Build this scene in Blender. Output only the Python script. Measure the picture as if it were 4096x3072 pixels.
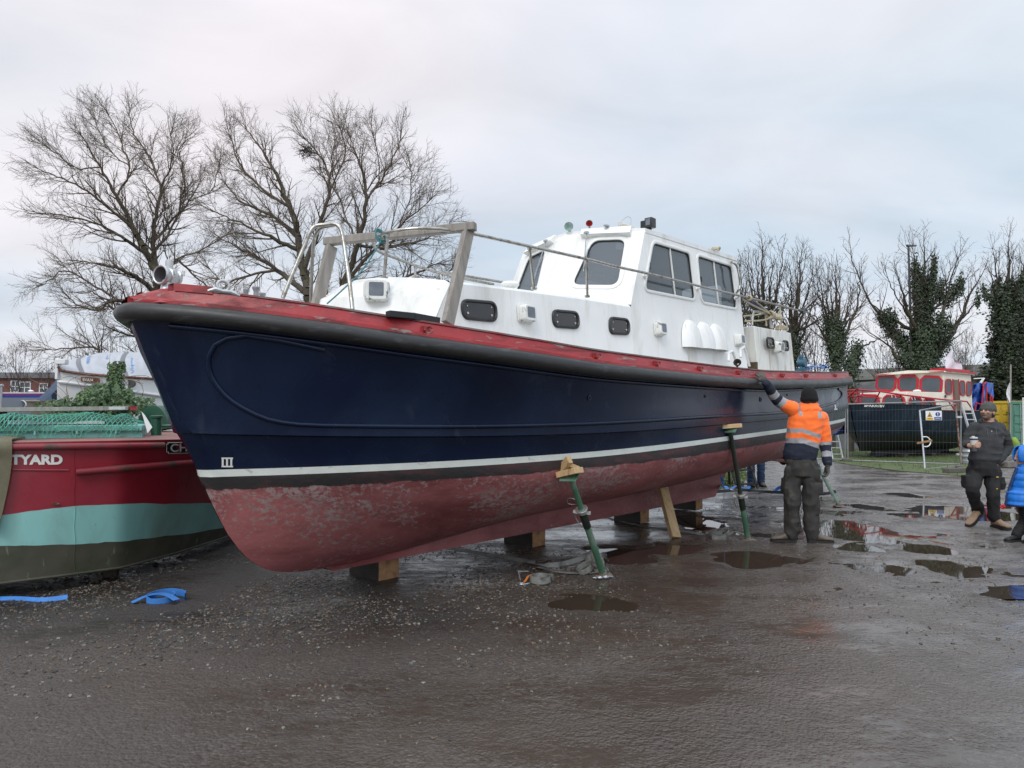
import bpy, bmesh, math, random
import numpy as np
from mathutils import Vector, Matrix, noise
R = math.radians
sc = bpy.context.scene
COL = sc.collection
for o in list(bpy.data.objects): bpy.data.objects.remove(o)

# ---------------------------------------------------------------- camera
FPX = 2840.0; EYE = 1.45; PITCH = math.atan(134 / FPX)
cam = bpy.data.cameras.new("camera"); camo = bpy.data.objects.new("camera", cam); COL.objects.link(camo)
cam.sensor_width = 36.0; cam.lens = 36.0 * FPX / 4096.0
cam.clip_start = 0.05; cam.clip_end = 3000
camo.location = (0, 0, EYE); camo.rotation_euler = (math.pi / 2 + PITCH, 0, 0)
sc.camera = camo
sc.render.resolution_x = 1024; sc.render.resolution_y = 768
# ---------------------------------------------------------------- view, world, sun
sc.view_settings.view_transform = 'Standard'; sc.view_settings.look = 'None'
sc.view_settings.gamma = 1.0; sc.view_settings.exposure = 0.42
sc.view_settings.use_curve_mapping = False
SUN_EL, SUN_AZ = R(42), R(200)     # behind and a little left of the viewer
W = bpy.data.worlds.new("World"); sc.world = W; W.use_nodes = True
def build_world():
    nt = W.node_tree; N = nt.nodes; L = nt.links
    for n in list(N): N.remove(n)
    out = N.new('ShaderNodeOutputWorld'); bg = N.new('ShaderNodeBackground'); bg2 = N.new('ShaderNodeBackground')
    sky = N.new('ShaderNodeTexSky'); sky.sky_type = 'NISHITA'; sky.sun_disc = False
    sky.sun_elevation = SUN_EL; sky.sun_rotation = SUN_AZ
    sky.air_density = 1.0; sky.dust_density = 2.0
    bg.inputs['Strength'].default_value = 0.06
    L.new(sky.outputs[0], bg.inputs['Color'])
    tc = N.new('ShaderNodeTexCoord'); sp = N.new('ShaderNodeSeparateXYZ'); L.new(tc.outputs['Generated'], sp.inputs[0])
    # project the direction on a cloud layer: (x, y) / (z + .18)
    zc = N.new('ShaderNodeMath'); zc.operation = 'MAXIMUM'; L.new(sp.outputs['Z'], zc.inputs[0]); zc.inputs[1].default_value = 0.0
    za = N.new('ShaderNodeMath'); za.operation = 'ADD'; L.new(zc.outputs[0], za.inputs[0]); za.inputs[1].default_value = 0.22
    dx = N.new('ShaderNodeMath'); dx.operation = 'DIVIDE'; L.new(sp.outputs['X'], dx.inputs[0]); L.new(za.outputs[0], dx.inputs[1])
    dy = N.new('ShaderNodeMath'); dy.operation = 'DIVIDE'; L.new(sp.outputs['Y'], dy.inputs[0]); L.new(za.outputs[0], dy.inputs[1])
    cb = N.new('ShaderNodeCombineXYZ'); L.new(dx.outputs[0], cb.inputs[0]); L.new(dy.outputs[0], cb.inputs[1])
    def nz(scale, det, rough, dist, off):
        mp = N.new('ShaderNodeMapping'); mp.inputs['Location'].default_value = off
        mp.inputs['Scale'].default_value = (1, 1.5, 1); L.new(cb.outputs[0], mp.inputs[0])
        n = N.new('ShaderNodeTexNoise'); n.inputs['Scale'].default_value = scale; n.inputs['Detail'].default_value = det
        n.inputs['Roughness'].default_value = rough; n.inputs['Distortion'].default_value = dist
        L.new(mp.outputs[0], n.inputs['Vector']); return n
    n1 = nz(0.75, 6, .48, .35, (3.1, 1.7, 0)); n2 = nz(.55, 3, .4, .2, (9.3, 4.4, 2)); n3 = nz(2.2, 5, .5, .5, (1.3, 7.7, 5))
    r1 = N.new('ShaderNodeValToRGB'); e = r1.color_ramp.elements
    e[0].position = .36; e[0].color = (.50, .575, .66, 1)       # thin, bluish grey
    e[1].position = .64; e[1].color = (.70, .70, .74, 1)       # pale cloud
    L.new(n1.outputs['Fac'], r1.inputs[0])
    r2 = N.new('ShaderNodeValToRGB'); e = r2.color_ramp.elements
    e[0].position = .5; e[0].color = (0, 0, 0, 1); e[1].position = .72; e[1].color = (.75, .75, .75, 1)
    L.new(n2.outputs['Fac'], r2.inputs[0])
    mx = N.new('ShaderNodeMix'); mx.data_type = 'RGBA'; L.new(r2.outputs[0], mx.inputs[0])
    L.new(r1.outputs[0], mx.inputs[6]); mx.inputs[7].default_value = (.80, .735, .755, 1)   # faint warm pink billows
    # small variations
    r3 = N.new('ShaderNodeMapRange'); r3.inputs[1].default_value = .3; r3.inputs[2].default_value = .7
    r3.inputs[3].default_value = .93; r3.inputs[4].default_value = 1.06; L.new(n3.outputs['Fac'], r3.inputs[0])
    # bluer towards the right (east) side of the picture
    rb = N.new('ShaderNodeMapRange'); rb.inputs[1].default_value = -.1; rb.inputs[2].default_value = .7
    rb.inputs[3].default_value = 0; rb.inputs[4].default_value = .35; L.new(sp.outputs['X'], rb.inputs[0])
    mb = N.new('ShaderNodeMix'); mb.data_type = 'RGBA'; mb.blend_type = 'MULTIPLY'; L.new(rb.outputs[0], mb.inputs[0])
    L.new(mx.outputs[2], mb.inputs[6]); mb.inputs[7].default_value = (.84, .98, 1.02, 1)
    # an overcast sky is brighter overhead than at the horizon, and brighter on the sun's side
    zr = N.new('ShaderNodeMapRange'); zr.inputs[1].default_value = .42; zr.inputs[2].default_value = 1.0
    zr.inputs[3].default_value = 1.0; zr.inputs[4].default_value = 1.9; zr.interpolation_type = 'SMOOTHSTEP'
    L.new(sp.outputs['Z'], zr.inputs[0])
    yr = N.new('ShaderNodeMapRange'); yr.inputs[1].default_value = .25; yr.inputs[2].default_value = -.8
    yr.inputs[3].default_value = 1.0; yr.inputs[4].default_value = 1.35; yr.interpolation_type = 'SMOOTHSTEP'
    L.new(sp.outputs['Y'], yr.inputs[0])
    m1 = N.new('ShaderNodeMath'); m1.operation = 'MULTIPLY'; L.new(zr.outputs[0], m1.inputs[0]); L.new(yr.outputs[0], m1.inputs[1])
    m2 = N.new('ShaderNodeMath'); m2.operation = 'MULTIPLY'; L.new(m1.outputs[0], m2.inputs[0]); L.new(r3.outputs[0], m2.inputs[1])
    m3 = N.new('ShaderNodeMath'); m3.operation = 'MULTIPLY'; L.new(m2.outputs[0], m3.inputs[0]); m3.inputs[1].default_value = 1.0
    L.new(mb.outputs[2], bg2.inputs['Color']); L.new(m3.outputs[0], bg2.inputs['Strength'])
    ad = N.new('ShaderNodeMixShader'); ad.inputs[0].default_value = .9
    L.new(bg.outputs[0], ad.inputs[1]); L.new(bg2.outputs[0], ad.inputs[2]); L.new(ad.outputs[0], out.inputs[0])
build_world()
sl = bpy.data.lights.new("sun", 'SUN'); sl.energy = .95; sl.angle = R(22); sl.color = (1.0, .96, .9)
so = bpy.data.objects.new("sun", sl); COL.objects.link(so)
sd = Vector((math.sin(SUN_AZ) * math.cos(SUN_EL), math.cos(SUN_AZ) * math.cos(SUN_EL), math.sin(SUN_EL)))
so.rotation_euler = (-sd).to_track_quat('-Z', 'Y').to_euler()

# ---------------------------------------------------------------- measuring helpers (pixels of the 4096 x 3072 photograph to metres)
def ray(px, py):
    x = (px - 2048) / FPX; y = (1536 - py) / FPX
    return Vector((x, math.cos(PITCH) - y * math.sin(PITCH), math.sin(PITCH) + y * math.cos(PITCH)))
E0 = Vector((0, 0, EYE))
def G(px, py, z=0.0):                       # point of the photograph on the level z
    r = ray(px, py); return E0 + r * ((z - EYE) / r.z)
def D(px, py, d):                           # at the depth d
    r = ray(px, py); return E0 + r * (d / r.y)
def hit(px, py, P0, n):
    r = ray(px, py); return E0 + r * ((P0 - E0).dot(n) / r.dot(n))

# ---------------------------------------------------------------- object helpers
def tag(o, label=None, cat=None, group=None, kind=None):
    if label: o['label'] = label
    if cat: o['category'] = cat
    if group: o['group'] = group
    if kind: o['kind'] = kind
    return o
def empty(name, loc=(0, 0, 0), rz=0, label=None, cat=None, group=None):
    o = bpy.data.objects.new(name, None); COL.objects.link(o); o.location = loc; o.rotation_euler = (0, 0, rz)
    o.empty_display_size = .1
    return tag(o, label, cat, group)
def copy_tree(o, parent=None):
    c = o.copy(); COL.objects.link(c); c.parent = parent
    for ch in list(o.children): copy_tree(ch, c)
    return c
def fr(d):
    d = Vector(d).normalized()
    a = Vector((0, 0, 1)) if abs(d.z) < .9 else Vector((1, 0, 0))
    u = d.cross(a).normalized(); v = d.cross(u).normalized()
    return u, v
class MB:
    def __init__(s): s.v = []; s.f = []; s.m = []
    def add(s, vs, fs, m=0):
        b = len(s.v); s.v += [tuple(x) for x in vs]
        for f in fs: s.f.append(tuple(i + b for i in f)); s.m.append(m)
    def box(s, c, size, rot=None, m=0):
        c = Vector(c); h = Vector(size) / 2; M = rot.to_matrix() if rot is not None and hasattr(rot, 'to_matrix') else (rot or Matrix.Identity(3))
        vs = [c + M @ Vector((x * h.x, y * h.y, z * h.z)) for x in (-1, 1) for y in (-1, 1) for z in (-1, 1)]
        s.add(vs, [(0, 1, 3, 2), (4, 6, 7, 5), (0, 4, 5, 1), (2, 3, 7, 6), (0, 2, 6, 4), (1, 5, 7, 3)], m)
    def beam(s, a, b, w, h, up=(0, 0, 1), m=0):           # a bar from a to b, w wide, h high
        a = Vector(a); b = Vector(b); d = (b - a).normalized(); up = Vector(up)
        x = d.cross(up).normalized(); y = x.cross(d).normalized()
        vs = [p + x * (i * w / 2) + y * (j * h / 2) for p in (a, b) for i in (-1, 1) for j in (-1, 1)]
        s.add(vs, [(0, 1, 3, 2), (4, 6, 7, 5), (0, 4, 5, 1), (2, 3, 7, 6), (0, 2, 6, 4), (1, 5, 7, 3)], m)
    def hexa(s, bot, top, m=0):                            # two loops of equal length
        n = len(bot); s.add(list(bot) + list(top), [tuple(range(n))[::-1], tuple(range(n, 2 * n))] + [(i, (i + 1) % n, n + (i + 1) % n, n + i) for i in range(n)], m)
    def tube(s, pts, r, n=8, closed=False, caps=True, m=0, flat=1.0, up=None):
        pts = [Vector(p) for p in pts]; k = len(pts)
        rs = r if isinstance(r, (list, tuple)) else [r] * k
        rings = []; pu = None
        for i, p in enumerate(pts):
            if closed: d = pts[(i + 1) % k] - pts[i - 1]
            else: d = pts[min(i + 1, k - 1)] - pts[max(i - 1, 0)]
            if d.length < 1e-9: d = Vector((0, 0, 1))
            d.normalize()
            if up is not None: u = d.cross(Vector(up)).normalized()
            elif pu is None: u = fr(d)[0]
            else: u = (pu - d * pu.dot(d)); u = u.normalized() if u.length > 1e-6 else fr(d)[0]
            pu = u; v = d.cross(u)
            rings.append([p + (u * math.cos(2 * math.pi * j / n) + v * flat * math.sin(2 * math.pi * j / n)) * rs[i] for j in range(n)])
        vs = [q for ring in rings for q in ring]; fs = []
        for i in range(k if closed else k - 1):
            a = i * n; b = ((i + 1) % k) * n
            fs += [(a + j, a + (j + 1) % n, b + (j + 1) % n, b + j) for j in range(n)]
        if caps and not closed: fs += [tuple(range(n))[::-1], tuple(range((k - 1) * n, k * n))]
        s.add(vs, fs, m)
    def cyl(s, a, b, r, r2=None, n=12, m=0): s.tube([a, b], [r, r if r2 is None else r2], n, m=m)
    def ell(s, c, rad, n=12, k=8, rot=None, m=0):
        c = Vector(c); M = rot or Matrix.Identity(3); vs = []
        for i in range(k + 1):
            th = math.pi * i / k
            for j in range(n):
                ph = 2 * math.pi * j / n
                vs.append(c + M @ Vector((rad[0] * math.sin(th) * math.cos(ph), rad[1] * math.sin(th) * math.sin(ph), rad[2] * math.cos(th))))
        s.add(vs, [(i * n + j, (i + 1) * n + j, (i + 1) * n + (j + 1) % n, i * n + (j + 1) % n) for i in range(k) for j in range(n)], m)
    def lathe(s, a, axis, prof, n=16, m=0):                # prof: (distance along axis, radius)
        a = Vector(a); axis = Vector(axis).normalized(); u, v = fr(axis); s.grid([[a + axis * t + (u * math.cos(2 * math.pi * j / n) + v * math.sin(2 * math.pi * j / n)) * max(r, 1e-4) for j in range(n)] for t, r in prof], m, closed=True)
    def grid(s, rows, m=0, mf=None, closed=False):
        nr = len(rows); nc = len(rows[0]); b = len(s.v); s.v += [tuple(p) for r_ in rows for p in r_]
        for i in range(nr - 1):
            for j in range(nc if closed else nc - 1):
                s.f.append((b + i * nc + j, b + i * nc + (j + 1) % nc, b + (i + 1) * nc + (j + 1) % nc, b + (i + 1) * nc + j))
                s.m.append(mf(i, j) if mf else m)
    def ribbon(s, pts, w, th=.004, up=(0, 0, 1), m=0):     # a flat strap, width across its run
        pts = [Vector(p) for p in pts]; k = len(pts); rows = []
        for i, p in enumerate(pts):
            d = (pts[min(i + 1, k - 1)] - pts[max(i - 1, 0)]).normalized()
            u = up[i] if isinstance(up, list) else Vector(up)
            x = d.cross(Vector(u)).normalized(); y = x.cross(d).normalized()
            rows.append([p + x * w / 2 + y * th / 2, p - x * w / 2 + y * th / 2, p - x * w / 2 - y * th / 2, p + x * w / 2 - y * th / 2])
        s.grid(rows, m, closed=True); n = len(s.v)
        s.f += [(n - 4, n - 3, n - 2, n - 1), (n - 4 * k + 3, n - 4 * k + 2, n - 4 * k + 1, n - 4 * k)]; s.m += [m, m]
    def build(s, name, mats, parent=None, smooth=40, bevel=0, fixn=True, label=None):
        me = bpy.data.meshes.new(name); me.from_pydata(s.v, [], s.f)
        if not isinstance(mats, (list, tuple)): mats = [mats]
        for m in mats: me.materials.append(m)
        if len(mats) > 1: me.polygons.foreach_set('material_index', s.m)
        if fixn:
            bm = bmesh.new(); bm.from_mesh(me); bmesh.ops.recalc_face_normals(bm, faces=bm.faces); bm.to_mesh(me); bm.free()
        if smooth:
            me.polygons.foreach_set('use_smooth', [True] * len(me.polygons)); me.set_sharp_from_angle(angle=R(smooth))
        me.update()
        o = bpy.data.objects.new(name, me); COL.objects.link(o); o.parent = parent
        if bevel:
            b = o.modifiers.new('bevel', 'BEVEL'); b.width = bevel; b.segments = 2; b.limit_method = 'ANGLE'; b.angle_limit = R(40)
        if label: o['label'] = label
        return o
def rrect(c, hw, hh, r, n=5):                              # rounded rectangle loop in 2D
    out = []
    for sx, sy, a0 in ((1, 1, 0), (-1, 1, 90), (-1, -1, 180), (1, -1, 270)):
        for i in range(n + 1):
            a = R(a0 + 90 * i / n); out.append((c[0] + sx * (hw - r) + r * math.cos(a), c[1] + sy * (hh - r) + r * math.sin(a)))
    return out
def rquad(q, r, n=5):                                      # round the corners of a 3D quad
    out = []; k = len(q)
    for i in range(k):
        p = Vector(q[i]); a = Vector(q[i - 1]) - p; b = Vector(q[(i + 1) % k]) - p
        a = a.normalized() * r; b = b.normalized() * r
        for j in range(n + 1):
            t = j / n; out.append(p + a * (1 - t) ** 2 + b * t ** 2)
    return out
def inset(loop, d, nrm):
    c = sum((Vector(p) for p in loop), Vector()) / len(loop); out = []
    k = len(loop)
    for i in range(k):
        p = Vector(loop[i]); t = (Vector(loop[(i + 1) % k]) - Vector(loop[i - 1])).normalized(); s = nrm.cross(t).normalized()
        if s.dot(c - p) < 0: s = -s
        out.append(p + s * d)
    return out
def ring_mb(mb, loop, nrm, w, out_, back=.0, m=0):         # a frame round a loop: w wide outward, out_ proud of the wall
    inn = [Vector(p) for p in loop]; ext = inset(loop, -w, nrm)
    rows = [[p - nrm * back for p in ext], [p + nrm * out_ * .75 for p in ext], [p + nrm * out_ for p in inset(loop, -w * .75, nrm)],
            [p + nrm * out_ for p in inset(loop, -w * .25, nrm)], [p + nrm * out_ * .6 for p in inn], [p - nrm * back for p in inn]]
    mb.grid(rows, m, closed=True)
def holed(mb, outer, holes, m=0):                          # planar wall with openings
    bm = bmesh.new(); es = []
    for lp in [outer] + holes:
        vs = [bm.verts.new(p) for p in lp]
        es += [bm.edges.new((vs[i], vs[(i + 1) % len(vs)])) for i in range(len(vs))]
    bmesh.ops.triangle_fill(bm, use_beauty=True, edges=es)
    bm.verts.index_update(); mb.add([v.co.copy() for v in bm.verts], [tuple(v.index for v in f.verts) for f in bm.faces], m); bm.free()
def remeshed(mb, voxel, disp=None, smooth=2):              # one continuous skin round the shapes collected in mb
    me = bpy.data.meshes.new('tmp'); me.from_pydata(mb.v, [], mb.f)
    bm = bmesh.new(); bm.from_mesh(me); bmesh.ops.recalc_face_normals(bm, faces=bm.faces); bm.to_mesh(me); bm.free()
    o = bpy.data.objects.new('tmp', me); COL.objects.link(o)
    r = o.modifiers.new('r', 'REMESH'); r.mode = 'VOXEL'; r.voxel_size = voxel; r.use_smooth_shade = True
    if smooth:
        s_ = o.modifiers.new('s', 'SMOOTH'); s_.iterations = smooth; s_.factor = .5
    dg = bpy.context.evaluated_depsgraph_get(); dg.update()
    m2 = bpy.data.meshes.new_from_object(o.evaluated_get(dg)); bpy.data.objects.remove(o); bpy.data.meshes.remove(me)
    m2.materials.clear()
    if disp:
        nv = len(m2.vertices); ns = [v.normal.copy() for v in m2.vertices]
        for v, n in zip(m2.vertices, ns): v.co += n * disp(v.co)
    m2.polygons.foreach_set('use_smooth', [True] * len(m2.polygons)); m2.update()
    return m2
def link_mesh(name, me, mats, parent=None, pick=None):
    for m in mats: me.materials.append(m)
    if pick:
        me.polygons.foreach_set('material_index', [pick(p.center) for p in me.polygons])
    o = bpy.data.objects.new(name, me); COL.objects.link(o); o.parent = parent; return o
def text_loops(s, spacing=1.0, bold=0.0, sx=1.0):          # the glyph faces of a word, height of capitals about 1
    cu = bpy.data.curves.new('t', 'FONT'); cu.body = s; cu.size = 1.43; cu.offset = bold; cu.space_character = spacing; cu.resolution_u = 4
    o = bpy.data.objects.new('t', cu); COL.objects.link(o); dg = bpy.context.evaluated_depsgraph_get(); dg.update()
    me = bpy.data.meshes.new_from_object(o.evaluated_get(dg)); bpy.data.objects.remove(o)
    vs = [(v.co.x * sx, v.co.y) for v in me.vertices]; fs = [tuple(p.vertices) for p in me.polygons]; bpy.data.meshes.remove(me)
    return vs, fs
def text_on(name, s, org, ux, uy, h, mat, parent=None, fn=None, **k):   # lay a word on a surface; ux, uy unit vectors
    vs, fs = text_loops(s, **k); mb = MB()
    if fn: mb.add([fn(x * h, y * h) for x, y in vs], fs)
    else: mb.add([Vector(org) + Vector(ux) * x * h + Vector(uy) * y * h for x, y in vs], fs)
    return mb.build(name, mat, parent, smooth=0, fixn=False)
# ---------------------------------------------------------------- materials
def mk(name, col, rough=.5, metal=0, var=.12, vscale=3, bump=0, bscale=30, layers=(), spec=.5, coat=0, rvar=.0, bdist=.01, stretch=(1, 1, 1), emis=None, alpha=None, sheen=0, coord='Object'):
    """layers: (colour, scale, threshold, softness, stretch, rough or None) laid over the base by noise."""
    m = bpy.data.materials.new(name); m.use_nodes = True; nt = m.node_tree; N = nt.nodes; L = nt.links
    b = N['Principled BSDF']; b.inputs['Metallic'].default_value = metal; b.inputs['Specular IOR Level'].default_value = spec
    b.inputs['Coat Weight'].default_value = coat; b.inputs['Coat Roughness'].default_value = .12
    if sheen: b.inputs['Sheen Weight'].default_value = sheen
    tc = N.new('ShaderNodeTexCoord')
    def noise_(scale, st, det=6, dist=.2, off=0):
        mp = N.new('ShaderNodeMapping'); mp.inputs['Scale'].default_value = st; mp.inputs['Location'].default_value = (off, off * .7, off * .3)
        L.new(tc.outputs[coord], mp.inputs[0]); n = N.new('ShaderNodeTexNoise'); n.inputs['Scale'].default_value = scale
        n.inputs['Detail'].default_value = det; n.inputs['Roughness'].default_value = .6; n.inputs['Distortion'].default_value = dist
        L.new(mp.outputs[0], n.inputs['Vector']); return n
    n = noise_(vscale, stretch); mr = N.new('ShaderNodeMapRange'); mr.inputs[1].default_value = .25; mr.inputs[2].default_value = .75
    mr.inputs[3].default_value = 1 - var; mr.inputs[4].default_value = 1 + var; L.new(n.outputs['Fac'], mr.inputs[0])
    hv = N.new('ShaderNodeVectorMath'); hv.operation = 'SCALE'; hv.inputs[0].default_value = col[:3]; L.new(mr.outputs[0], hv.inputs['Scale'])
    cur = hv.outputs[0]; rc = None
    rb = N.new('ShaderNodeMapRange'); rb.inputs[3].default_value = max(.02, rough - rvar); rb.inputs[4].default_value = min(1, rough + rvar)
    rb.inputs[1].default_value = .3; rb.inputs[2].default_value = .7; L.new(n.outputs['Fac'], rb.inputs[0]); rc = rb.outputs[0]
    for k, ly in enumerate(layers):
        c2, s2, th, soft, st, r2 = ly
        n2 = noise_(s2, st, det=9, dist=.5, off=3.3 + 7 * k); a = N.new('ShaderNodeMapRange')
        a.inputs[1].default_value = th - soft; a.inputs[2].default_value = th + soft; L.new(n2.outputs['Fac'], a.inputs[0])
        mx = N.new('ShaderNodeMix'); mx.data_type = 'RGBA'; L.new(a.outputs[0], mx.inputs[0]); L.new(cur, mx.inputs[6]); mx.inputs[7].default_value = (*c2[:3], 1)
        cur = mx.outputs[2]
        if r2 is not None:
            mf = N.new('ShaderNodeMix'); L.new(a.outputs[0], mf.inputs[0]); L.new(rc, mf.inputs[2]); mf.inputs[3].default_value = r2; rc = mf.outputs[0]
    L.new(cur, b.inputs['Base Color']); L.new(rc, b.inputs['Roughness'])
    if bump:
        nb = noise_(bscale, stretch, det=5); bp = N.new('ShaderNodeBump'); bp.inputs['Strength'].default_value = bump; bp.inputs['Distance'].default_value = bdist
        L.new(nb.outputs['Fac'], bp.inputs['Height']); L.new(bp.outputs[0], b.inputs['Normal'])
    if emis: b.inputs['Emission Color'].default_value = (*emis, 1); b.inputs['Emission Strength'].default_value = 1
    return m
def glass(name, tint, a=.5, rough=.03):                 # a thin pane: part mirror, part see-through tint
    m = bpy.data.materials.new(name); m.use_nodes = True; nt = m.node_tree; N = nt.nodes; L = nt.links
    for n in list(N): N.remove(n)
    out = N.new('ShaderNodeOutputMaterial'); tr = N.new('ShaderNodeBsdfTransparent'); tr.inputs[0].default_value = (*tint, 1)
    gl = N.new('ShaderNodeBsdfGlossy'); gl.inputs['Roughness'].default_value = rough; gl.inputs[0].default_value = (.9, .95, 1, 1)
    df = N.new('ShaderNodeBsdfDiffuse'); df.inputs[0].default_value = (.12, .145, .16, 1)
    fz = N.new('ShaderNodeLayerWeight'); fz.inputs[0].default_value = .5; pw = N.new('ShaderNodeMath'); pw.operation = 'POWER'; L.new(fz.outputs['Facing'], pw.inputs[0]); pw.inputs[1].default_value = 4.0
    m1 = N.new('ShaderNodeMixShader'); m1.inputs[0].default_value = a; L.new(tr.outputs[0], m1.inputs[1]); L.new(df.outputs[0], m1.inputs[2])
    ma = N.new('ShaderNodeMath'); ma.operation = 'MULTIPLY_ADD'; ma.inputs[1].default_value = .6; ma.inputs[2].default_value = .07; L.new(pw.outputs[0], ma.inputs[0])
    m2 = N.new('ShaderNodeMixShader'); L.new(ma.outputs[0], m2.inputs[0]); L.new(m1.outputs[0], m2.inputs[1]); L.new(gl.outputs[0], m2.inputs[2])
    L.new(m2.outputs[0], out.inputs[0]); return m
I3 = (1, 1, 1)
M = {}
M['navy'] = mk('navy_hull_paint', (.0014, .0072, .028), .22, var=.25, vscale=1.4, rvar=.07, bump=.10, bscale=2.2, bdist=.03, spec=.35, layers=[((.005, .016, .044), 1.3, .60, .12, (1, 1, 1), .34), ((.012, .022, .045), 9, .66, .06, (.5, 1, .22), .45), ((.05, .065, .09), 5, .775, .02, (.6, 1, 2), .6)])
M['boot'] = mk('white_boot_stripe', (.62, .66, .62), .5, var=.08, vscale=9, layers=[((.3, .3, .27), 12, .66, .06, (.5, 1, 1), None)])
M['band'] = mk('scraped_black_band', (.022, .022, .023), .6, var=.3, vscale=6, layers=[((.10, .035, .035), 3, .62, .06, (.5, 1, 2.2), None)])
def anti_mat():     # faded red bottom paint, flaked through to a pale grey; black scraped band just under the stripe
    m = mk('red_antifouling', (.32, .105, .105), .6, var=.22, vscale=1.6, bump=.4, bscale=14, bdist=.015, layers=[((.17, .042, .046), 1.6, .56, .12, (.7, 1, 1.8), .6)])
    nt = m.node_tree; N = nt.nodes; L = nt.links; b = N['Principled BSDF']; tc = N.new('ShaderNodeTexCoord')
    def nz(s, st, off, det=10, ro=.68):
        mp = N.new('ShaderNodeMapping'); mp.inputs['Scale'].default_value = st; mp.inputs['Location'].default_value = (off, off, off); L.new(tc.outputs['Object'], mp.inputs[0])
        n = N.new('ShaderNodeTexNoise'); n.inputs['Scale'].default_value = s; n.inputs['Detail'].default_value = det; n.inputs['Roughness'].default_value = ro; n.inputs['Distortion'].default_value = .3; L.new(mp.outputs[0], n.inputs['Vector']); return n.outputs['Fac']
    def mth(op, *a):
        n = N.new('ShaderNodeMath'); n.operation = op
        for i, x in enumerate(a):
            if isinstance(x, (int, float)): n.inputs[i].default_value = x
            else: L.new(x, n.inputs[i])
        return n.outputs[0]
    def rmp(src, a, b_, c=0, d=1):
        r = N.new('ShaderNodeMapRange'); r.inputs[1].default_value = a; r.inputs[2].default_value = b_; r.inputs[3].default_value = c; r.inputs[4].default_value = d; L.new(src, r.inputs[0]); return r.outputs[0]
    sp = N.new('ShaderNodeSeparateXYZ'); L.new(tc.outputs['Object'], sp.inputs[0]); t = mth('ADD', sp.outputs['X'], 1.8)
    h = mth('SUBTRACT', sp.outputs['Z'], mth('ADD', mth('MULTIPLY', t, .0205), mth('MULTIPLY', mth('MULTIPLY', t, t), .0012))); h = mth('SUBTRACT', h, 1.085)
    big = nz(1.5, (.8, 1, 1.2), 2, 4, .5); fine = nz(26, (.8, 1, 1.1), 7, 12, .72)
    hi = rmp(h, -.75, -.18, -.04, .035)            # more of it has gone near the waterline
    f = mth('ADD', mth('ADD', mth('MULTIPLY', big, .40), mth('MULTIPLY', fine, .67)), hi); pale = rmp(f, .578, .625)
    base = b.inputs['Base Color'].links[0].from_socket
    pc = N.new('ShaderNodeMix'); pc.data_type = 'RGBA'; L.new(rmp(nz(9, (1, 1, 1), 4), .4, .6), pc.inputs[0]); pc.inputs[6].default_value = (.33, .25, .24, 1); pc.inputs[7].default_value = (.26, .16, .155, 1)
    mx = N.new('ShaderNodeMix'); mx.data_type = 'RGBA'; L.new(pale, mx.inputs[0]); L.new(base, mx.inputs[6]); L.new(pc.outputs[2], mx.inputs[7])
    hb = mth('ADD', h, mth('MULTIPLY', mth('SUBTRACT', nz(7, (.6, 1, 1), 5, 6), .5), .07)); bd = rmp(hb, -.148, -.140); bn = N.new('ShaderNodeMix'); bn.data_type = 'RGBA'; L.new(rmp(nz(4, (.4, 1, 2), 9), .5, .68), bn.inputs[0]); bn.inputs[6].default_value = (.026, .024, .025, 1); bn.inputs[7].default_value = (.085, .032, .033, 1)
    m2 = N.new('ShaderNodeMix'); m2.data_type = 'RGBA'; L.new(bd, m2.inputs[0]); L.new(mx.outputs[2], m2.inputs[6]); L.new(bn.outputs[2], m2.inputs[7]); L.new(m2.outputs[2], b.inputs['Base Color']); return m
M['anti'] = anti_mat()
M['rubber'] = mk('black_rubber_fender', (.021, .021, .022), .42, var=.3, vscale=5, bump=.15, bscale=14, rvar=.1, layers=[((.075, .078, .08), 6, .66, .10, (1, 1, 4), .6), ((.4, .4, .38), 60, .78, .01, I3, .8)])
M['redpaint'] = mk('flaking_red_rail_paint', (.30, .022, .026), .42, var=.25, vscale=4, bump=.4, bscale=25, bdist=.006, layers=[((.15, .012, .015), 5, .57, .05, (.35, 1, 2), .5), ((.24, .21, .19), 9, .615, .015, (.35, 1, 2.5), .9)])
M['railcap'] = mk('worn_rail_capping', (.17, .05, .05), .7, var=.3, vscale=5, bump=.5, bscale=22, bdist=.006, layers=[((.17, .155, .145), 5, .50, .05, (.3, 1, 2), .85), ((.26, .03, .035), 4, .62, .04, (.3, 1, 2), .5)])
M['gel'] = mk('white_gelcoat', (.80, .81, .80), .38, var=.05, vscale=2, bump=.08, bscale=2.5, bdist=.02, rvar=.08, layers=[((.58, .57, .52), 2.2, .62, .14, (1.6, 1.6, .35), .6), ((.50, .44, .34), 5, .70, .07, (2.6, 2.6, .22), .6), ((.20, .19, .16), 26, .765, .02, (1, 1, .6), .8)])
M['gelworn'] = mk('stained_white_gelcoat', (.70, .70, .66), .5, var=.08, vscale=3, bump=.1, bscale=5, layers=[((.33, .30, .22), 3.5, .60, .12, (2, 2, .35), .7), ((.10, .085, .05), 9, .70, .04, (1.4, 1.4, .5), .8)])
M['whitefit'] = mk('white_fitting', (.74, .75, .73), .4, var=.06, layers=[((.10, .10, .08), 30, .72, .03, I3, .8)])
M['grimefit'] = mk('grimy_white_fitting', (.70, .71, .68), .5, var=.1, vscale=12, bump=.2, bscale=20, layers=[((.09, .085, .07), 16, .62, .05, (1, 1, .7), .8)])
M['deck'] = mk('pale_deck_paint', (.42, .43, .40), .7, var=.2, vscale=4, bump=.3, bscale=50)
M['glass'] = glass('cabin_glass', (.42, .46, .48), .55)
M['port'] = mk('dark_port_glass', (.030, .026, .027), .08, var=.2, vscale=6, spec=.6)
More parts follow.
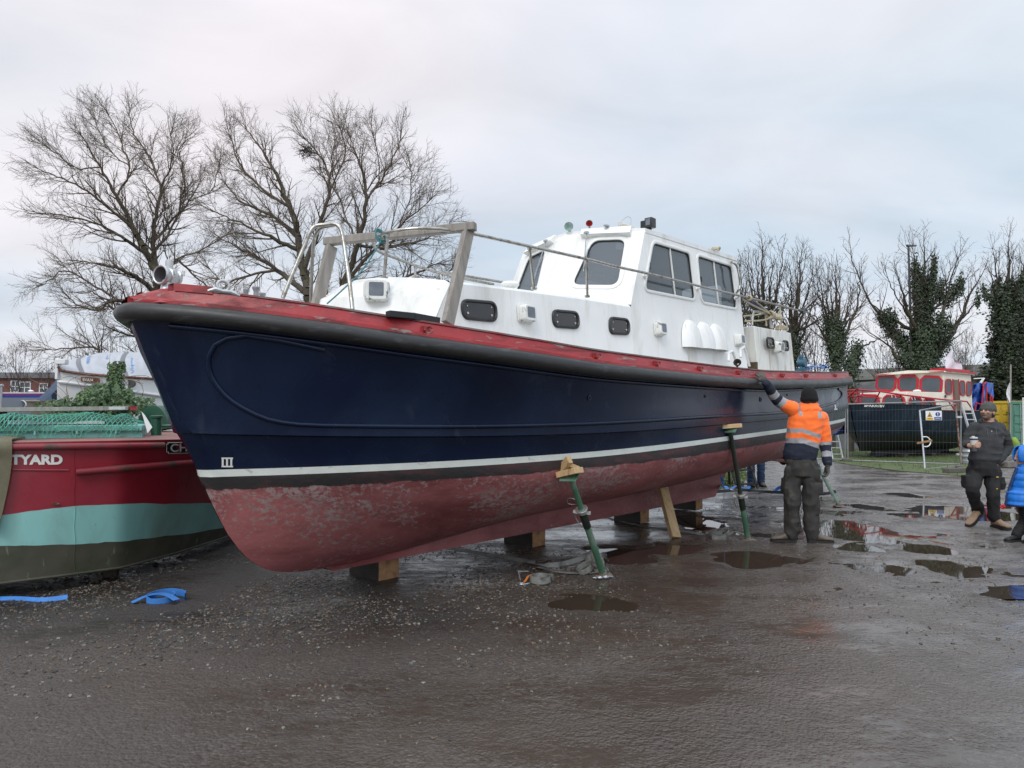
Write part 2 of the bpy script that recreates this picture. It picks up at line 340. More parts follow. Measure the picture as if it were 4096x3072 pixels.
M['lampglass'] = mk('box_grey_glass', (.13, .15, .18), .12, var=.3, vscale=14)
M['steel'] = mk('stainless_tube', (.42, .41, .38), .3, metal=.9, var=.15, vscale=20, rvar=.12, layers=[((.22, .18, .13), 18, .6, .1, I3, .6)])
M['fencetube'] = mk('weathered_fence_tube', (.23, .235, .24), .5, metal=.5, var=.2, vscale=10)
M['wire'] = mk('fence_wire', (.13, .135, .14), .5, metal=.5)
M['galv'] = mk('galvanised_steel', (.36, .38, .40), .42, metal=.75, var=.2, vscale=14, rvar=.1)
M['silver'] = mk('silver_paint', (.50, .51, .52), .35, metal=.6, var=.2, vscale=15, bump=.3, bscale=30, layers=[((.22, .04, .05), 22, .68, .03, I3, .6)])
M['oldwood'] = mk('weathered_grey_timber', (.27, .25, .225), .8, var=.3, vscale=2.5, bump=.5, bscale=14, bdist=.006, stretch=(9, 9, 1.2), layers=[((.09, .08, .07), 6, .66, .04, (6, 6, 1), .9)])
M['newwood'] = mk('fresh_sawn_timber', (.52, .36, .19), .65, var=.2, vscale=3, bump=.3, bscale=12, bdist=.004, stretch=(7, 7, 1), layers=[((.30, .17, .07), 5, .63, .05, (7, 7, .9), None)])
M['endgrain'] = mk('sawn_block_timber', (.33, .18, .085), .75, var=.35, vscale=9, bump=.3, bscale=40, layers=[((.16, .08, .04), 10, .6, .1, I3, None)])
M['darkwood'] = mk('wet_dark_sleeper', (.028, .023, .019), .55, var=.4, vscale=8, bump=.6, bscale=20)
M['propgreen'] = mk('green_prop_paint', (.055, .145, .085), .45, var=.25, vscale=6, bump=.15, bscale=30, layers=[((.17, .24, .19), 7, .56, .10, (1, 1, .5), .7), ((.06, .04, .03), 16, .68, .03, I3, .8)])
M['propdark'] = mk('oily_prop_inner_tube', (.030, .040, .032), .4, var=.3, vscale=12, metal=.3)
M['galvbright'] = mk('bright_zinc', (.55, .56, .56), .35, metal=.8, var=.15, vscale=20)
M['strapgrey'] = mk('grey_webbing', (.22, .225, .21), .75, var=.25, vscale=14, bump=.4, bscale=160, bdist=.002, layers=[((.05, .045, .04), 6, .6, .1, I3, .6)])
M['strapblue'] = mk('blue_webbing', (.045, .20, .56), .6, var=.2, vscale=10, bump=.4, bscale=160, bdist=.002)
M['straporange'] = mk('orange_webbing', (.55, .17, .04), .7, var=.2, vscale=14)
M['black'] = mk('black_plastic', (.015, .015, .016), .35, var=.2, vscale=10)
M['blackmatt'] = mk('black_painted_board', (.016, .018, .021), .7, var=.2, vscale=10, bump=.2)
M['rope'] = mk('cream_rope', (.45, .39, .28), .85, var=.25, vscale=40, bump=.8, bscale=120, bdist=.004)
M['ropeblue'] = mk('blue_rope', (.02, .05, .22), .8, var=.2, vscale=40, bump=.6, bscale=120)
M['ropeteal'] = mk('teal_cord', (.06, .20, .22), .8, var=.2, vscale=40)
M['brass'] = mk('verdigris_horn', (.34, .46, .42), .5, metal=.5, var=.3, vscale=12)
M['hornred'] = mk('red_horn_throat', (.30, .02, .015), .5)
M['bronze'] = mk('dull_bronze', (.07, .055, .042), .5, metal=.6, var=.3, vscale=10)
M['blueiron'] = mk('blue_painted_iron', (.035, .11, .17), .5, var=.3, vscale=10)
M['whitetxt'] = mk('white_lettering', (.72, .72, .70), .5, var=.05)
M['interior'] = mk('cabin_lining', (.30, .31, .31), .7, var=.1)
M['dash'] = mk('dark_dashboard', (.04, .045, .05), .6)
# barge
M['bargered'] = mk('maroon_barge_paint', (.26, .012, .026), .33, var=.2, vscale=1.6, rvar=.1, bump=.12, bscale=3, bdist=.02, layers=[((.11, .05, .05), 3.2, .72, .03, (1, 1, 2.5), .6), ((.26, .03, .05), 1.4, .62, .15, I3, .4)])
M['bargerail'] = mk('worn_red_rub_rail', (.22, .022, .032), .5, var=.25, vscale=3, bump=.2, bscale=20, layers=[((.06, .045, .035), 5, .57, .07, (1, 1, 1), .7)])
M['teal'] = mk('turquoise_barge_paint', (.24, .51, .48), .55, var=.10, vscale=1.5, bump=.1, bscale=4, layers=[((.17, .28, .24), 1.6, .60, .14, (1, 1, .6), .6), ((.07, .08, .06), 14, .71, .03, I3, .8)])
M['algae'] = mk('algae_covered_plates', (.060, .056, .040), .7, var=.35, vscale=2, bump=.35, bscale=14, layers=[((.030, .042, .018), 2.4, .56, .12, I3, .7), ((.16, .19, .15), 9, .67, .04, (2, 2, .5), .9)])
M['tealbox'] = mk('turquoise_hatch_paint', (.19, .45, .41), .5, var=.12, vscale=4, bump=.12, bscale=12, layers=[((.10, .20, .15), 5, .62, .10, (1.5, 1.5, .4), .6)])
M['bargedeck'] = mk('worn_pink_deck', (.22, .11, .095), .7, var=.25, vscale=5, bump=.3, bscale=25)
M['net'] = mk('green_netting_cord', (.065, .32, .22), .7, var=.5, vscale=8)
M['greeniron'] = mk('dark_green_iron', (.016, .075, .045), .38, var=.25, vscale=7, bump=.1, layers=[((.06, .06, .04), 14, .70, .04, I3, .7)])
M['khaki'] = mk('khaki_webbing', (.13, .12, .075), .85, var=.2, vscale=12, bump=.5, bscale=150, bdist=.003)
M['brick'] = mk('old_brick_block', (.055, .038, .033), .85, var=.3, vscale=15, bump=.6, bscale=40)
M['paper'] = mk('white_paper', (.75, .76, .78), .6, var=.03)
M['nameblack'] = mk('black_nameboard', (.01, .01, .011), .4)
M['cream'] = mk('cream_boat_paint', (.74, .68, .58), .45, var=.08, vscale=3, layers=[((.30, .25, .18), 4, .68, .06, (2, 2, .4), .6)])
M['railred'] = mk('bright_red_paint', (.42, .012, .025), .4, var=.15, vscale=6)
M['sparrowblue'] = mk('dull_blue_black_hull', (.006, .015, .030), .6, var=.35, vscale=1.2, spec=.25, layers=[((.022, .038, .055), 2.2, .60, .12, (1, 1, .6), .6), ((.4, .42, .42), 7, .745, .012, (1, 1, .8), .8)])
M['sparrowblack'] = mk('black_bottom_paint', (.007, .008, .009), .6, var=.3, vscale=2)
M['winblack'] = mk('dark_window_glass', (.035, .042, .05), .08, var=.3, vscale=2)
M['wingrey'] = mk('grey_screen_glass', (.085, .10, .115), .12, var=.25, vscale=1.5)
M['tarpblue'] = mk('blue_tarpaulin', (.02, .085, .38), .4, var=.25, vscale=3, bump=.6, bscale=5, bdist=.05)
M['tarpgrey'] = mk('dark_grey_tarpaulin', (.055, .058, .06), .5, var=.3, vscale=2, bump=.6, bscale=4, bdist=.05)
M['tarpsilver'] = mk('silver_translucent_sheet', (.40, .42, .46), .45, var=.12, vscale=2, bump=.5, bscale=7, bdist=.03, stretch=(1, 1, 3))
M['tape'] = mk('grey_tape', (.16, .17, .185), .5, var=.1)
M['bluetxt'] = mk('pale_blue_print', (.16, .34, .60), .6, var=.25, vscale=12)
M['whitehull'] = mk('white_boat_hull', (.66, .67, .67), .35, var=.06, vscale=1.2)
M['varnish'] = mk('varnished_wood', (.16, .055, .025), .35, var=.25, vscale=5)
M['navygrey'] = mk('grey_narrowboat_side', (.24, .26, .30), .45, var=.06)
M['bluestripe'] = mk('blue_stripe', (.03, .06, .36), .5)
M['pinkstripe'] = mk('crimson_stripe', (.35, .02, .10), .5)
M['rust'] = mk('rusty_tube', (.20, .17, .15), .7, var=.3, vscale=8, layers=[((.13, .045, .02), 7, .52, .06, I3, .9)])
M['conc'] = mk('concrete_foot', (.10, .09, .08), .9, var=.2, vscale=10, bump=.4)
M['yellowcont'] = mk('yellow_container', (.50, .33, .02), .5, var=.15, vscale=2, layers=[((.20, .10, .03), 6, .70, .04, (1, 1, .5), .7)])
M['greencont'] = mk('green_container', (.085, .22, .17), .5, var=.12, vscale=2, layers=[((.05, .08, .06), 5, .68, .05, (1, 1, .5), .7)])
M['hivis'] = mk('lime_bag', (.22, .33, .04), .6)
M['signwhite'] = mk('sign_white', (.75, .76, .78), .5, var=.03)
M['signyellow'] = mk('sign_yellow', (.75, .42, .01), .5, var=.03)
M['signblue'] = mk('sign_blue', (.01, .05, .25), .5, var=.03)
M['housebrick'] = mk('red_brick_wall', (.14, .055, .045), .85, var=.2, vscale=1.5)
M['roofslate'] = mk('dark_roof', (.05, .045, .045), .8, var=.2, vscale=1)
M['shedroof'] = mk('mossy_shed_roof', (.075, .075, .062), .85, var=.25, vscale=.8, bump=.4, bscale=3, stretch=(1, 1, 6))
M['bark'] = mk('grey_brown_bark', (.075, .062, .046), .9, var=.35, vscale=2, bump=.5, bscale=9, bdist=.03, layers=[((.09, .095, .045), 1.6, .60, .12, I3, .9)])
M['twig'] = mk('bare_twigs', (.11, .083, .058), .8, var=.3, vscale=1)
M['twigdark'] = mk('dark_bare_twigs', (.055, .042, .032), .85, var=.3, vscale=1)
M['ivy'] = mk('dark_ivy_leaves', (.022, .040, .016), .5, var=.6, vscale=1.2, layers=[((.045, .065, .022), 3, .58, .12, I3, .5)])
M['evergreen'] = mk('dark_evergreen_leaves', (.020, .034, .016), .55, var=.6, vscale=.8, layers=[((.042, .052, .022), 2.2, .58, .12, I3, .5), ((.05, .03, .02), 1.2, .68, .06, I3, .6)])
M['ivynear'] = mk('glossy_ivy_leaves', (.040, .095, .025), .38, var=.5, vscale=9, layers=[((.12, .19, .05), 14, .60, .08, I3, .4), ((.02, .045, .018), 10, .60, .1, I3, .4)])
M['stem'] = mk('woody_ivy_stems', (.17, .12, .075), .8, var=.3, vscale=20)
M['stump'] = mk('mossy_post', (.085, .085, .045), .9, var=.4, vscale=12, bump=.6, bscale=30)
M['grass'] = mk('short_grass', (.060, .090, .022), .7, var=.5, vscale=2, layers=[((.11, .12, .04), 4, .6, .1, I3, .8)])
M['lamp'] = mk('lamp_post_grey', (.10, .105, .11), .5)
# people
M['skin'] = mk('skin', (.42, .24, .17), .5, var=.08, vscale=20)
M['hiorange'] = mk('hi_vis_orange_fleece', (.95, .165, .018), .75, var=.10, vscale=6, bump=.3, bscale=60, bdist=.004, sheen=.3)
M['jacketnavy'] = mk('navy_fleece', (.010, .015, .032), .85, var=.3, vscale=8, bump=.3, bscale=60, bdist=.004)
M['reflect'] = mk('reflective_tape', (.30, .30, .32), .45, var=.12, vscale=20, bump=.2, bscale=60)
M['trousers'] = mk('dark_grey_work_trousers', (.030, .028, .026), .8, var=.35, vscale=6, bump=.3, bscale=90, bdist=.003, layers=[((.07, .062, .052), 7, .64, .08, I3, .9)])
M['blacktrousers'] = mk('black_work_trousers', (.010, .010, .011), .8, var=.35, vscale=6, bump=.3, bscale=90, bdist=.003, layers=[((.03, .03, .03), 7, .66, .08, I3, .9)])
M['blackfleece'] = mk('charcoal_fleece', (.034, .036, .039), .9, var=.3, vscale=9, bump=.4, bscale=70, bdist=.004, layers=[((.08, .085, .085), 16, .74, .03, I3, .9)])
M['beanie'] = mk('black_knit', (.007, .007, .008), .95, var=.3, vscale=20, bump=.7, bscale=90, bdist=.004)
M['beaniegrey'] = mk('grey_knit', (.068, .074, .066), .95, var=.3, vscale=30, bump=.8, bscale=90, bdist=.004)
M['boot_tan'] = mk('tan_leather', (.25, .165, .105), .6, var=.25, vscale=12, layers=[((.17, .10, .06), 12, .62, .08, I3, .6)])
M['boot_worn'] = mk('worn_muddy_boot', (.11, .088, .068), .6, var=.4, vscale=14)
M['sole'] = mk('black_sole', (.012, .011, .01), .7)
M['glove'] = mk('grey_work_glove', (.085, .080, .072), .8, var=.25, vscale=20, bump=.5, bscale=80, bdist=.004, layers=[((.025, .024, .022), 10, .56, .1, I3, .9)])
M['puffer'] = mk('bright_blue_puffer', (.012, .17, .62), .5, var=.12, vscale=6, bump=.25, bscale=25, bdist=.01)
M['puffertrim'] = mk('dark_blue_lining', (.01, .035, .12), .7)
M['jeans'] = mk('blue_denim', (.022, .048, .11), .8, var=.4, vscale=7, bump=.3, bscale=80, bdist=.003)
M['hair'] = mk('dark_stubble', (.035, .026, .022), .9, var=.3, vscale=40)
M['cup'] = mk('cream_cup', (.55, .53, .47), .4)
M['cupgrey'] = mk('grey_cup_band', (.10, .10, .11), .4)
# ---------------------------------------------------------------- ground
def fbm(x, y, s, seed=0.0): return noise.noise(Vector((x * s + seed, y * s - seed * .7, seed * 1.3)))
# puddles: centre x, y, half length, half width, turn (degrees)
def pud(x0, y0, x1, y1):
    a = G(x0, (y0 + y1) / 2); b = G(x1, (y0 + y1) / 2); c = G((x0 + x1) / 2, y0); d = G((x0 + x1) / 2, y1)
    return ((a.x + b.x) / 2, (c.y + d.y) / 2, (b.x - a.x) / 2, (c.y - d.y) / 2, 0)
PUD = [('brown puddle reflecting the green prop beside the boat', pud(2860, 2198, 3160, 2266)),
       ('puddle behind the boots of the worker in orange', pud(3180, 2075, 3570, 2165)),
       ('puddle near the right edge below the man with the cup', pud(3690, 2236, 3930, 2292)),
       ('long narrow puddle behind the walking man', pud(3690, 2018, 4080, 2085)),
       ('brown puddle in the foreground left of centre', pud(2170, 2372, 2520, 2440)),
       ('puddle under the keel beside the timber shore', pud(2700, 2062, 2890, 2128)),
       ('thin puddle reflecting red in the open yard', pud(3590, 2178, 3830, 2218)),
       ('small puddle in the middle of the yard', pud(3510, 2254, 3640, 2282)),
       ('narrow far puddle left of the walking man', pud(3560, 1968, 3680, 1990)),
       ('thin far puddle near the far prop foot', pud(3400, 2010, 3500, 2030)),
       ('shallow puddle under the middle of the boat', pud(2360, 2180, 2600, 2250)),
       ('thin puddle with pale reflection', pud(3560, 2050, 3700, 2066)),
       ('foreground puddle below the timber', pud(2560, 2165, 2800, 2215)),
       ('wide wet patch in the right foreground', pud(3380, 2178, 3560, 2212)),
       ('shallow puddle at the lower right edge', pud(3960, 2330, 4300, 2400))]
def pdist(x, y, p):
    cx, cy, a, b, t = p; dx, dy = x - cx, y - cy
    r = math.sqrt((dx / a) ** 2 + (dy / b) ** 2)
    return (r - 1) * min(a, b) * 1.2 + .22 * min(1, b * 4) * fbm(x, y * 1.6, 2.1, 5) + .09 * min(1, b * 4) * fbm(x, y, 7, 2)
def gh(x, y):
    if not (-9 < x < 15 and 1.5 < y < 22): return 0.0
    f = min(1, (x + 9) / 1.5, (15 - x) / 1.5, (y - 1.5) / 1, (22 - y) / 3)
    rut = fbm(x * .35, y * 1.2, 1.0, 3) * .008
    h = .009 * fbm(x, y, 1.3) + .007 * fbm(x, y, 4) + .005 * fbm(x, y, 12) + rut
    reg = max(0, min(1, (x - 2.3) / .8, (9.3 - x) / .6, (y - 5.6) / .8, (14.0 - y) / .8)); h = h * (1 + .75 * reg) - .003 * reg
    h = max(h, -.009 - .03 * reg)
    for _, p in PUD:
        if abs(x - p[0]) < p[2] + .5 and abs(y - p[1]) < p[3] + .5:
            d = pdist(x, y, p)
            t = max(0, min(1, .5 - d / .16)); t = t * t * (3 - 2 * t); h = h * (1 - t) - .034 * t
    return h * max(0, f)
def spaced(lo, hi, near0, near1, st, g):
    xs = list(np.arange(near0, near1 + 1e-6, st)); a = near0; s = st
    while a > lo: s *= g; a -= s; xs.insert(0, a)
    a = near1; s = st
    while a < hi: s *= g; a += s; xs.append(a)
    return xs
xs = spaced(-900, 900, -5.6, 9.6, .055, 1.22); ys = spaced(-60, 1800, 3.4, 14.5, .055, 1.2)
mb = MB(); mb.grid([[(x, y, gh(x, y)) for x in xs] for y in ys])
def ground_mat():
    m = mk('wet_gravelly_yard', (.064, .049, .038), .5, var=.35, vscale=.6, bump=1.0, bscale=26, bdist=.03, rvar=.0, coord='Object')
    nt = m.node_tree; N = nt.nodes; L = nt.links; b = N['Principled BSDF']
    tc = N.new('ShaderNodeTexCoord')
    def nz(s, st=(1, 1, 1), off=0, det=8):
        mp = N.new('ShaderNodeMapping'); mp.inputs['Scale'].default_value = st; mp.inputs['Location'].default_value = (off, off, 0)
        L.new(tc.outputs['Object'], mp.inputs[0]); n = N.new('ShaderNodeTexNoise'); n.inputs['Scale'].default_value = s; n.inputs['Detail'].default_value = det
        n.inputs['Roughness'].default_value = .62; L.new(mp.outputs[0], n.inputs['Vector']); return n
    def rmp(src, a, b_, c, d):
        r = N.new('ShaderNodeMapRange'); r.inputs[1].default_value = a; r.inputs[2].default_value = b_; r.inputs[3].default_value = c; r.inputs[4].default_value = d
        L.new(src, r.inputs[0]); return r.outputs[0]
    # stones set in the mud: voronoi cells, each its own grey
    vo = N.new('ShaderNodeTexVoronoi'); vo.inputs['Scale'].default_value = 55; L.new(tc.outputs['Object'], vo.inputs['Vector'])
    vc = N.new('ShaderNodeSeparateColor'); L.new(vo.outputs['Color'], vc.inputs[0])
    pale = rmp(vc.outputs[0], .55, 1.0, 0, .8); big = nz(.9, off=4); zone = rmp(big.outputs['Fac'], .42, .6, .12, .95)
    ml = N.new('ShaderNodeMath'); ml.operation = 'MULTIPLY'; L.new(pale, ml.inputs[0]); L.new(zone, ml.inputs[1])
    base = b.inputs['Base Color'].links[0].from_socket
    mx = N.new('ShaderNodeMix'); mx.data_type = 'RGBA'; L.new(ml.outputs[0], mx.inputs[0]); L.new(base, mx.inputs[6]); mx.inputs[7].default_value = (.115, .10, .088, 1)
    # greyer grit, with sky sheen painted pale into it, on the open yard (x > 2), browner mud in the middle
    sp = N.new('ShaderNodeSeparateXYZ'); L.new(tc.outputs['Object'], sp.inputs[0])
    gx = rmp(sp.outputs['X'], 1.8, 5, 0, .85); mg = N.new('ShaderNodeMix'); mg.data_type = 'RGBA'; L.new(gx, mg.inputs[0]); L.new(mx.outputs[2], mg.inputs[6])
    gn = nz(3, off=2); gcol = N.new('ShaderNodeMix'); gcol.data_type = 'RGBA'; L.new(rmp(gn.outputs['Fac'], .35, .65, 0, 1), gcol.inputs[0])
    gcol.inputs[6].default_value = (.095, .088, .083, 1); gcol.inputs[7].default_value = (.21, .195, .183, 1); L.new(gcol.outputs[2], mg.inputs[7])
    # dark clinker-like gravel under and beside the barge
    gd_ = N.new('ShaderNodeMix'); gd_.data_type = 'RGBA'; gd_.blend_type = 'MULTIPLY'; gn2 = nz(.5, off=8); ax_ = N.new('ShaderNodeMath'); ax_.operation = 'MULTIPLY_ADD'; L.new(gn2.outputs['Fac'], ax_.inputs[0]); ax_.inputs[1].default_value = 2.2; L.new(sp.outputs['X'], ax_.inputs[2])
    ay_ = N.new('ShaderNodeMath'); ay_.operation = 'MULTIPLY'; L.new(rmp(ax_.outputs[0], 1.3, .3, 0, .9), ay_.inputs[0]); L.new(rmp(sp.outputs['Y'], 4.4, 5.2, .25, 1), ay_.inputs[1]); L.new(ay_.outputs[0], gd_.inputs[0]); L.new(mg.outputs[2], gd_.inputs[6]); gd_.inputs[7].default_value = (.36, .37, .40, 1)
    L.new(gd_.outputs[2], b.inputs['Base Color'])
    # wetness: streaky, films of water against grit
    w1 = nz(.7, (1, 2.2, 1), 7); w2 = nz(7, (1, 2.5, 1), 1)
    ad = N.new('ShaderNodeMath'); ad.operation = 'MULTIPLY_ADD'; L.new(w2.outputs['Fac'], ad.inputs[0]); ad.inputs[1].default_value = .5; L.new(w1.outputs['Fac'], ad.inputs[2])
    dry = rmp(sp.outputs['X'], -.9, 1.2, .17, 0); da = N.new('ShaderNodeMath'); da.operation = 'SUBTRACT'; L.new(ad.outputs[0], da.inputs[0]); dm = N.new('ShaderNodeMath'); dm.operation = 'MULTIPLY'; L.new(dry, dm.inputs[0]); dm.inputs[1].default_value = .5; L.new(dm.outputs[0], da.inputs[1]); ad = da; ro0 = rmp(ad.outputs[0], .60, .80, .45, .09); rs_ = N.new('ShaderNodeMath'); rs_.operation = 'ADD'; L.new(ro0, rs_.inputs[0]); L.new(dry, rs_.inputs[1]); ro = rs_.outputs[0]; L.new(ro, b.inputs['Roughness'])
    b.inputs['Specular IOR Level'].default_value = .75
    # bump: stones and grit
    for bp in [n for n in N if n.type == 'BUMP']:
        mh = N.new('ShaderNodeMath'); mh.operation = 'MULTIPLY_ADD'; src = bp.inputs['Height'].links[0].from_socket
        L.new(vo.outputs['Distance'], mh.inputs[0]); mh.inputs[1].default_value = -.35; L.new(src, mh.inputs[2]); L.new(mh.outputs[0], bp.inputs['Height'])
        st = rmp(ad.outputs[0], .63, .84, 1.0, .12); L.new(st, bp.inputs['Strength']); bp.inputs['Distance'].default_value = .022
    return m
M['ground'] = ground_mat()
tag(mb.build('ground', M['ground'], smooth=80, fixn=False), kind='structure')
def water_mat():
    m = mk('muddy_puddle_water', (.042, .031, .022), .025, var=.15, vscale=2, spec=.5); m.node_tree.nodes['Principled BSDF'].inputs['IOR'].default_value = 1.33
    nt = m.node_tree; b = nt.nodes['Principled BSDF']
    return m
M['water'] = water_mat()
for iq, (lab, p) in enumerate(PUD):
    mb = MB(); k = 64; pts = []
    for i in range(k):
        a = 2 * math.pi * i / k; pts.append((p[0] + math.cos(a) * (p[2] + .18), p[1] + math.sin(a) * (p[3] + .18), -.0135 - .0008 * iq))
    mb.add(pts, [tuple(range(k))]); tag(mb.build('puddle', M['water'], smooth=0), kind='structure')
mb = MB(); mb.add([(2.45, 5.8, -.0128), (9.2, 5.8, -.0128), (9.2, 13.9, -.0128), (2.45, 13.9, -.0128)], [(0, 1, 2, 3)]); tag(mb.build('standing_water', M['water'], smooth=0), kind='structure')
# loose stones and grit
rnd = random.Random(5); mb = MB()
pebs = [MB(), MB(), MB()]
def stone(mb, x, y, r, m=0):
    z = gh(x, y)
    if z < -.02: return
    a = rnd.random() * 6.28; ca, sa = math.cos(a), math.sin(a); sx, sy, sz = r * rnd.uniform(.7, 1.5), r * rnd.uniform(.6, 1), r * rnd.uniform(.35, .8)
    vs = []
    for (u, v, w) in ((1, 0, 0), (0, 1, 0), (-1, 0, 0), (0, -1, 0), (.6, .55, .8), (-.5, .6, .75), (-.6, -.5, .8), (.5, -.6, .7)):
        u *= rnd.uniform(.8, 1.15); v *= rnd.uniform(.8, 1.15); px, py = u * sx, v * sy
        vs.append((x + px * ca - py * sa, y + px * sa + py * ca, z + w * sz))
    mb.add(vs, [(4, 5, 6, 7), (0, 1, 4), (1, 5, 4), (1, 2, 5), (2, 6, 5), (2, 3, 6), (3, 7, 6), (3, 0, 7), (0, 4, 7)], m)
for i in range(30000):
    t = rnd.random()
    if t < .60: y = rnd.triangular(3.6, 8.6, 5.9); x = rnd.triangular(-4.6, 1.2, -2.4)
    elif t < .78: y = rnd.uniform(3.2, 7.6); x = rnd.uniform(-3.8, 5)
    else: y = rnd.uniform(5.5, 15); x = rnd.uniform(-.5, 8.5)
    if fbm(x, y, .9, 1) + (.32 if t < .60 else .05) < rnd.uniform(-.2, .35): continue
    stone(mb, x, y, rnd.choice((.005, .006, .007, .009, .011, .014 if t < .60 else .009)), rnd.choice((0, 0, 0, 1, 1, 3, 3, 2)))
ps = [mk('grit_dark', (.05, .045, .04), .5, var=.3), mk('grit_grey', (.11, .105, .098), .5, var=.3), mk('grit_pale', (.20, .185, .16), .55, var=.3), mk('grit_brown', (.12, .085, .055), .5, var=.3)]
tag(mb.build('gravel', ps, smooth=0, fixn=False), 'loose pale and dark gravel scattered over the wet yard', kind='stuff')
# grass verge and rough grass behind the fence
def grass_area(name, poly, n, h, label, seed):
    rg = random.Random(seed); mb = MB(); mb.add([(x, y, .012) for x, y in poly], [tuple(range(len(poly)))], 0)
    xs_ = [p[0] for p in poly]; ys_ = [p[1] for p in poly]
    def ins(x, y):
        c = False; j = len(poly) - 1
        for i in range(len(poly)):
            if (poly[i][1] > y) != (poly[j][1] > y) and x < (poly[j][0] - poly[i][0]) * (y - poly[i][1]) / (poly[j][1] - poly[i][1]) + poly[i][0]: c = not c
            j = i
        return c
    k = 0
    while k < n:
        x = rg.uniform(min(xs_) - .1, max(xs_) + .1); y = rg.uniform(min(ys_) - .1, max(ys_) + .1)
        if not ins(x + .3 * fbm(x, y, 1.5), y + .3 * fbm(x, y, 1.5, 4)): continue
        k += 1; a = rg.random() * 6.28; w = .016; hh = h * rg.uniform(.4, 1.2); ca, sa = math.cos(a) * w, math.sin(a) * w; l = rg.uniform(-.04, .04)
        mb.add([(x - ca, y - sa, 0), (x + ca, y + sa, 0), (x + l, y + rg.uniform(-.04, .04), hh)], [(0, 1, 2)], 1)
    tag(mb.build(name, [M['grass'], M['grass']], smooth=0, fixn=False), label, kind='stuff')
P = lambda px, py: tuple(G(px, py)[:2])
grass_area('grass', [P(3290, 1838), P(3390, 1858), P(3600, 1885), P(3845, 1905), P(3960, 1870), P(4096, 1850), (40, 30), (40, 60), (6, 60), (6, 30)], 16000, .09, 'green grass verge along the foot of the wire fence', 1)
grass_area('grass', [P(2860, 1960), P(2960, 1948), P(2990, 1900), P(2965, 1860), P(2830, 1870), P(2700, 1900), P(2700, 1940)], 5000, .07, 'rough grass patch seen under the stern of the boat', 2)
# ================================================================ the launch
BOX, BOY = -1.05, 6.36; UX, UY = 0.65104, 0.75905
boat = empty('motor_launch', (BOX, BOY, 0), math.atan2(UY, UX), 'big navy and white launch on blocks with red rail, red bottom and white wheelhouse', 'boat')
def toL(p): x, y = p[0] - BOX, p[1] - BOY; return Vector((x * UX + y * UY, -x * UY + y * UX, p[2]))   # world -> boat axes (X aft, Y to starboard, Z up)
def toW(p): return Vector((BOX + p[0] * UX - p[1] * UY, BOY + p[0] * UY + p[1] * UX, p[2]))
EL = toL(E0)
def rayL(px, py): r = ray(px, py); return Vector((r.x * UX + r.y * UY, -r.x * UY + r.y * UX, r.z))
def hitL(px, py, P0, n): r = rayL(px, py); n = Vector(n); return EL + r * ((Vector(P0) - EL).dot(n) / r.dot(n))
def hitO(px, py, o): return hitL(px, py, (0, -o, 0), (0, 1, 0))
def ip(tab): xs_ = [a for a, _ in tab]; ys_ = [b for _, b in tab]; return lambda s: float(np.interp(s, xs_, ys_))
def sm(tab):                                  # the same, rounded off
    f = ip(tab); return lambda s: (f(s - .35) + f(s - .18) + f(s) * 2 + f(s + .18) + f(s + .35)) / 6
def bf(s, top=1.7, s0=-2.3, L=4.2, e1=2.4, e2=.75):
    d = s - s0
    if d <= 0: return 0.0
    b = top * (1 - (1 - min(d / L, 1)) ** e1) ** e2
    if s > 5: b -= .35 * ((s - 5) / 4.4) ** 2
    return b
bm_ = lambda s: bf(s, 1.65, -2.0, 4.6, 2.2, .8); bs_ = lambda s: bf(s, 1.6, -1.8, 4.7, 2.2, .8)
zf = sm([(-3, 2.19), (-2.284, 2.150), (-2.156, 2.135), (-1.83, 2.085), (-1.38, 2.034), (-1.1, 1.992), (-.687, 1.95), (0, 1.897), (.5, 1.863), (.815, 1.845), (1.7, 1.836), (2.87, 1.835), (4.44, 1.851), (6.8, 1.948), (8.64, 2.055), (9.6, 2.12)])
zm = sm([(-3, 1.42), (-1.95, 1.412), (-.9, 1.388), (-.2, 1.381), (.94, 1.398), (2.55, 1.45), (5, 1.51), (6.5, 1.585), (8.9, 1.70), (9.6, 1.73)])
zl = sm([(-3, 1.36), (-1.94, 1.345), (-1.2, 1.319), (-.16, 1.307), (.98, 1.316), (2.59, 1.358), (5, 1.43), (8.9, 1.60), (9.6, 1.63)])
zs = sm([(-3, 1.05), (-1.79, 1.085), (-.1, 1.122), (1.04, 1.153), (2.65, 1.213), (5.16, 1.301), (8.4, 1.421), (9.6, 1.47)])
STEM = [(.23, -.715), (.246, -1.0), (.265, -1.128), (.31, -1.252), (.388, -1.373), (.48, -1.459), (.63, -1.567), (.813, -1.662), (.928, -1.714), (1.032, -1.761), (1.083, -1.78), (1.337, -1.90), (1.354, -1.94), (2.076, -2.236), (2.154, -2.27)]
stem_s = ip(STEM); stem_z = ip([(s, z) for z, s in STEM][::-1])
SE = 8.95                                      # the transom
def send(z): return SE - .16 * (2.0 - z)
VV = [0, .003, .008, .014, .020, .027, .034, .041, .049, .057, .066, .076, .088] + [round(.1 + .9 * (i / 42), 5) for i in range(43)]
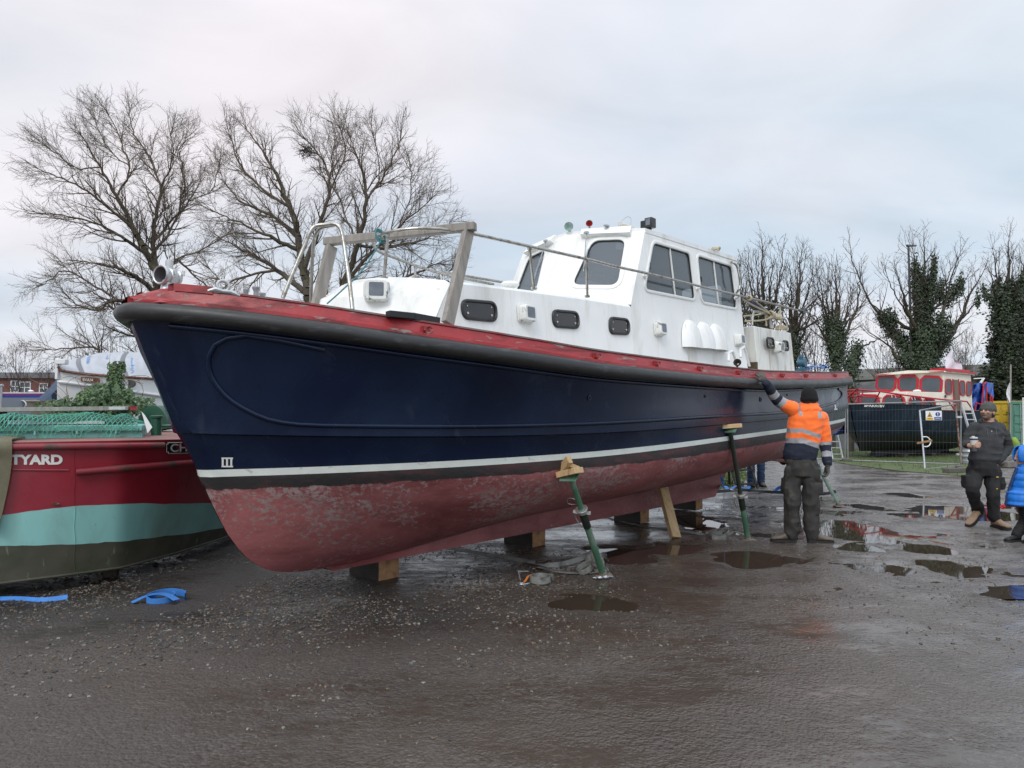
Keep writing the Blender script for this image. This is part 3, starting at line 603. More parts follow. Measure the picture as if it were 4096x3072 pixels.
LEV = [  # z(s), half breadth(s, z), stem z
    (lambda s: zf(s) - .03, lambda s: bf(s) - .055, 2.10),
    (lambda s: zf(s) - .03 - .30 * (zf(s) - zm(s)), lambda s: .62 * (bf(s) - .055) + .38 * bm_(s) - .012, 1.90),
    (lambda s: zf(s) - .03 - .65 * (zf(s) - zm(s)), lambda s: .28 * (bf(s) - .055) + .72 * bm_(s) - .014, 1.65),
    (lambda s: zm(s), lambda s: bm_(s), 1.41),
    (lambda s: zl(s), lambda s: bm_(s) - .008, 1.345),
    (lambda s: zl(s) - .012, lambda s: bm_(s) - .045, 1.337),
    (lambda s: .5 * zl(s) + .5 * zs(s), lambda s: .5 * (bm_(s) - .05) + .5 * bs_(s), 1.21),
    (lambda s: zs(s), lambda s: bs_(s), 1.083),
    (lambda s: zs(s) - .05, lambda s: bs_(s) - .006, 1.032)]
def zbot(s): return .23 if s > -.715 else stem_z(s)
zcr = sm([(-.72, .232), (-.1, .26), (.4, .33), (1.0, .43), (1.8, .48), (2.8, .51), (4, .55), (5.5, .63), (6.95, .70), (8.0, .86), (9.2, 1.06)])
def under(s, w):                               # the underwater section
    zt = zs(s) - .05; bt = max(bs_(s) - .006, .012); zb = zcr(s) if s > -.72 else stem_z(s)
    k = max(0, min(1, (s + 1.6) / 3.6)); k = k * k * (3 - 2 * k); ok = .006 if s < -.9 else (.006 + (s + .9) * .075 if s < -.3 else min(.11, .051 + (s + .3) * .1))
    p = 1.05 + 1.25 * k; q = .95 - .33 * k
    z = zt - (zt - zb) * w; o = ok + (bt - ok) * max(0, 1 - w ** p) ** q if bt > ok else bt * (1 - w * .3)
    return o, z
WW = [0, .05, .1, .155, .21, .28, .36, .44, .52, .6, .68, .75, .82, .88, .93, .965, .985, 1.0]
def hull_rows():
    rows = []
    for zfn, bfn, z0 in LEV:
        s0 = stem_s(z0); row = []
        for v in VV:
            s = s0 + (send(zfn(SE)) - s0) * v; o = max(bfn(s) if v > 0 else .0, .0)
            if v > 0: o = max(o, .02)
            row.append((s, o, zfn(s) if v > .01 else z0 * (1 - v / .01) + zfn(s) * (v / .01)))
        rows.append(row)
    ss = [p[0] for p in rows[-1]]
    for w in WW[1:]:
        row = []
        for s in ss:
            se = s if s > -1.7 else s; o, z = under(se, w); row.append((s - (.10 * w if s > 8.5 else 0), o if s > ss[0] else 0.0, z))
        rows.append(row)
    return rows
HR = hull_rows(); nL = len(LEV)
def hull_o(s, z):                              # half breadth of the skin at s, z
    zz = []; oo = []
    for zfn, bfn, z0 in LEV: zz.append(zfn(s)); oo.append(max(bfn(s), .0))
    for w in WW[1:]: o, zc = under(s, w); zz.append(zc); oo.append(o)
    return float(np.interp(z, zz[::-1], oo[::-1]))
def hitH(px, py, out=0.0):                     # the photograph's pixel on the near side of the hull
    o = 1.0
    for _ in range(50):
        p = hitO(px, py, o); o = .5 * o + .5 * (hull_o(p.x, p.z) + out)
    p.y = -o; return p
def hullmat(i):
    if i < 7: return 0
    if i == 7: return 1
    return 3
mb = MB()
for sgn in (-1, 1):
    mb.grid([[(s, sgn * o, z) for s, o, z in row] for row in HR], mf=lambda i, j: hullmat(i))
    # deadwood keel
    ks = [s for s in [p[0] for p in HR[-1]] if -.72 < s < 6.9]
    ks = [-.72] + ks + [6.9]; rows = []
    for t in (0, .5, 1):
        rows.append([(min(s, 6.93 - .62 * t) , sgn * ((under(s, 1)[0]) * (1 - t) + (.12) * t + (.05 * (1 - t) ** 2 if 0 else 0)), zcr(s) * (1 - t) + .225 * t) for s in ks])
    mb.grid(rows, 3)
tr = [(HR[i][-1]) for i in range(len(HR))]
mb.add([(s, -o, z) for s, o, z in tr] + [(s, o, z) for s, o, z in tr[::-1]], [tuple(range(2 * len(tr)))], 0)
mb.add([(-.72, -.12, .225), (-.72, .12, .225), (6.31, .12, .225), (6.31, -.12, .225)], [(0, 1, 2, 3)], 3)
mb.add([(6.31, -.12, .225), (6.31, .12, .225), (6.93, .1, .70), (6.93, -.1, .70)], [(0, 1, 2, 3)], 3)
mb.build('hull', [M['navy'], M['boot'], M['band'], M['anti']], boat, smooth=28)
# moulding round the topsides: the long line low down, turned up and back at both ends
mo = []
for px, py in [(1300, 1399), (1120, 1362), (985, 1342), (910, 1352), (862, 1378), (836, 1425), (833, 1470), (848, 1512), (870, 1545), (897, 1577), (930, 1605), (972, 1631), (1020, 1656), (1071, 1676), (1130, 1689), (1196, 1697)]: mo.append(hitH(px, py))
for i in range(56):
    s = -1.22 + i * (7.4 / 55); mo.append(Vector((s, -hull_o(s, zm(s)), zm(s))))
for px, py in [(3272, 1629), (3310, 1620), (3340, 1611), (3358, 1598), (3366, 1582), (3364, 1566), (3352, 1556)]: mo.append(hitH(px, py))
mb = MB(); mb.tube(mo, .019, 8, flat=1.0); mb.tube([(p.x, -p.y, p.z) for p in mo], .019, 8)
# and the small bead right under the fender
for sg in (-1, 1): mb.tube([(s, sg * (hull_o(s, zf(s) - .076) + .0), zf(s) - .076) for s in np.linspace(-2.10, 8.8, 70)], .019, 8)
mb.build('hull_moulding', M['navy'], boat, smooth=60)
# white III mark, draught mark and skin fittings
mb = MB()
for x0 in (891, 908, 925):
    c = [hitH(x, y, .006) for x, y in ((x0 - 4, 1833), (x0 + 4, 1833), (x0 + 4, 1866), (x0 - 4, 1866))]; mb.add(c, [(0, 1, 2, 3)])
for y0 in (1833, 1866):
    c = [hitH(x, y, .006) for x, y in ((886, y0 - 3), (932, y0 - 3), (932, y0 + 3), (886, y0 + 3))]; mb.add(c, [(0, 1, 2, 3)])
mb.build('draught_mark', M['whitetxt'], boat, smooth=0)
mb = MB(); c = [hitH(x, y, .006) for x, y in ((3337, 1620), (3343, 1618), (3346, 1634), (3350, 1634), (3350, 1639), (3336, 1640), (3336, 1635), (3340, 1634), (3338, 1625))]
mb.add(c, [tuple(range(9))]); mb.build('stern_mark', M['whitetxt'], boat, smooth=0)
for (px, py, r) in ((2356, 1591, .022), (2820, 1585, .016), (3042, 1598, .03), (3148, 1580, .012)):
    p = hitH(px, py); n = Vector((0, -1, 0)); mb = MB(); mb.lathe(p + n * -.01, n, [(0, r), (.018, r), (.018, r * .7), (.004, r * .6), (.003, .001)], 14)
    mb.build('skin_fitting', M['navy'] if r > .02 else M['bronze'], boat)
# fender: a fat black rubber tube all the way round
fp = []
ss = [-2.262, -2.235, -2.19, -2.13, -2.05, -1.95, -1.83, -1.69, -1.5, -1.3, -1.05, -.8] + list(np.linspace(-.5, 8.8, 44))
near = [Vector((s, -(bf(s) - .01), zf(s))) for s in ss]; far = [Vector((p.x, -p.y, p.z)) for p in near]
e = near[-1]; st = [Vector((9.0, e.y + .05, zf(9.0))), Vector((9.08, e.y + .2, zf(9.05))), Vector((9.12, e.y * .4, zf(9.05))), Vector((9.12, -e.y * .4, zf(9.05))), Vector((9.08, -e.y - .2, zf(9.05))), Vector((9.0, -e.y - .05, zf(9.0)))]
mb = MB(); mb.tube(near[::-1] + [Vector((-2.272, 0, zf(-2.27)))] + far + st[::-1], .060, 16, closed=True)
mb.build('rubber_fender', M['rubber'], boat, smooth=70)
for i in (8, 12, 18, 26, 34, 42, 50): mb = MB(); p = near[i]; d = (near[i + 1] - near[i - 1]).normalized(); mb.tube([p - d * .0015, p + d * .0015], .0608, 16); mb.build('fender_joint', M['black'], boat)
# the rail: a lip over the fender, an upright red timber and its worn top
def rail(sg):
    a = []; ss_ = [-2.27, -2.24, -2.2, -2.13, -2.05, -1.95, -1.83, -1.69, -1.5, -1.3, -1.05, -.8] + list(np.linspace(-.5, 8.85, 50))
    for s in ss_:
        b = bf(s); h = .165 * min(1, .62 + (s + 2.27) * 1.8); z = zf(s)
        prof = [(-.045, .04), (.006, .046), (.012, .052), (.010, .078), (.002, .083), (-.030, .086), (-.034, .092), (-.046, h - .010), (-.052, h), (-.10, h), (-.112, h - .01), (-.115, .03)]
        a.append([(s, sg * max(b + q, .0), z + t) for q, t in prof])
    return a
mb = MB(); mb.grid(rail(-1)); mb.grid(rail(1))
p0 = rail(-1)[-1]; p1 = rail(1)[-1]; mb.grid([[(x + .06, y, z) for x, y, z in p0], [(x + .06, y, z) for x, y, z in p1]]); mb.grid([p0, [(x + .06, y, z) for x, y, z in p0]]); mb.grid([p1, [(x + .06, y, z) for x, y, z in p1]])
mb.build('toe_rail', M['redpaint'], boat, smooth=30)
for sg in (-1, 1):                              # worn capping along its top
    mb = MB(); rows = [[], [], [], []]
    for s in [-1.98, -1.9, -1.8, -1.65, -1.5, -1.3, -1.05, -.8] + list(np.linspace(-.5, 8.8, 46)):
        b = bf(s); z = zf(s) + .165
        for r_, (q, t) in zip(rows, ((-.040, -.001), (-.042, .012), (-.118, .012), (-.120, -.001))): r_.append((s, sg * (b + q), z + t))
    mb.grid(rows); mb.build('rail_capping', M['railcap'], boat, smooth=30)
# bow cap: the wedge at the stem head
mb = MB(); z0 = zf(-2.2)
bot = [(-2.29, 0, z0 + .05), (-2.18, -.27, z0 + .055), (-1.99, -.40, z0 + .055), (-1.99, .40, z0 + .055), (-2.18, .27, z0 + .055)]
top = [(-2.20, 0, z0 + .135), (-2.12, -.15, z0 + .165), (-1.99, -.24, z0 + .185), (-1.99, .24, z0 + .185), (-2.12, .15, z0 + .165)]
mb.hexa(bot, top); mb.build('bow_cap', M['redpaint'], boat, bevel=.008)
for sg in (-1, 1): mb = MB(); mb.grid([[(s, sg * (bf(s) - o_), zf(s) + z_) for s in np.linspace(-2.10, -1.93, 5)] for o_, z_ in ((.035, .15), (.04, .200), (.12, .202), (.125, .15))]); mb.build('rail_doubler', M['redpaint'], boat)
# deck
mb = MB(); rows = []
for s in [-2.0, -1.9, -1.75, -1.5, -1.2, -.8] + list(np.linspace(-.4, 8.85, 24)):
    b = max(bf(s) - .11, .02); z = zf(s) + .045; rows.append([(s, y * b, z + .05 * (1 - y * y)) for y in (-1, -.8, -.5, 0, .5, .8, 1)])
mb.grid(rows); mb.build('deck', M['deck'], boat)
# eyebolts along the rail
mb0 = MB()
mb0.box((0, -.006, 0), (.06, .014, .05)); mb0.tube([(.02 + .024 * math.cos(a), -.026, -.006 + .024 * math.sin(a)) for a in np.linspace(0, 2 * math.pi, 13)[:-1]], .007, 6, closed=True); mb0.box((-.012, -.02, .0), (.016, .028, .03))
eb = mb0.build('eye_bolt', M['redpaint'], boat, bevel=.003)
for k, (px, py) in enumerate([(1700, 1316), (2380, 1424), (2622, 1462), (2795, 1478), (2950, 1485), (3030, 1490), (3125, 1490), (3220, 1496), (3338, 1492)]):
    o = 1.3
    for _ in range(40): p = hitO(px, py, o); o = bf(p.x) - .035
    q = eb if k == 0 else eb.copy()
    if k: COL.objects.link(q); q.parent = boat
    q.location = (p.x, -o, zf(p.x) + .115); q.rotation_euler = (0, 0, -math.atan(bf(p.x + .1) - bf(p.x - .1)) * 5 * 0 - math.atan((bf(p.x + .1) - bf(p.x - .1)) / .2))
# ---- cabin trunk and wheelhouse
So = lambda s, z: 1.1 - .08 * (z - 2) - .035 * (5 - s)
SN = Vector((-.035, -1, .08 * -1)).normalized(); SN = Vector((-.035, -1, 0)).cross(Vector((0, 0, 1))).cross(Vector((1, 0, 0))) * 0 + Vector((-.035, -1, 0)); SN.z = 0
SN = Vector((1, -.035, 0)).cross(Vector((0, .08, 1))).normalized(); SN = SN if SN.y < 0 else -SN; SP = (5, -1.1, 2.0)
def hitS(px, py, out=0.0): return hitL(px, py, Vector(SP) + SN * out, SN)
ztr = sm([(-.8, 2.52), (-.166, 2.561), (.574, 2.599), (1.478, 2.642), (2.467, 2.669), (3.5, 2.69)])
mb = MB()
ST = [-.166, .1, .5, 1.0, 1.5, 2.0, 2.466]
for sg in (-1, 1):
    fx = lambda s, d: s if s > -.16 else s - d
    rows = [[(fx(s, .36), sg * So(s, 1.9), 1.9) for s in ST], [(fx(s, .10), sg * So(s, 2.37), 2.37) for s in ST], [(s, sg * So(s, ztr(s) - .03), ztr(s) - .03) for s in ST], [(s, sg * (So(s, ztr(s)) - .02), ztr(s) - .006) for s in ST], [(s, sg * (So(s, ztr(s)) - .06), ztr(s)) for s in ST]]
    mb.grid(rows)
rows = []; ys_ = [-1 + i * .125 for i in range(17)]
for y in ys_:
    s0 = float(np.interp(abs(y), [0, .4, 1], [-.43, -.37, -.166])); row = []
    for s in ST:
        s_ = s if s > -.16 else s0; row.append((s_, y * (So(s_, ztr(s_)) - .06), ztr(s_) + .085 * (1 - y * y)))
    rows.append(row)
mb.grid(rows)
frontT = [r[0] for r in rows]; sh = []; base = []; lip = []
for p, y in zip(frontT, ys_):
    lip.append((p[0] - .012, y * So(-.166, ztr(-.166)), p[2] - .03))
    x_ = float(np.interp(abs(y), [0, .4, 1], [-.78, -.70, -.266])); sh.append((x_, y * So(-.266, 2.37), 2.37 + .05 * (1 - y * y)))
    x_ = float(np.interp(abs(y), [0, .4, 1], [-.92, -.82, -.526])); base.append((x_, y * So(-.526, 1.9), 1.9))
lip[0] = (-.166, lip[0][1], ztr(-.166) - .03); lip[-1] = (-.166, lip[-1][1], ztr(-.166) - .03)
mb.grid([frontT, lip, sh, base]); mb.build('cabin_trunk', M['gel'], boat, smooth=22)
# wheelhouse
zr = lambda s: 3.593 + (s - 2.888) * .0236
A0 = Vector((2.467, -.958, 2.667)); A1 = Vector((2.888, -.899, 3.593)); C1 = Vector((2.60, 0, 3.645))
FN = (A1 - A0).cross(C1 - A0).normalized(); FN = FN if FN.x < 0 else -FN
C0 = Vector((0, 0, 2.69)); C0.x = A0.x + (-(FN.y * (0 - A0.y) + FN.z * (C0.z - A0.z))) / FN.x
def mir(L): return [Vector((p[0], -p[1], p[2])) for p in L]
def loopS(pts, r): return rquad([hitS(*p) for p in pts], r)
W1 = loopS([(2613, 972), (2757, 1015), (2779, 1196), (2580, 1156)], .07); W2 = loopS([(2789, 1024), (2925, 1067), (2946, 1232), (2807, 1205)], .07)
def loopF(pts, r): return rquad([hitL(px, py, A0, FN) for px, py in pts], r)
F1 = loopF([(2372, 962), (2502, 958), (2470, 1142), (2288, 1140)], .10)
mb = MB(); SV = lambda s, z: Vector((s, -So(s, z), z))
side = [SV(2.467, 2.667), SV(2.888, 3.593), SV(5.219, 3.648), SV(5.257, 1.95), SV(2.467, 1.95)]
front = [A0, A1, C1, C0]
holed(mb, side, [W1, W2]); holed(mb, front, [F1]); holed(mb, mir(side), [mir(W1), mir(W2)]); holed(mb, mir(front), [mir(F1)])
back = [SV(5.219, 3.648), mir([SV(5.219, 3.648)])[0], mir([SV(5.257, 1.95)])[0], SV(5.257, 1.95)]
bw = rquad([Vector((5.0, .15, 3.3)), Vector((5.0, .75, 3.3)), Vector((5.015, .75, 2.7)), Vector((5.015, .15, 2.7))], .06)
bx = lambda z: 5.257 - .038 * (z - 1.95) / 1.698
holed(mb, back, [[Vector((bx(p.z), p.y, p.z)) for p in bw], [Vector((bx(p.z), p.y - .9, p.z)) for p in bw]])
mb.build('wheelhouse', M['gel'], boat, smooth=20)
# roof with a crown and a small lip
mb = MB(); rows = []
for s in (0, 3.2, 3.9, 4.6, 5.225):
    row = []
    for i in range(13):
        y = -1 + i / 6; s_ = s if s else C1.x - .012 + (A1.x - C1.x) * abs(y); w = So(s_, 3.55) + .004
        row.append((s_, y * w, zr(s_) + .055 * (1 - y * y) + .002))
    rows.append(row)
mb.grid(rows); low = [[(x, y, z - .055) for x, y, z in r] for r in (rows[0], rows[-1])]
mb.grid([rows[0], low[0]]); mb.grid([rows[-1], low[1]])
for j in (0, -1): mb.grid([[r[j] for r in rows], [(r[j][0], r[j][1], r[j][2] - .05) for r in rows]])
mb.build('roof', M['gel'], boat, smooth=30)
# inside
mb = MB(); mb.add([(2.5, -.85, 2.2), (5.2, -.95, 2.2), (5.2, .95, 2.2), (2.5, .85, 2.2)], [(0, 1, 2, 3)]); mb.add([(2.92, -.86, 3.56), (5.18, -.93, 3.61), (5.18, .93, 3.61), (2.92, .86, 3.56)], [(0, 1, 2, 3)])
mb.hexa([(2.4, -.75, 2.35), (2.85, -.85, 2.35), (2.85, .85, 2.35), (2.4, .75, 2.35)], [(2.52, -.8, 2.70), (2.80, -.86, 2.74), (2.80, .86, 2.74), (2.52, .8, 2.70)])
mb.build('cabin_lining', M['interior'], boat, smooth=0)
mb = MB(); c = Vector((2.88, -.42, 2.85)); mb.tube([c + Vector((.05 * math.sin(a), .14 * math.cos(a), .13 * math.sin(a))) for a in np.linspace(0, 6.283, 21)[:-1]], .010, 6, closed=True)
for a in (0.5, 2.6, 4.7): mb.cyl(c, c + Vector((.05 * math.sin(a), .14 * math.cos(a), .13 * math.sin(a))), .007)
mb.cyl(c, (2.66, -.42, 2.72), .014); mb.build('steering_wheel', M['dash'], boat); mb = MB(); mb.box((2.66, -.1, 2.78), (.16, .35, .10)); mb.cyl((2.7, -.2, 2.72), (2.68, -.2, 2.92), .02); mb.cyl((2.75, -.7, 2.72), (2.75, -.73, 2.88), .012); mb.box((2.78, .5, 2.84), (.05, .3, .2)); mb.build('instruments', M['dash'], boat)
# window frames and panes
def window(loop, nrm, parent, fw=.035, rails=None, name='window'):
    mb = MB(); ring_mb(mb, loop, nrm, fw, .014, .03); f = mb.build(name, M['whitefit'], parent, smooth=50)
    mb = MB(); lp = [p - nrm * .018 for p in loop]; mb.add(lp + [p - nrm * .005 for p in lp], [tuple(range(len(lp)))] ); mb.v = mb.v[:len(lp)]
    mb.build('pane', M['glass'], f, smooth=0)
    mb = MB(); lp2 = inset(loop, .008, nrm); mb.grid([[p - nrm * .016 for p in loop], [p - nrm * .004 for p in inset(loop, .002, nrm)], [p - nrm * .004 for p in lp2], [p - nrm * .016 for p in lp2]], closed=True); mb.build('window_seal', M['black'], f, smooth=40)
    if rails:
        for a, b in rails: mb = MB(); mb.beam(a - nrm * .008, b - nrm * .008, .016, .014, nrm); mb.build('glazing_bar', M['whitefit'], f)
    return f
window(W1, SN, boat, rails=[(hitS(2681, 992), hitS(2703, 1182))]); window(W2, SN, boat, rails=[(hitS(2856, 1044), hitS(2877, 1220))])
mn = lambda n: Vector((n.x, -n.y, n.z))
window(mir(W1), mn(SN), boat); window(mir(W2), mn(SN), boat)
window(F1, FN, boat, .05, name='windscreen'); window(mir(F1), mn(FN), boat, .05, name='windscreen')
mb = MB(); mb.box(hitS(2865, 1118) + Vector((0, .20, 0)), (.12, .004, .12)); mb.v = []; mb.f = []; mb.m = []
mb.lathe(hitS(2862, 1120) + Vector((0, .025, 0)), (0, 1, 0), [(0, .001), (0, .075), (.006, .075)], 20); mb.build('round_sticker', mk('pale_sticker', (.45, .55, .58), .5, var=.3, vscale=25), boat)
mb = MB(); q = [hitL(px, py, A0 - FN * .03, FN) for px, py in ((2464, 974), (2496, 973), (2494, 997), (2464, 996))]; mb.add(q, [(0, 1, 2, 3)]); mb.build('label_plate', M['signwhite'], boat, smooth=0)
for px, py in ((2597, 1064), (2803, 1117)):
    mb = MB(); p = hitS(px, py); mb.box(p + SN * .0, (.016, .03, .07)); mb.build('window_latch', M['black'], boat, bevel=.003)
# brow boxes (blind housings) over the windscreens, with wiper arms
for sg in (-1, 1):
    m_ = (lambda p: p) if sg < 0 else (lambda p: Vector((p[0], -p[1], p[2])))
    a = [hitL(px, py, A0, FN) for px, py in ((2328, 922), (2528, 909), (2524, 944), (2326, 951))]
    mb = MB(); n = FN; bot = [m_(p - n * .02) for p in a]; top = [m_(a[0] + n * .03), m_(a[1] + n * .03), m_(a[2] + n * .07), m_(a[3] + n * .07)]; mb.hexa(bot, top)
    br = mb.build('blind_housing', M['whitefit'], boat, bevel=.004)
    mb = MB(); p = m_(hitL(2352, 946, A0, FN) + n * .07); q = m_(hitL(2338, 1080, A0, FN) + n * .035); mb.box(p, (.05, .05, .025)); mb.tube([p, (p * .6 + q * .4) + Vector((0, 0, .0)), q], [.006, .006, .005], 6); mb.beam(m_(hitL(2354, 1000, A0, FN) + n * .02), m_(hitL(2336, 1090, A0, FN) + n * .02), .006, .016, n); mb.build('wiper', M['galv'], boat)
# dark framed ports along the trunk
def portlight(q, r=.05, mat='port'):
    lp = rquad(q, r, 4); mb = MB(); ring_mb(mb, lp, SN, .026, .022, .0); f = mb.build('porthole', M['rubber'], boat, smooth=50)
    mb = MB(); mb.add([p + SN * .006 for p in lp], [tuple(range(len(lp)))]); mb.build('pane', M[mat], f, smooth=0)
    lp2 = inset(lp, .02, SN); c = sum(lp2, Vector()) / len(lp2)
    for i in (2, 7, 12, 17):
        mb = MB(); p = lp2[i] * .9 + c * .1; mb.cyl(p + SN * .005, p + SN * .014, .010 if i in (12, 17) else .006, n=8); mb.build('port_screw', M['galvbright'], f)
portlight([hitS(*p) for p in ((1849, 1208), (1975, 1218), (1978, 1278), (1854, 1266))])
portlight([hitS(*p) for p in ((2212, 1248), (2305, 1256), (2309, 1307), (2216, 1300))])
portlight([hitS(*p) for p in ((2439, 1276), (2509, 1284), (2511, 1332), (2440, 1328))])
# white box lights on the trunk side
def boxlight(c, w, h, d, nrm, along, up=Vector((0, 0, 1)), tilt=0):
    a = Vector(along).normalized(); n = Vector(nrm).normalized(); u = n.cross(a).normalized(); u = u if u.z > 0 else -u
    mb = MB(); rows = []
    for t, k in ((0, 1.12), (.02, 1.12), (.021, 1.0), (d * .85, .96), (d, .86)):
        rows.append([c + n * t + a * x * k + u * y * k for x, y in rrect((0, 0), w / 2, h / 2, .03, 4)])
    mb.grid(rows, closed=True); mb.add(rows[-1], [tuple(range(len(rows[-1])))]); f = mb.build('light_box', M['grimefit'], boat, smooth=50)
    mb = MB(); lp = [c + n * (d + .002) + a * x + u * y for x, y in rrect((0, .005), w * .30, h * .32, .012, 3)]; mb.add(lp, [tuple(range(len(lp)))]); mb.build('lens', M['lampglass'], f, smooth=0)
AX = Vector((1, 0, 0))
boxlight(hitS(2097, 1258), .175, .15, .085, SN, AX); boxlight(hitS(2631, 1318), .16, .15, .085, SN, AX); boxlight(hitS(2948, 1362), .16, .15, .09, SN, AX)
boxlight(hitL(1500, 1168, (-.62, -.5, 2.40), Vector((-.5, -.6, .5)).normalized()) + Vector((.04, .03, 0)), .19, .17, .14, Vector((-.62, -.75, .03)), Vector((.75, -.62, 0)))
# three cowls over the engine-room vents
for (x0, x1, yt, yb0, yb1) in ((2727, 2799, 1269, 1389, 1393), (2783, 2852, 1279, 1393, 1398), (2834, 2899, 1288, 1397, 1404)):
    p0 = hitS(x0, yb0); p1 = hitS(x1, yb1); w = (p1 - p0).length; rows = []; base = (p0 + p1) / 2; base.x = (p0.x + p1.x) / 2; hgt = .335
    for i in range(11):
        t = i / 10; z = base.z + hgt * math.sin(t * math.pi / 2) ** .9 if 1 else 0; k = math.cos(t * math.pi / 2) ** .8 if t < 1 else .02; row = []
        for j in range(11):
            a = math.pi * j / 10; row.append((base.x - math.cos(a) * w / 2 * k, -So(base.x, z) - math.sin(a) * .115 * k, z))
        rows.append(row)
    mb = MB(); mb.grid(rows); mb.grid([[tuple(Vector(p)) for p in rows[0]], [(p[0], p[1] + .0, p[2] - .006) for p in rows[0]]]); mb.build('vent_cowl', M['gel'], boat, smooth=60)
# J pipes and a bronze horn on the side deck
for px, xt, yt in ((2927, 2915, 1410), (2976, 2962, 1395)):
    b = hitO(px + 22, 1464, 1.25); t0 = hitO(xt + 13, yt, 1.25); l0 = hitO(xt, yt + 10, 1.27); e0 = hitO(xt, yt + 34, 1.28)
    mb = MB(); m1 = (b * .3 + t0 * .7) + Vector((.03, 0, .0)); mb.tube([b, b * .6 + t0 * .4 + Vector((.01, 0, 0)), m1, t0 + Vector((.03, 0, .0)), t0 + Vector((0, 0, .015)), l0 + Vector((-.005, 0, .02)), l0, e0], .017, 8); mb.build('vent_pipe', M['whitefit'], boat)
p = hitO(2945, 1452, 1.28); mb = MB(); mb.lathe(p + Vector((.06, 0, -.02)), (-1, -.3, .25), [(0, .018), (.05, .022), (.1, .05), (.105, .048), (.07, .02)], 12); mb.cyl(p + Vector((.03, 0, -.09)), p + Vector((.03, 0, -.02)), .014); mb.build('deck_horn', M['bronze'], boat)
# aft cabin
ao = lambda z: 1.12 - .05 * (z - 2)
AN = Vector((0, -1, -.05)).normalized()
def hitA(px, py): return hitL(px, py, (0, -1.05, 2.0), AN)
q = [hitA(3022, 1303), hitA(3168, 1331), hitA(3181, 1480), hitA(3034, 1478)]
mb = MB(); N1 = [(5.53, 2.73), (6.99, 2.755), (7.12, 2.0), (5.64, 2.0)]
mb.hexa([(5.77, -1.05, 2.0), (7.29, -1.05, 2.0), (7.29, 1.05, 2.0), (5.77, 1.05, 2.0)], [(5.72, -1.012, 2.75), (7.20, -1.012, 2.785), (7.20, 1.012, 2.785), (5.72, 1.012, 2.75)]); mb.build('aft_cabin', M['gelworn'], boat, bevel=.012)
mb = MB(); mb.box((6.5, 0, 2.02), (1.72, 2.22, .06)); mb.build('cabin_sill', M['gelworn'], boat, bevel=.01)
SNo, SN2 = SN, AN
SN = AN
portlight([hitA(*p) for p in ((3066, 1354), (3089, 1357), (3093, 1390), (3069, 1386))], .03); portlight([hitA(*p) for p in ((3131, 1367), (3147, 1369), (3150, 1399), (3134, 1397))], .03)
boxlight(hitA(3106, 1389) + AN * 0, .17, .155, .095, AN, AX); SN = SNo
mb = MB(); mb.box((5.50, -.98, 2.15), (.02, .18, .17)); mb.v = []; mb.f = []; mb.m = []
mb.box((5.73, -.94, 2.16), (.06, .20, .15)); mb.build('rusted_step', mk('rusty_plate', (.07, .05, .028), .9, var=.4, vscale=16), boat)
# hoops on the aft cabin
def hoop(pts, r, mat, name, parent=boat, **k): mb = MB(); mb.tube(smoothp(pts), r, 8, **k); return mb.build(name, M[mat], parent, smooth=70)
def smoothp(pts, n=5):
    pts = [Vector(p) for p in pts]; out = []
    for i in range(len(pts) - 1):
        p0 = pts[max(i - 1, 0)]; p1 = pts[i]; p2 = pts[i + 1]; p3 = pts[min(i + 2, len(pts) - 1)]
        for j in range(n):
            t = j / n; out.append(.5 * ((2 * p1) + (p2 - p0) * t + (2 * p0 - 5 * p1 + 4 * p2 - p3) * t * t + (3 * p1 - p0 - 3 * p2 + p3) * t ** 3))
    return out + [pts[-1]]
H = lambda px, py, o: hitO(px, py, o)
oa = .97
hoop([H(3008, 1300, oa), H(3012, 1262, oa), H(3018, 1248, oa), H(3028, 1246, oa), H(3078, 1259, oa), H(3128, 1273, oa), H(3140, 1278, oa), H(3147, 1292, oa), H(3149, 1324, oa)], .017, 'steel', 'grab_hoop')
far_h = [H(3008, 1300, oa), H(3012, 1262, oa), H(3018, 1248, oa), H(3028, 1246, oa), H(3078, 1259, oa), H(3128, 1273, oa), H(3140, 1278, oa), H(3147, 1292, oa), H(3149, 1324, oa)]
hoop([(p.x, -p.y, p.z) for p in far_h], .017, 'steel', 'grab_hoop')
mb = MB(); mb.cyl(H(3083, 1312, oa), H(3081, 1258, oa), .015); mb.build('grab_hoop', M['steel'], boat)
# grab rail on the wheelhouse edge
hoop([hitS(2927, 1048), hitS(2932, 1050, .07), hitS(2948, 1066, .09), hitS(2957, 1105, .1), hitS(2960, 1140, .09), hitS(2953, 1162, .07), hitS(2946, 1172, .0)], .015, 'steel', 'grab_rail')
# handrail: from the wheelhouse side round the front of the trunk
nr = [hitS(x, y, .09) for x, y in ((2990, 1190), (2800, 1145), (2600, 1096), (2459, 1065), (2345, 1036), (2120, 986), (1990, 957), (1872, 932))]
nf = [H(1740, 915, .90), H(1640, 916, .78), H(1560, 928, .62), H(1520, 942, .45)]
farr = [H(1495, 960, .22), H(1497, 985, -.1), H(1520, 1008, -.42), H(1571, 1028, -.66), H(1662, 1062, -.86), H(1800, 1102, -.91), H(1975, 1137, -.94)]
pts = nr + nf + farr; l_ = farr[-1]
pts += [Vector((1.5, 1.0, l_.z + .03)), Vector((2.7, 1.03, l_.z + .08)), Vector((5.1, 1.11, l_.z + .2))]
mb = MB(); mb.tube(smoothp(pts), .0155, 8); mb.build('handrail', M['steel'], boat, smooth=70)
print('RAIL', [tuple(round(c, 2) for c in p) for p in pts])
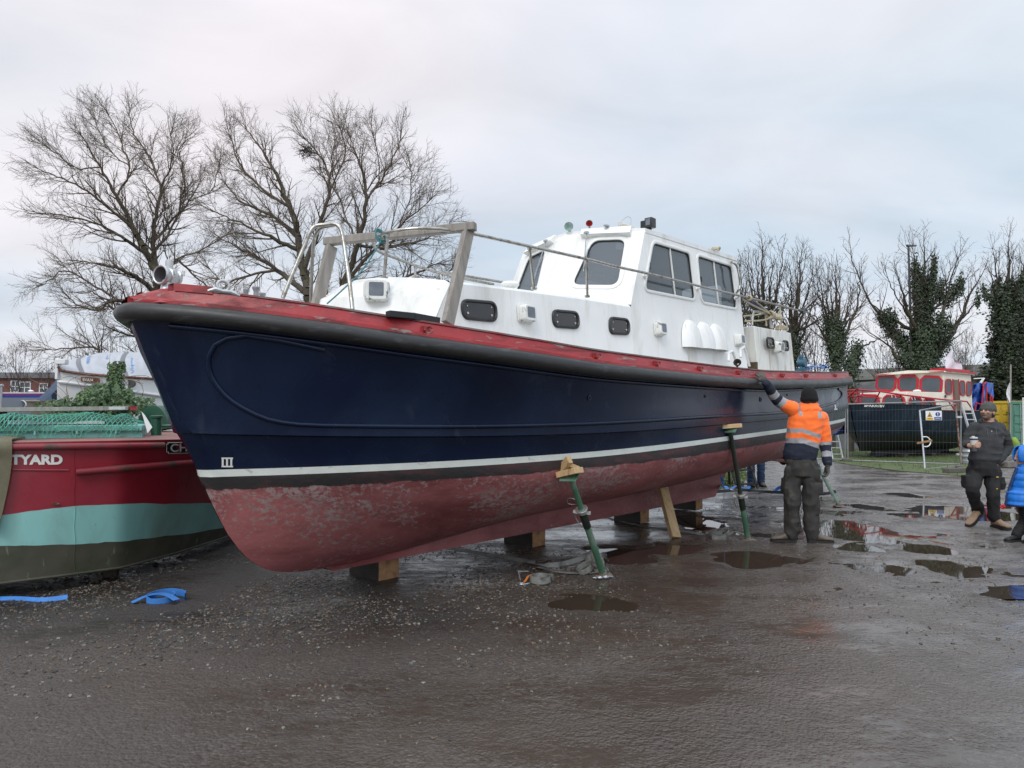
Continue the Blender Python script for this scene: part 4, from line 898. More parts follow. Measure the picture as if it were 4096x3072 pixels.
def stanch(top, base): mb = MB(); mb.cyl(top, base, .014); mb.cyl(base - (base - top).normalized() * .012, base, .03); mb.cyl(top + (base - top).normalized() * .0, top + (base - top).normalized() * .03, .021); mb.build('stanchion', M['steel'], boat, smooth=50)
stanch(hitS(2117, 985, .09), hitS(2136, 1155, -.06)); stanch(hitS(2346, 1036, .09), hitS(2349, 1187, -.06))
stanch(H(1551, 932, .58), H(1537, 1112, .52)); stanch(H(1663, 1062, -.86), H(1659, 1112, -.86))
stanch(Vector((1.5, 1.0, l_.z + .03)), Vector((1.5, .86, ztr(1.5))))
for px, py in ((2594, 1094), (2806, 1147), (2957, 1184)):
    a = hitS(px, py, .09); b = hitS(px - 18, py + 10); mb = MB(); mb.tube([a, a + Vector((0, .01, -.02)), b], .009, 6); mb.lathe(b, -SN, [(-.012, .014), (-.01, .026), (0, .028)], 10); mb.build('rail_bracket', M['whitefit'], boat)
# roof fittings
def onroof(px, py, h):                         # the point of the roof (raised by h) seen at that pixel
    lo, hi = -.9, 1.05
    for _ in range(40):
        o = (lo + hi) / 2; p = H(px, py, o)
        if p.z > zr(p.x) + .055 * (1 - (p.y / 1.0) ** 2) + h: lo = o
        else: hi = o
    return p
for (px, py, o, m2, r) in ((2275, 905, .06, 'brass', .052), (2357, 893, .09, 'hornred', .040)):
    p = onroof(px, py, o); ax = Vector((-.82, -.56, .08)).normalized(); mb = MB(); mb.lathe(p, -ax, [(0, r), (.006, r * 1.02), (.012, r * .9), (.05, r * .45), (.10, r * .3), (.26, r * .22)], 18); mb.lathe(p - ax * .002, -ax, [(0, r * .95), (.03, r * .5), (.045, .001)], 18, m=1)
    e = p - ax * .22; mb.cyl(e, Vector((e.x, e.y, zr(e.x) + .05)), .010); mb.cyl(p - ax * .1, Vector((p.x + .1, p.y + .03, zr(2.4) + .06)), .009); mb.build('air_horn', [M['galv'] if m2 == 'hornred' else M['brass'], M[m2]], boat)
p = onroof(2594, 905, .115); mb = MB(); mb.box(p + Vector((-.01, -.03, .03)), (.11, .10, .12)); mb.box(p + Vector((.06, .07, .03)), (.12, .09, .11)); mb.cyl(p + Vector((.02, .02, -.09)), p + Vector((.02, .02, -.02)), .045); mb.cyl(p + Vector((.02, .02, -.12)), p + Vector((.02, .02, -.09)), .06); sl_ = mb.build('search_light', M['black'], boat, bevel=.01)
mb = MB(); mb.box(p + Vector((-.068, -.03, .035)), (.004, .06, .08)); mb.build('lens', M['lampglass'], sl_)
p = onroof(2480, 897, .06); mb = MB(); mb.tube([p, p + Vector((.05, -.03, .0)), p + Vector((.14, -.09, -.02)), p + Vector((.2, -.12, -.05))], [.02, .022, .008, .006], 8); mb.cyl(p + Vector((-.0, 0, 0)), p + Vector((-.005, 0, -.07)), .008)
mb.cyl(p + Vector((0, .0, .02)), p + Vector((0, 0, -.02)), .022); fz_ = mb.build('aerial_base', M['cup'], boat)
mb = MB(); oo = -p.y; q = H(2487, 884, oo); mb.tube(smoothp([q, H(2500, 872, oo), H(2514, 867, oo), H(2524, 876, oo), H(2523, 902, oo)]), .0025, 5); mb.build('aerial_wire', M['galv'], boat)
p = onroof(2426, 903, .03); mb = MB(); mb.ell(p, (.05, .03, .015)); mb.cyl(p + Vector((0, 0, -.05)), p, .01); mb.build('roof_fitting', M['galv'], boat)
p = onroof(2862, 998, .01); mb = MB()
for i in range(3): mb.tube([p + Vector((.06 * math.cos(a) + .01 * i, .05 * math.sin(a), .01 * i + .01 * math.sin(3 * a))) for a in np.linspace(0, 6.28, 15)[:-1]], .007, 6, closed=True)
mb.build('coiled_lead', M['rope'], boat)
# mushroom vent on the trunk top
p = H(2039, 1150, .35); p.z = ztr(p.x) + .07; mb = MB(); mb.lathe(p, (0, 0, 1), [(0, .045), (.05, .045), (.055, .085), (.075, .098), (.10, .075), (.112, .001)], 18); mb.build('mushroom_vent', M['whitefit'], boat, smooth=50)
# bow gear
p = H(676, 1094, 0); a = Vector((-.94, -.34, 0)).normalized(); mb = MB(); c = H(640, 1098, .05)
mb.lathe(c, -a, [(0, .054), (-.004, .062), (.008, .068), (.014, .058), (.05, .053), (.055, .061), (.068, .061), (.073, .053), (.12, .050), (.125, .058), (.14, .058), (.145, .045)], 20); mb.lathe(c, -a, [(.002, .053), (.03, .048), (.13, .046)], 20, m=1)
mb.cyl(c - a * .075 + Vector((0, 0, .04)), c - a * .075 + Vector((0, 0, .105)), .026); mb.cyl(c - a * .075 + Vector((0, 0, .10)), c - a * .075 + Vector((0, 0, .115)), .020); mb.cyl(c - a * .06 + Vector((0, 0, -.10)), c - a * .06 + Vector((0, 0, -.03)), .045, .03)
for t_ in (.06, .13): mb.cyl(c - a * t_ + Vector((.03, -.06, .01)), c - a * t_ + Vector((.03, -.06, .045)), .008, n=6)
mb.build('bow_fairlead', [M['silver'], mk('shaded_fairlead_bore', (.10, .10, .11), .6)], boat, smooth=40)  # bore painted darker than the silver outside to give its inner shade
p = H(893, 1143, .62); mb = MB(); d = Vector((.9, -.42, -.06)).normalized()
mb.tube([p + d * .035 * math.cos(t_) + Vector((0, 0, .033 * math.sin(t_))) for t_ in np.linspace(0, 6.28, 17)[:-1]], .0095, 8, closed=True); mb.tube([p - d * .09 + Vector((0, 0, -.045)), p - d * .045 + Vector((0, 0, -.028)), p + Vector((0, 0, -.036)), p + d * .045 + Vector((0, 0, -.034)), p + d * .10 + Vector((0, 0, -.052))], [.008, .016, .012, .016, .008], 8); mb.build('ring_fairlead', M['silver'], boat)
for px, py, o, r in ((985, 1168, .2, .016), (1025, 1160, .15, .021), (1050, 1184, .1, .018)):
    p = H(px, py, o); mb = MB(); mb.lathe(p + Vector((0, 0, -.13)), (0, 0, 1), [(0, r * 1.3), (.02, r), (.12, r * .9), (.14, r * 1.4), (.152, r * 1.4), (.155, .001)], 12); mb.build('bitt', M['galv'], boat)
# pulpit hoops of tube
hoop([H(1131, 1192, .50), H(1168, 1100, .52), H(1215, 990, .55), H(1245, 920, .58), H(1268, 903, .60), H(1300, 899, .64), H(1335, 896, .70), H(1358, 908, .74), H(1372, 950, .77), H(1385, 1040, .82), H(1398, 1130, .88), H(1410, 1238, .94)], .0150, 'steel', 'pulpit_hoop')
hoop([H(1244, 1210, -.15), H(1247, 1090, -.10), H(1253, 990, -.05), H(1262, 942, .0), H(1282, 912, .15), H(1310, 904, .3), H(1335, 900, .45)], .0150, 'steel', 'pulpit_hoop')
# black board lying on the side deck
p0 = H(1548, 1262, 1.02); p1 = H(1752, 1290, 1.30)
mb = MB(); a = H(1555, 1250, 1.08); b = H(1750, 1282, 1.22)
mb.beam(H(1550, 1256, 1.12), H(1650, 1266, 1.17), .07, .045); mb.beam(H(1640, 1266, 1.15), H(1750, 1286, 1.2), .08, .05); mb.build('deck_box', M['blackmatt'], boat, bevel=.004)
# propellers, shafts, rudders
for sg in (-1, 1):
    a = Vector((6.6, sg * .62, .86)); b = Vector((8.15, sg * .62, .70)); mb = MB(); mb.cyl(a, b, .032); mb.cyl(b - Vector((.05, 0, 0)), b + Vector((.12, 0, -.01)), .05)
    mb.beam((7.95, sg * .55, 1.12), (8.0, sg * .62, .72), .09, .03, (1, 0, 0)); mb.build('prop_shaft', M['bronze'] if 0 else M['anti'], boat)
    mb = MB()
    for k in range(3):
        an = k * 2.094 + .5; rows = []
        for t_ in np.linspace(.05, .23, 6):
            w = .11 * math.sin(math.pi * (t_ / .25) ** .8 * .85 + .25); ca, sa = math.cos(an), math.sin(an)
            rows.append([(8.22 + x * w * .5, sg * .62 + t_ * ca - x * w * sa, .69 + t_ * sa + x * w * ca) for x in (-1, -.4, .4, 1)])
        mb.grid(rows)
    mb.cyl((8.15, sg * .62, .69), (8.3, sg * .62, .69), .045, .02); mb.build('propeller', M['bronze'], boat)
    mb = MB(); mb.hexa([(8.4, sg * .62 - .02, .55), (8.75, sg * .62 - .015, .5), (8.75, sg * .62 + .015, .5), (8.4, sg * .62 + .02, .55)], [(8.45, sg * .62 - .02, 1.15), (8.8, sg * .62 - .015, 1.15), (8.8, sg * .62 + .015, 1.15), (8.45, sg * .62 + .02, 1.15)]); mb.build('rudder', M['anti'], boat, bevel=.01)
# ---- things lying on or tied to the launch
L2 = lambda n, lab, cat, g=None: tag(n, lab, cat, g)
def top(mb, name, mat, label, cat, group=None, parts=None, **k):     # a one-mesh thing built in boat axes
    mb.v = [tuple(toW(p)) for p in mb.v]; return tag(mb.build(name, mat, None, **k), label, cat, group)
class BW(MB): pass
# wooden mast crutch
cr = empty('mast_crutch', toW((-.4, -.5, 2.0)), 0, 'weathered grey timber trestle standing on the foredeck', 'trestle')
def wpart(mb, name, mat, parent, **k):
    mb.v = [tuple(toW(p) - parent.location) for p in mb.v]; return mb.build(name, mat, parent, **k)
a = H(1902, 905, 1.10); b = H(1300, 968, -.10); mb = MB(); mb.beam(a, b, .075, .065); wpart(mb, 'crossbeam', M['oldwood'], cr, bevel=.006)
mb = MB(); mb.beam(H(1875, 915, 1.03), H(1790, 1296, 1.16), .095, .05, (0, 1, 0)); wpart(mb, 'post', M['oldwood'], cr, bevel=.005)
mb = MB(); mb.beam(H(1326, 985, -.05), H(1256, 1215, -.05) + Vector((0, 0, -.12)), .095, .05, (0, 1, 0)); wpart(mb, 'post', M['oldwood'], cr, bevel=.005)
mb = MB(); mb.tube(smoothp([H(1513, 940, .55), H(1522, 965, .55), H(1450, 1080, .50), H(1375, 1155, .45), H(1308, 1215, .4)]), .006, 6)
for i in range(3): c = H(1521, 944, .52); mb.tube([c + Vector((.045 * math.cos(t_), .045 * math.sin(t_) * .5, .05 * math.sin(t_) + .01 * i - .01)) for t_ in np.linspace(0, 6.28, 13)[:-1]], .006, 6, closed=True)
top(mb, 'teal_cord', M['ropeteal'], 'thin teal cord tied round the timber trestle and led to the foredeck', 'cord')
# boathook lashed along the rail
pole = empty('boathook', toW((5, -1.2, 2.9)), 0, 'wooden pole with a black end lashed to the side rail behind the wheelhouse', 'pole')
mb = MB(); mb.tube([H(2960, 1183, 1.14), H(3080, 1212, 1.0), H(3192, 1241, .90)], .016, 8); wpart(mb, 'shaft', M['newwood'] if 0 else M['oldwood'], pole)
mb = MB(); p = H(3208, 1243, .88); q = H(3190, 1240, .90); mb.tube([q, p], [.022, .03], 8); mb.box(p + Vector((.05, 0, 0)), (.13, .05, .10)); wpart(mb, 'end_fitting', M['black'], pole, bevel=.008)
mb = MB(); e1 = H(3084, 1258, 1.0)
mb.tube(smoothp([H(2970, 1195, 1.1), H(3000, 1215, 1.05), H(3050, 1240, 1.0), e1]), .013, 6)
mb.tube(smoothp([H(3002, 1192, 1.08), H(3040, 1220, 1.0), e1]), .012, 6)
mb.tube(smoothp([e1, H(3078, 1272, 1.0), H(3040, 1282, .9), H(2980, 1284, .8)]), .012, 6); mb.tube(smoothp([H(3060, 1253, .9), H(3020, 1260, .8), H(2975, 1264, .8)]), .012, 6)
for i in range(5): c = e1 + Vector((.015 * i - .03, 0, 0)); mb.tube([c + Vector((.02 * math.sin(t_ * 2), .045 * math.cos(t_), .05 * math.sin(t_))) for t_ in np.linspace(0, 6.28, 13)[:-1]], .012, 6, closed=True)
for i in range(8): c = e1 * (1 - i / 8) + H(3125, 1272, 1.0) * (i / 8); mb.tube([c + Vector((.012 * math.sin(t_), .03 * math.cos(t_), .03 * math.sin(t_))) for t_ in np.linspace(0, 6.28, 11)[:-1]], .010, 6, closed=True)
mb.tube(smoothp([H(3120, 1220, .96), H(3121, 1250, .98), H(3124, 1275, 1.0), H(3117, 1318, 1.0)]), .010, 6); mb.tube([H(3125, 1275, 1.0), H(3124, 1316, 1.0)], .008, 6); mb.tube([H(3062, 1262, .95), H(3066, 1304, .95)], .012, 6)
for i in range(3): c = H(2994, 1191, 1.12) + Vector((.02 * i, 0, 0)); mb.tube([c + Vector((.01, .03 * math.cos(t_), .03 * math.sin(t_))) for t_ in np.linspace(0, 6.28, 11)[:-1]], .010, 6, closed=True)
for i in range(4): c = H(3124, 1316, .96); mb.tube([c + Vector((.12 * math.cos(t_) , .07 * math.sin(t_), .012 * i + .01 * math.sin(3 * t_ + i))) for t_ in np.linspace(0, 6.28, 17)[:-1]], .010, 6, closed=True)
top(mb, 'mooring_rope', M['rope'], 'cream rope knotted round the hoop on the aft cabin', 'rope')
mb = MB(); mb.tube(smoothp([H(2975, 1190, 1.05), H(3010, 1212, 1.0), H(3050, 1236, .95)]), .012, 6); top(mb, 'mooring_rope', M['ropeblue'], 'short dark blue rope beside the cream rope behind the wheelhouse', 'rope')
# windlass and blue gear aft
c = H(3206, 1452, .45); wl = empty('windlass', toW(c) + Vector((0, 0, -.08)), 0, 'blue painted deck windlass behind the aft cabin', 'windlass')
mb = MB(); mb.cyl(c + Vector((0, -.05, 0)), c + Vector((0, .06, 0)), .07); mb.cyl(c + Vector((0, -.08, 0)), c + Vector((0, -.05, 0)), .085); wpart(mb, 'drum', M['blueiron'], wl)
mb = MB(); mb.cyl(c + Vector((0, 0, -.16)), c + Vector((0, 0, .12)), .04, .03); mb.box(c + Vector((0, 0, -.13)), (.16, .16, .05)); mb.cyl(c + Vector((0, 0, .1)), c + Vector((.0, 0, .15)), .045); wpart(mb, 'pedestal', M['blueiron'], wl)
mb = MB(); c = H(3262, 1466, .5)
for i in range(3):
    mb.ribbon(smoothp([c + Vector((.26 * math.cos(t_ + i) * (1 - .1 * i), .18 * math.sin(t_ + i), -.04 + .025 * i + .015 * math.sin(4 * t_))) for t_ in np.linspace(0, 5.2, 12)], 3), .05, .006)
top(mb, 'blue_strap', M['strapblue'], 'heap of bright blue webbing on the after deck of the launch', 'strap')
mb = MB(); c = H(3242, 1450, .45); mb.tube([c + Vector((.05 * math.cos(t_), -.02, .045 * math.sin(t_))) for t_ in np.linspace(0, 6.28, 15)[:-1]], .018, 8, closed=True); mb.hexa([c + Vector(v) for v in ((-.14, -.04, -.08), (.16, -.04, -.08), (.16, .05, -.08), (-.14, .05, -.08))], [c + Vector(v) for v in ((-.06, -.03, -.03), (.07, -.03, -.03), (.07, .03, -.03), (-.06, .03, -.03))])
top(mb, 'stern_fairlead', M['silver'], 'silver ring fairlead among the blue webbing on the after deck', 'fairlead')
# ================================================================ under and beside the launch
def P3(p): return tuple(round(c, 4) for c in p)
def sleeper(s, h, lab, plank=False):
    c = toW((s + .0, .09, h / 2)); o = empty('keel_block', (c.x, c.y, 0), boat.rotation_euler.z, lab, 'timber block', 'keel blocks under the launch')
    mb = MB(); mb.box((0, .21, h / 2 + .001), (.235, .42, h - (.032 if plank else 0)), m=0)
    mb.box((0, -.003, h / 2 + .001), (.229, .008, h - .004 - (.032 if plank else 0)), m=1); mb.build('block', [M['darkwood'], M['endgrain']], o, bevel=.006)
    if plank: mb = MB(); mb.box((.01, .20, h - .014), (.27, .5, .026)); mb.build('packing_board', M['endgrain'], o, bevel=.003)
sleeper(.02, .222, 'nearest keel block with a pale sawn end under the forefoot')
sleeper(2.18, .222, 'second keel block from the bow with a pale sawn end')
sleeper(4.52, .222, 'dark old keel block between the two blocks with pale ends')
sleeper(6.18, .222, 'aftmost keel block with a thin board laid on top', True)
def prop(base, head, lab, split=.30, blocks=1, strapcol=None):
    base = Vector(base); head = Vector(head); o = empty('adjustable_prop', (base.x, base.y, 0), 0, lab, 'prop', 'green tubular props holding up the launch')
    b = base - o.location; h = head - o.location; d = (h - b).normalized(); L = (h - b).length; u, v = fr(d); mid = b + d * L * (1 - split)
    mb = MB(); mb.cyl(b + d * .02, mid, .031, .029, 16); mb.build('outer_tube', M['propgreen'], o)
    mb = MB(); mb.cyl(mid - d * .02, h - d * .03, .0245, n=14); mb.build('inner_tube', M['propgreen'] if blocks > 1 else M['propdark'], o)
    mb = MB(); n = 15
    for i in range(n): c = mid + d * (-.02 - i * .0105); mb.tube([c, c + d * .0055], .0355, 16)
    mb.build('screw_thread', M['propdark'], o)
    mb = MB(); c = mid - d * .0; mb.cyl(c, c + d * .04, .043, n=16); mb.cyl(c + d * .035, c + d * .045, .055, n=16); mb.beam(c + u * .04, c + u * .085 + d * .01, .02, .03); mb.beam(c - u * .04, c - u * .075, .02, .03); mb.tube(smoothp([c + u * .07, c + u * .085 - d * .08, c + u * .05 - d * .18]), .006, 6); mb.build('collar', M['galvbright'], o, bevel=.002)
    mb = MB(); c = mid + d * .12; mb.tube(smoothp([c, c + u * .05 + d * .04, c + u * .1 + d * .03, c + u * .11 - d * .02, c + u * .05 - d * .03, c]), .002, 5); mb.build('pin_chain', M['galvbright'], o)
    mb = MB(); mb.box(b + Vector((0, 0, .006)), (.16, .13, .010), m=0); mb.cyl(b + Vector((0, 0, .012)), b + d * .05, .036, n=14); mb.build('foot_plate', M['rust'], o, bevel=.002)
    mb = MB(); mb.box(h - d * .018, (.15, .15, .008), Matrix((u, v, d)).transposed()); mb.build('head_plate', M['propgreen'], o)
    return o, h, d, u, v
# the near prop with a chock of three offcuts at its head
hp = hitH(2262, 1872); hb = toW(hp); o, h, d, u, v = prop(G(2414, 2302), hb + Vector((.03, -.06, -.045)), 'nearest green prop with webbing knotted round its foot', .36, 2)
Nn = Vector((.759, -.651, 0))
mb = MB(); mb.box(h + Vector((0, 0, .012)), (.20, .13, .05), Matrix.Rotation(R(-40), 3, 'Z') @ Matrix.Rotation(R(-14), 3, 'Y')); mb.build('wooden_chock', M['newwood'], o, bevel=.004)
mb = MB(); mb.box(h + Vector((-.035, .01, .075)), (.16, .045, .07), Matrix.Rotation(R(-60), 3, 'Z') @ Matrix.Rotation(R(-38), 3, 'Y')); mb.build('wooden_wedge', M['newwood'], o, bevel=.004)
mb = MB(); mb.box(h + Vector((.035, .02, .06)), (.10, .04, .035), Matrix.Rotation(R(30), 3, 'Z') @ Matrix.Rotation(R(20), 3, 'Y')); mb.build('wooden_wedge', M['newwood'], o, bevel=.003)
hp = hitH(2908, 1704); o, h, d, u, v = prop(G(2992, 2160), toW(hp) + Nn * .03 + Vector((0, 0, -.02)), 'upright green prop with oily black screw near the worker in orange', .60)
mb = MB(); mb.box(h + Vector((0, 0, .018)), (.25, .10, .045), Matrix.Rotation(R(8), 3, 'Z') @ Matrix.Rotation(R(-4), 3, 'Y')); mb.build('wooden_pad', M['newwood'], o, bevel=.004)
hp = hitH(3225, 1790); o, h, d, u, v = prop(G(3358, 2026), toW(hp) + Nn * .03, 'farthest green prop leaning behind the worker in orange', .35)
# timber shore and its wedge
a = G(2702, 2152); b_ = toW(H(2641, 1916, .50)); sh = empty('timber_shore', (a.x, a.y, 0), 0, 'pale sawn plank propped upright under the bilge', 'plank')
mb = MB(); mb.beam(a - sh.location + Vector((0, 0, .004)), b_ - sh.location, .150, .055, (.55, -.83, 0)); mb.build('plank', M['newwood'], sh, bevel=.004)
mb = MB(); mb.box(b_ - sh.location + Vector((.03, .0, .015)), (.26, .05, .022), Matrix.Rotation(R(25), 3, 'Z') @ Matrix.Rotation(R(-8), 3, 'Y')); mb.build('wedge', M['newwood'], sh, bevel=.002)
mb = MB(); mb.box(toW(H(2688, 1900, .35)), (.04, .06, .05), Matrix.Rotation(R(20), 3, 'Z')); mb.box(toW(H(2706, 1898, .35)), (.03, .06, .055), Matrix.Rotation(R(20), 3, 'Z'))
tag(mb.build('wooden_wedges', M['newwood'], None, bevel=.002), 'pair of small wooden wedges jammed beside the top of the plank', 'wedges')
# straps
def Gz(px, py, z=.004): g = G(px, py); g.z = gh(g.x, g.y) * .6 + z + .004; return g
def lay(name, pts, w, mat, label, cat='strap', group=None, n=6, up=None):
    mb = MB(); mb.ribbon(smoothp(pts, n), w, .004, up or (.25, -.6, .75)); return tag(mb.build(name, M[mat], None), label, cat, group)
def coil(mb, c, r, turns, w, th=.003, tilt=(0, 0), sq=1.0, seed=0, z0=None):   # webbing lying as loops on its edge
    rg = random.Random(seed); k = int(turns * 16); pts = []
    for i in range(k + 1):
        a = 2 * math.pi * i / 16; rr = r * (1 - .45 * i / k) * (1 + .10 * math.sin(a * 1.3 + seed)); pts.append(Vector((c[0] + rr * math.cos(a), c[1] + rr * sq * math.sin(a), c[2] + w / 2 + rg.uniform(-.003, .003) + tilt[0] * math.cos(a) * rr + tilt[1] * math.sin(a) * rr)))
    rows = []
    for i, p in enumerate(pts):
        d = (pts[min(i + 1, k)] - pts[max(i - 1, 0)]).normalized(); x = Vector((0, 0, 1)); x = (x + Vector((tilt[0], tilt[1], 0)) * -1).normalized(); y = d.cross(x).normalized()
        rows.append([p + x * w / 2 + y * th, p - x * w / 2 + y * th, p - x * w / 2 - y * th, p + x * w / 2 - y * th])
    mb.grid(rows, closed=True)
st = lay('ratchet_strap', [Gz(1712, 2192, .03), Gz(1860, 2216, .028), Gz(2010, 2240, .026), Gz(2140, 2262, .024), Gz(2200, 2272, .026), Gz(2280, 2262, .03), Gz(2350, 2240, .05), Gz(2392, 2232, .13)], .055, 'strapgrey', 'grey ratchet strap lying across the ground from the keel to the nearest prop')
mb = MB(); c = Gz(2165, 2264, .02); mb.box(c, (.10, .07, .03), Matrix.Rotation(R(-25), 3, 'Z')); mb.cyl(c + Vector((-.05, -.03, .02)), c + Vector((.04, .03, .02)), .012); mb.beam(c, c + Vector((.1, .01, .03)), .05, .008); mb.build('ratchet', M['bronze'], st)
mb = MB(); mb.ribbon(smoothp([Gz(2150, 2270), Gz(2250, 2292), Gz(2350, 2296, .01), Gz(2410, 2302, .03)], 5), .05, .004); mb.build('strap_end', M['strapgrey'], st)
mb = MB(); bb = G(2408, 2290); hd = (hb - bb).normalized()
for i, t in enumerate((.09, .125, .16)): c = bb + hd * t * 1.2; coil(mb, (c.x, c.y - .01, c.z - .02), .066 + .014 * (i % 2), 1.05, .055, tilt=(.3, .5 - .3 * i), seed=i)
coil(mb, (bb.x - .15, bb.y - .04, .03), .095, 1.2, .05, tilt=(.5, .2), seed=4); coil(mb, (bb.x - .02, bb.y - .06, .01), .07, 1.1, .045, tilt=(-.4, .4), seed=6); coil(mb, (bb.x - .09, bb.y + .07, .07), .07, 1.3, .05, tilt=(.1, -.7), seed=8)
tag(mb.build('knotted_webbing', M['strapgrey'], None), 'grey webbing knotted in loops round the foot of the nearest prop', 'strap')
mb = MB(); e = Gz(2400, 2318, .012)
for q in (0, 1): mb.tube([e + Vector((.03 * math.cos(t_) + .05 * q, .02 * math.sin(t_), .006 + .006 * q)) for t_ in np.linspace(0, 6.28, 12)[:-1]], .006, 6, closed=True)
mb.tube(smoothp([e + Vector((-.06, .02, 0)), e, e + Vector((.08, .02, .01)), e + Vector((.12, .05, 0))]), .007, 6); tag(mb.build('strap_hooks', M['galv'], None), 'steel strap hooks lying at the foot of the nearest prop', 'hook')
c = Gz(2150, 2330); k = empty('coiled_ratchet_strap', (c.x, c.y, 0), 0, 'coiled grey strap with an orange end and steel hook in the foreground', 'strap')
mb = MB(); coil(mb, (.03, 0, c.z), .105, 2.8, .056, seed=2); mb.build('webbing', M['strapgrey'], k)
mb = MB(); mb.ribbon(smoothp([Vector((-.05, .03, .06)), Vector((-.08, 0, .055)), Vector((-.11, -.04, .02)), Vector((-.125, -.05, .01))]), .022, .004); mb.build('orange_tail', M['straporange'], k)
mb = MB(); mb.tube(smoothp([Vector((-.13, -.07, .012)), Vector((-.16, -.08, .01)), Vector((-.15, -.11, .01)), Vector((-.09, -.10, .012)), Vector((-.07, -.07, .012)), Vector((-.1, -.09, .012))]), .006, 6); mb.build('hook', M['galv'], k)
mb = MB(); mb.beam((-.17, .05, .09), (-.15, -.03, .02), .03, .006, (1, 0, 0)); mb.beam((-.17, .05, .09), (-.08, .09, .08), .03, .006); mb.build('ratchet_frame', M['galvbright'], k)
st = lay('ratchet_strap', [Gz(2385, 2068, .02), Gz(2500, 2090), Gz(2620, 2115), Gz(2740, 2130), Gz(2830, 2138)], .05, 'strapgrey', 'thin grey strap running under the boat towards the pile of webbing')
mb = MB(); c = G(2862, 2140); coil(mb, (c.x, c.y, .0), .13, 1.4, .05, tilt=(.25, .1), sq=.6, seed=3); c2 = G(2880, 2158); coil(mb, (c2.x, c2.y, .0), .11, 1.3, .05, sq=.5, seed=5)
c3 = G(2900, 2142); mb.ribbon(smoothp([Vector((c2.x + .05, c2.y, .03)), Vector((c3.x + .1, c3.y - .02, .05)), Gz(2960, 2150, .05), Gz(2992, 2158, .04)], 5), .055, .004)
coil(mb, (c3.x, c3.y + .02, .01), .10, 1.2, .045, tilt=(.5, .3), sq=.6, seed=9)
tag(mb.build('webbing_pile', M['strapgrey'], None), 'pile of pale grey webbing beside the foot of the upright prop', 'strap')
st = lay('ratchet_strap', [toW((6.7, .3, .22)), Gz(2960, 1974, .06), Gz(3060, 1978, .05), Gz(3160, 1984, .05), Gz(3280, 1990, .06), Gz(3345, 1990, .10)], .055, 'blackmatt', 'black strap stretched low from the keel behind the worker to the farthest prop', up=(.3, -.9, .3))
mb = MB(); c = G(3320, 2022)
coil(mb, (c.x - .05, c.y, 0), .20, 1.4, .05, sq=.5, seed=1, tilt=(.1, .1)); coil(mb, (c.x - .18, c.y + .05, .02), .16, 1.2, .05, sq=.5, seed=7, tilt=(-.2, .2)); mb.box((c.x, c.y + .1, .11), (.2, .07, .05))
tag(mb.build('webbing_pile', M['strapgrey'], None), 'dark webbing heaped at the foot of the farthest prop', 'strap')
mb = MB(); mb.ribbon(smoothp([Gz(2860, 1956, .01), Gz(2900, 1958, .06), Gz(2915, 1966, .02), Gz(2945, 1955, .05), Gz(2990, 1958, .01), Gz(2992, 1948, .06), Gz(2960, 1946, .05)], 5), .07, .004); mb.ribbon(smoothp([Gz(2895, 1958, .02), Vector(toW(H(2893, 1935, .8))), Vector(toW(H(2886, 1905, .9)))], 5), .05, .004, (0, -1, 0)); tag(mb.build('blue_strap', M['strapblue'], None), 'twisted blue strap on the ground behind the aft keel block', 'strap')
mb = MB(); c = G(3118, 1966); coil(mb, (c.x, c.y, 0), .14, 1.2, .06, seed=3, tilt=(.6, .1)); mb.ribbon(smoothp([Vector((c.x + .1, c.y, .1)), Vector((c.x + .14, c.y, .2)), Vector((c.x + .2, c.y + .02, .16))], 4), .07, .004, (0, -1, 0)); tag(mb.build('blue_strap', M['strapblue'], None), 'curled blue strap just left of the legs of the worker in orange', 'strap')
mb = MB(); c = G(655, 2402); coil(mb, (c.x + .0, c.y, .0), .155, 1.2, .055, seed=2, sq=.9, tilt=(.0, .1)); mb.ribbon(smoothp([Vector((c.x - .2, c.y - .1, .01)), Vector((c.x - .1, c.y - .02, .05)), Vector((c.x + .03, c.y - .04, .06)), Vector((c.x + .15, c.y - .10, .03))], 5), .055, .004); tag(mb.build('blue_strap', M['strapblue'], None), 'loop of bright blue webbing in the left foreground', 'strap')
lay('blue_strap', [Gz(-120, 2400), Gz(60, 2398), Gz(170, 2402), Gz(270, 2394, .012)], .045, 'strapblue', 'flat strip of blue webbing at the lower left corner')
# step trestle by the person in jeans
a = G(3030, 1952); tr_ = empty('step_trestle', (a.x, a.y, 0), 0, 'low wooden step trestle beside the legs in jeans', 'trestle')
for dx, dy in ((0, 0), (-.42, .0), (.0, .5), (-.42, .5)):
    mb = MB(); mb.beam((dx, dy, 0), (dx - (.1 if 1 else 0), .25, .62), .045, .03); mb.build('leg', M['darkwood'], tr_)
for z_ in (.08, .36, .62): mb = MB(); mb.box((-.22 - z_ * .15, .0 + z_ * .4, z_), (.5, .1, .03)); mb.build('step', M['darkwood'], tr_)

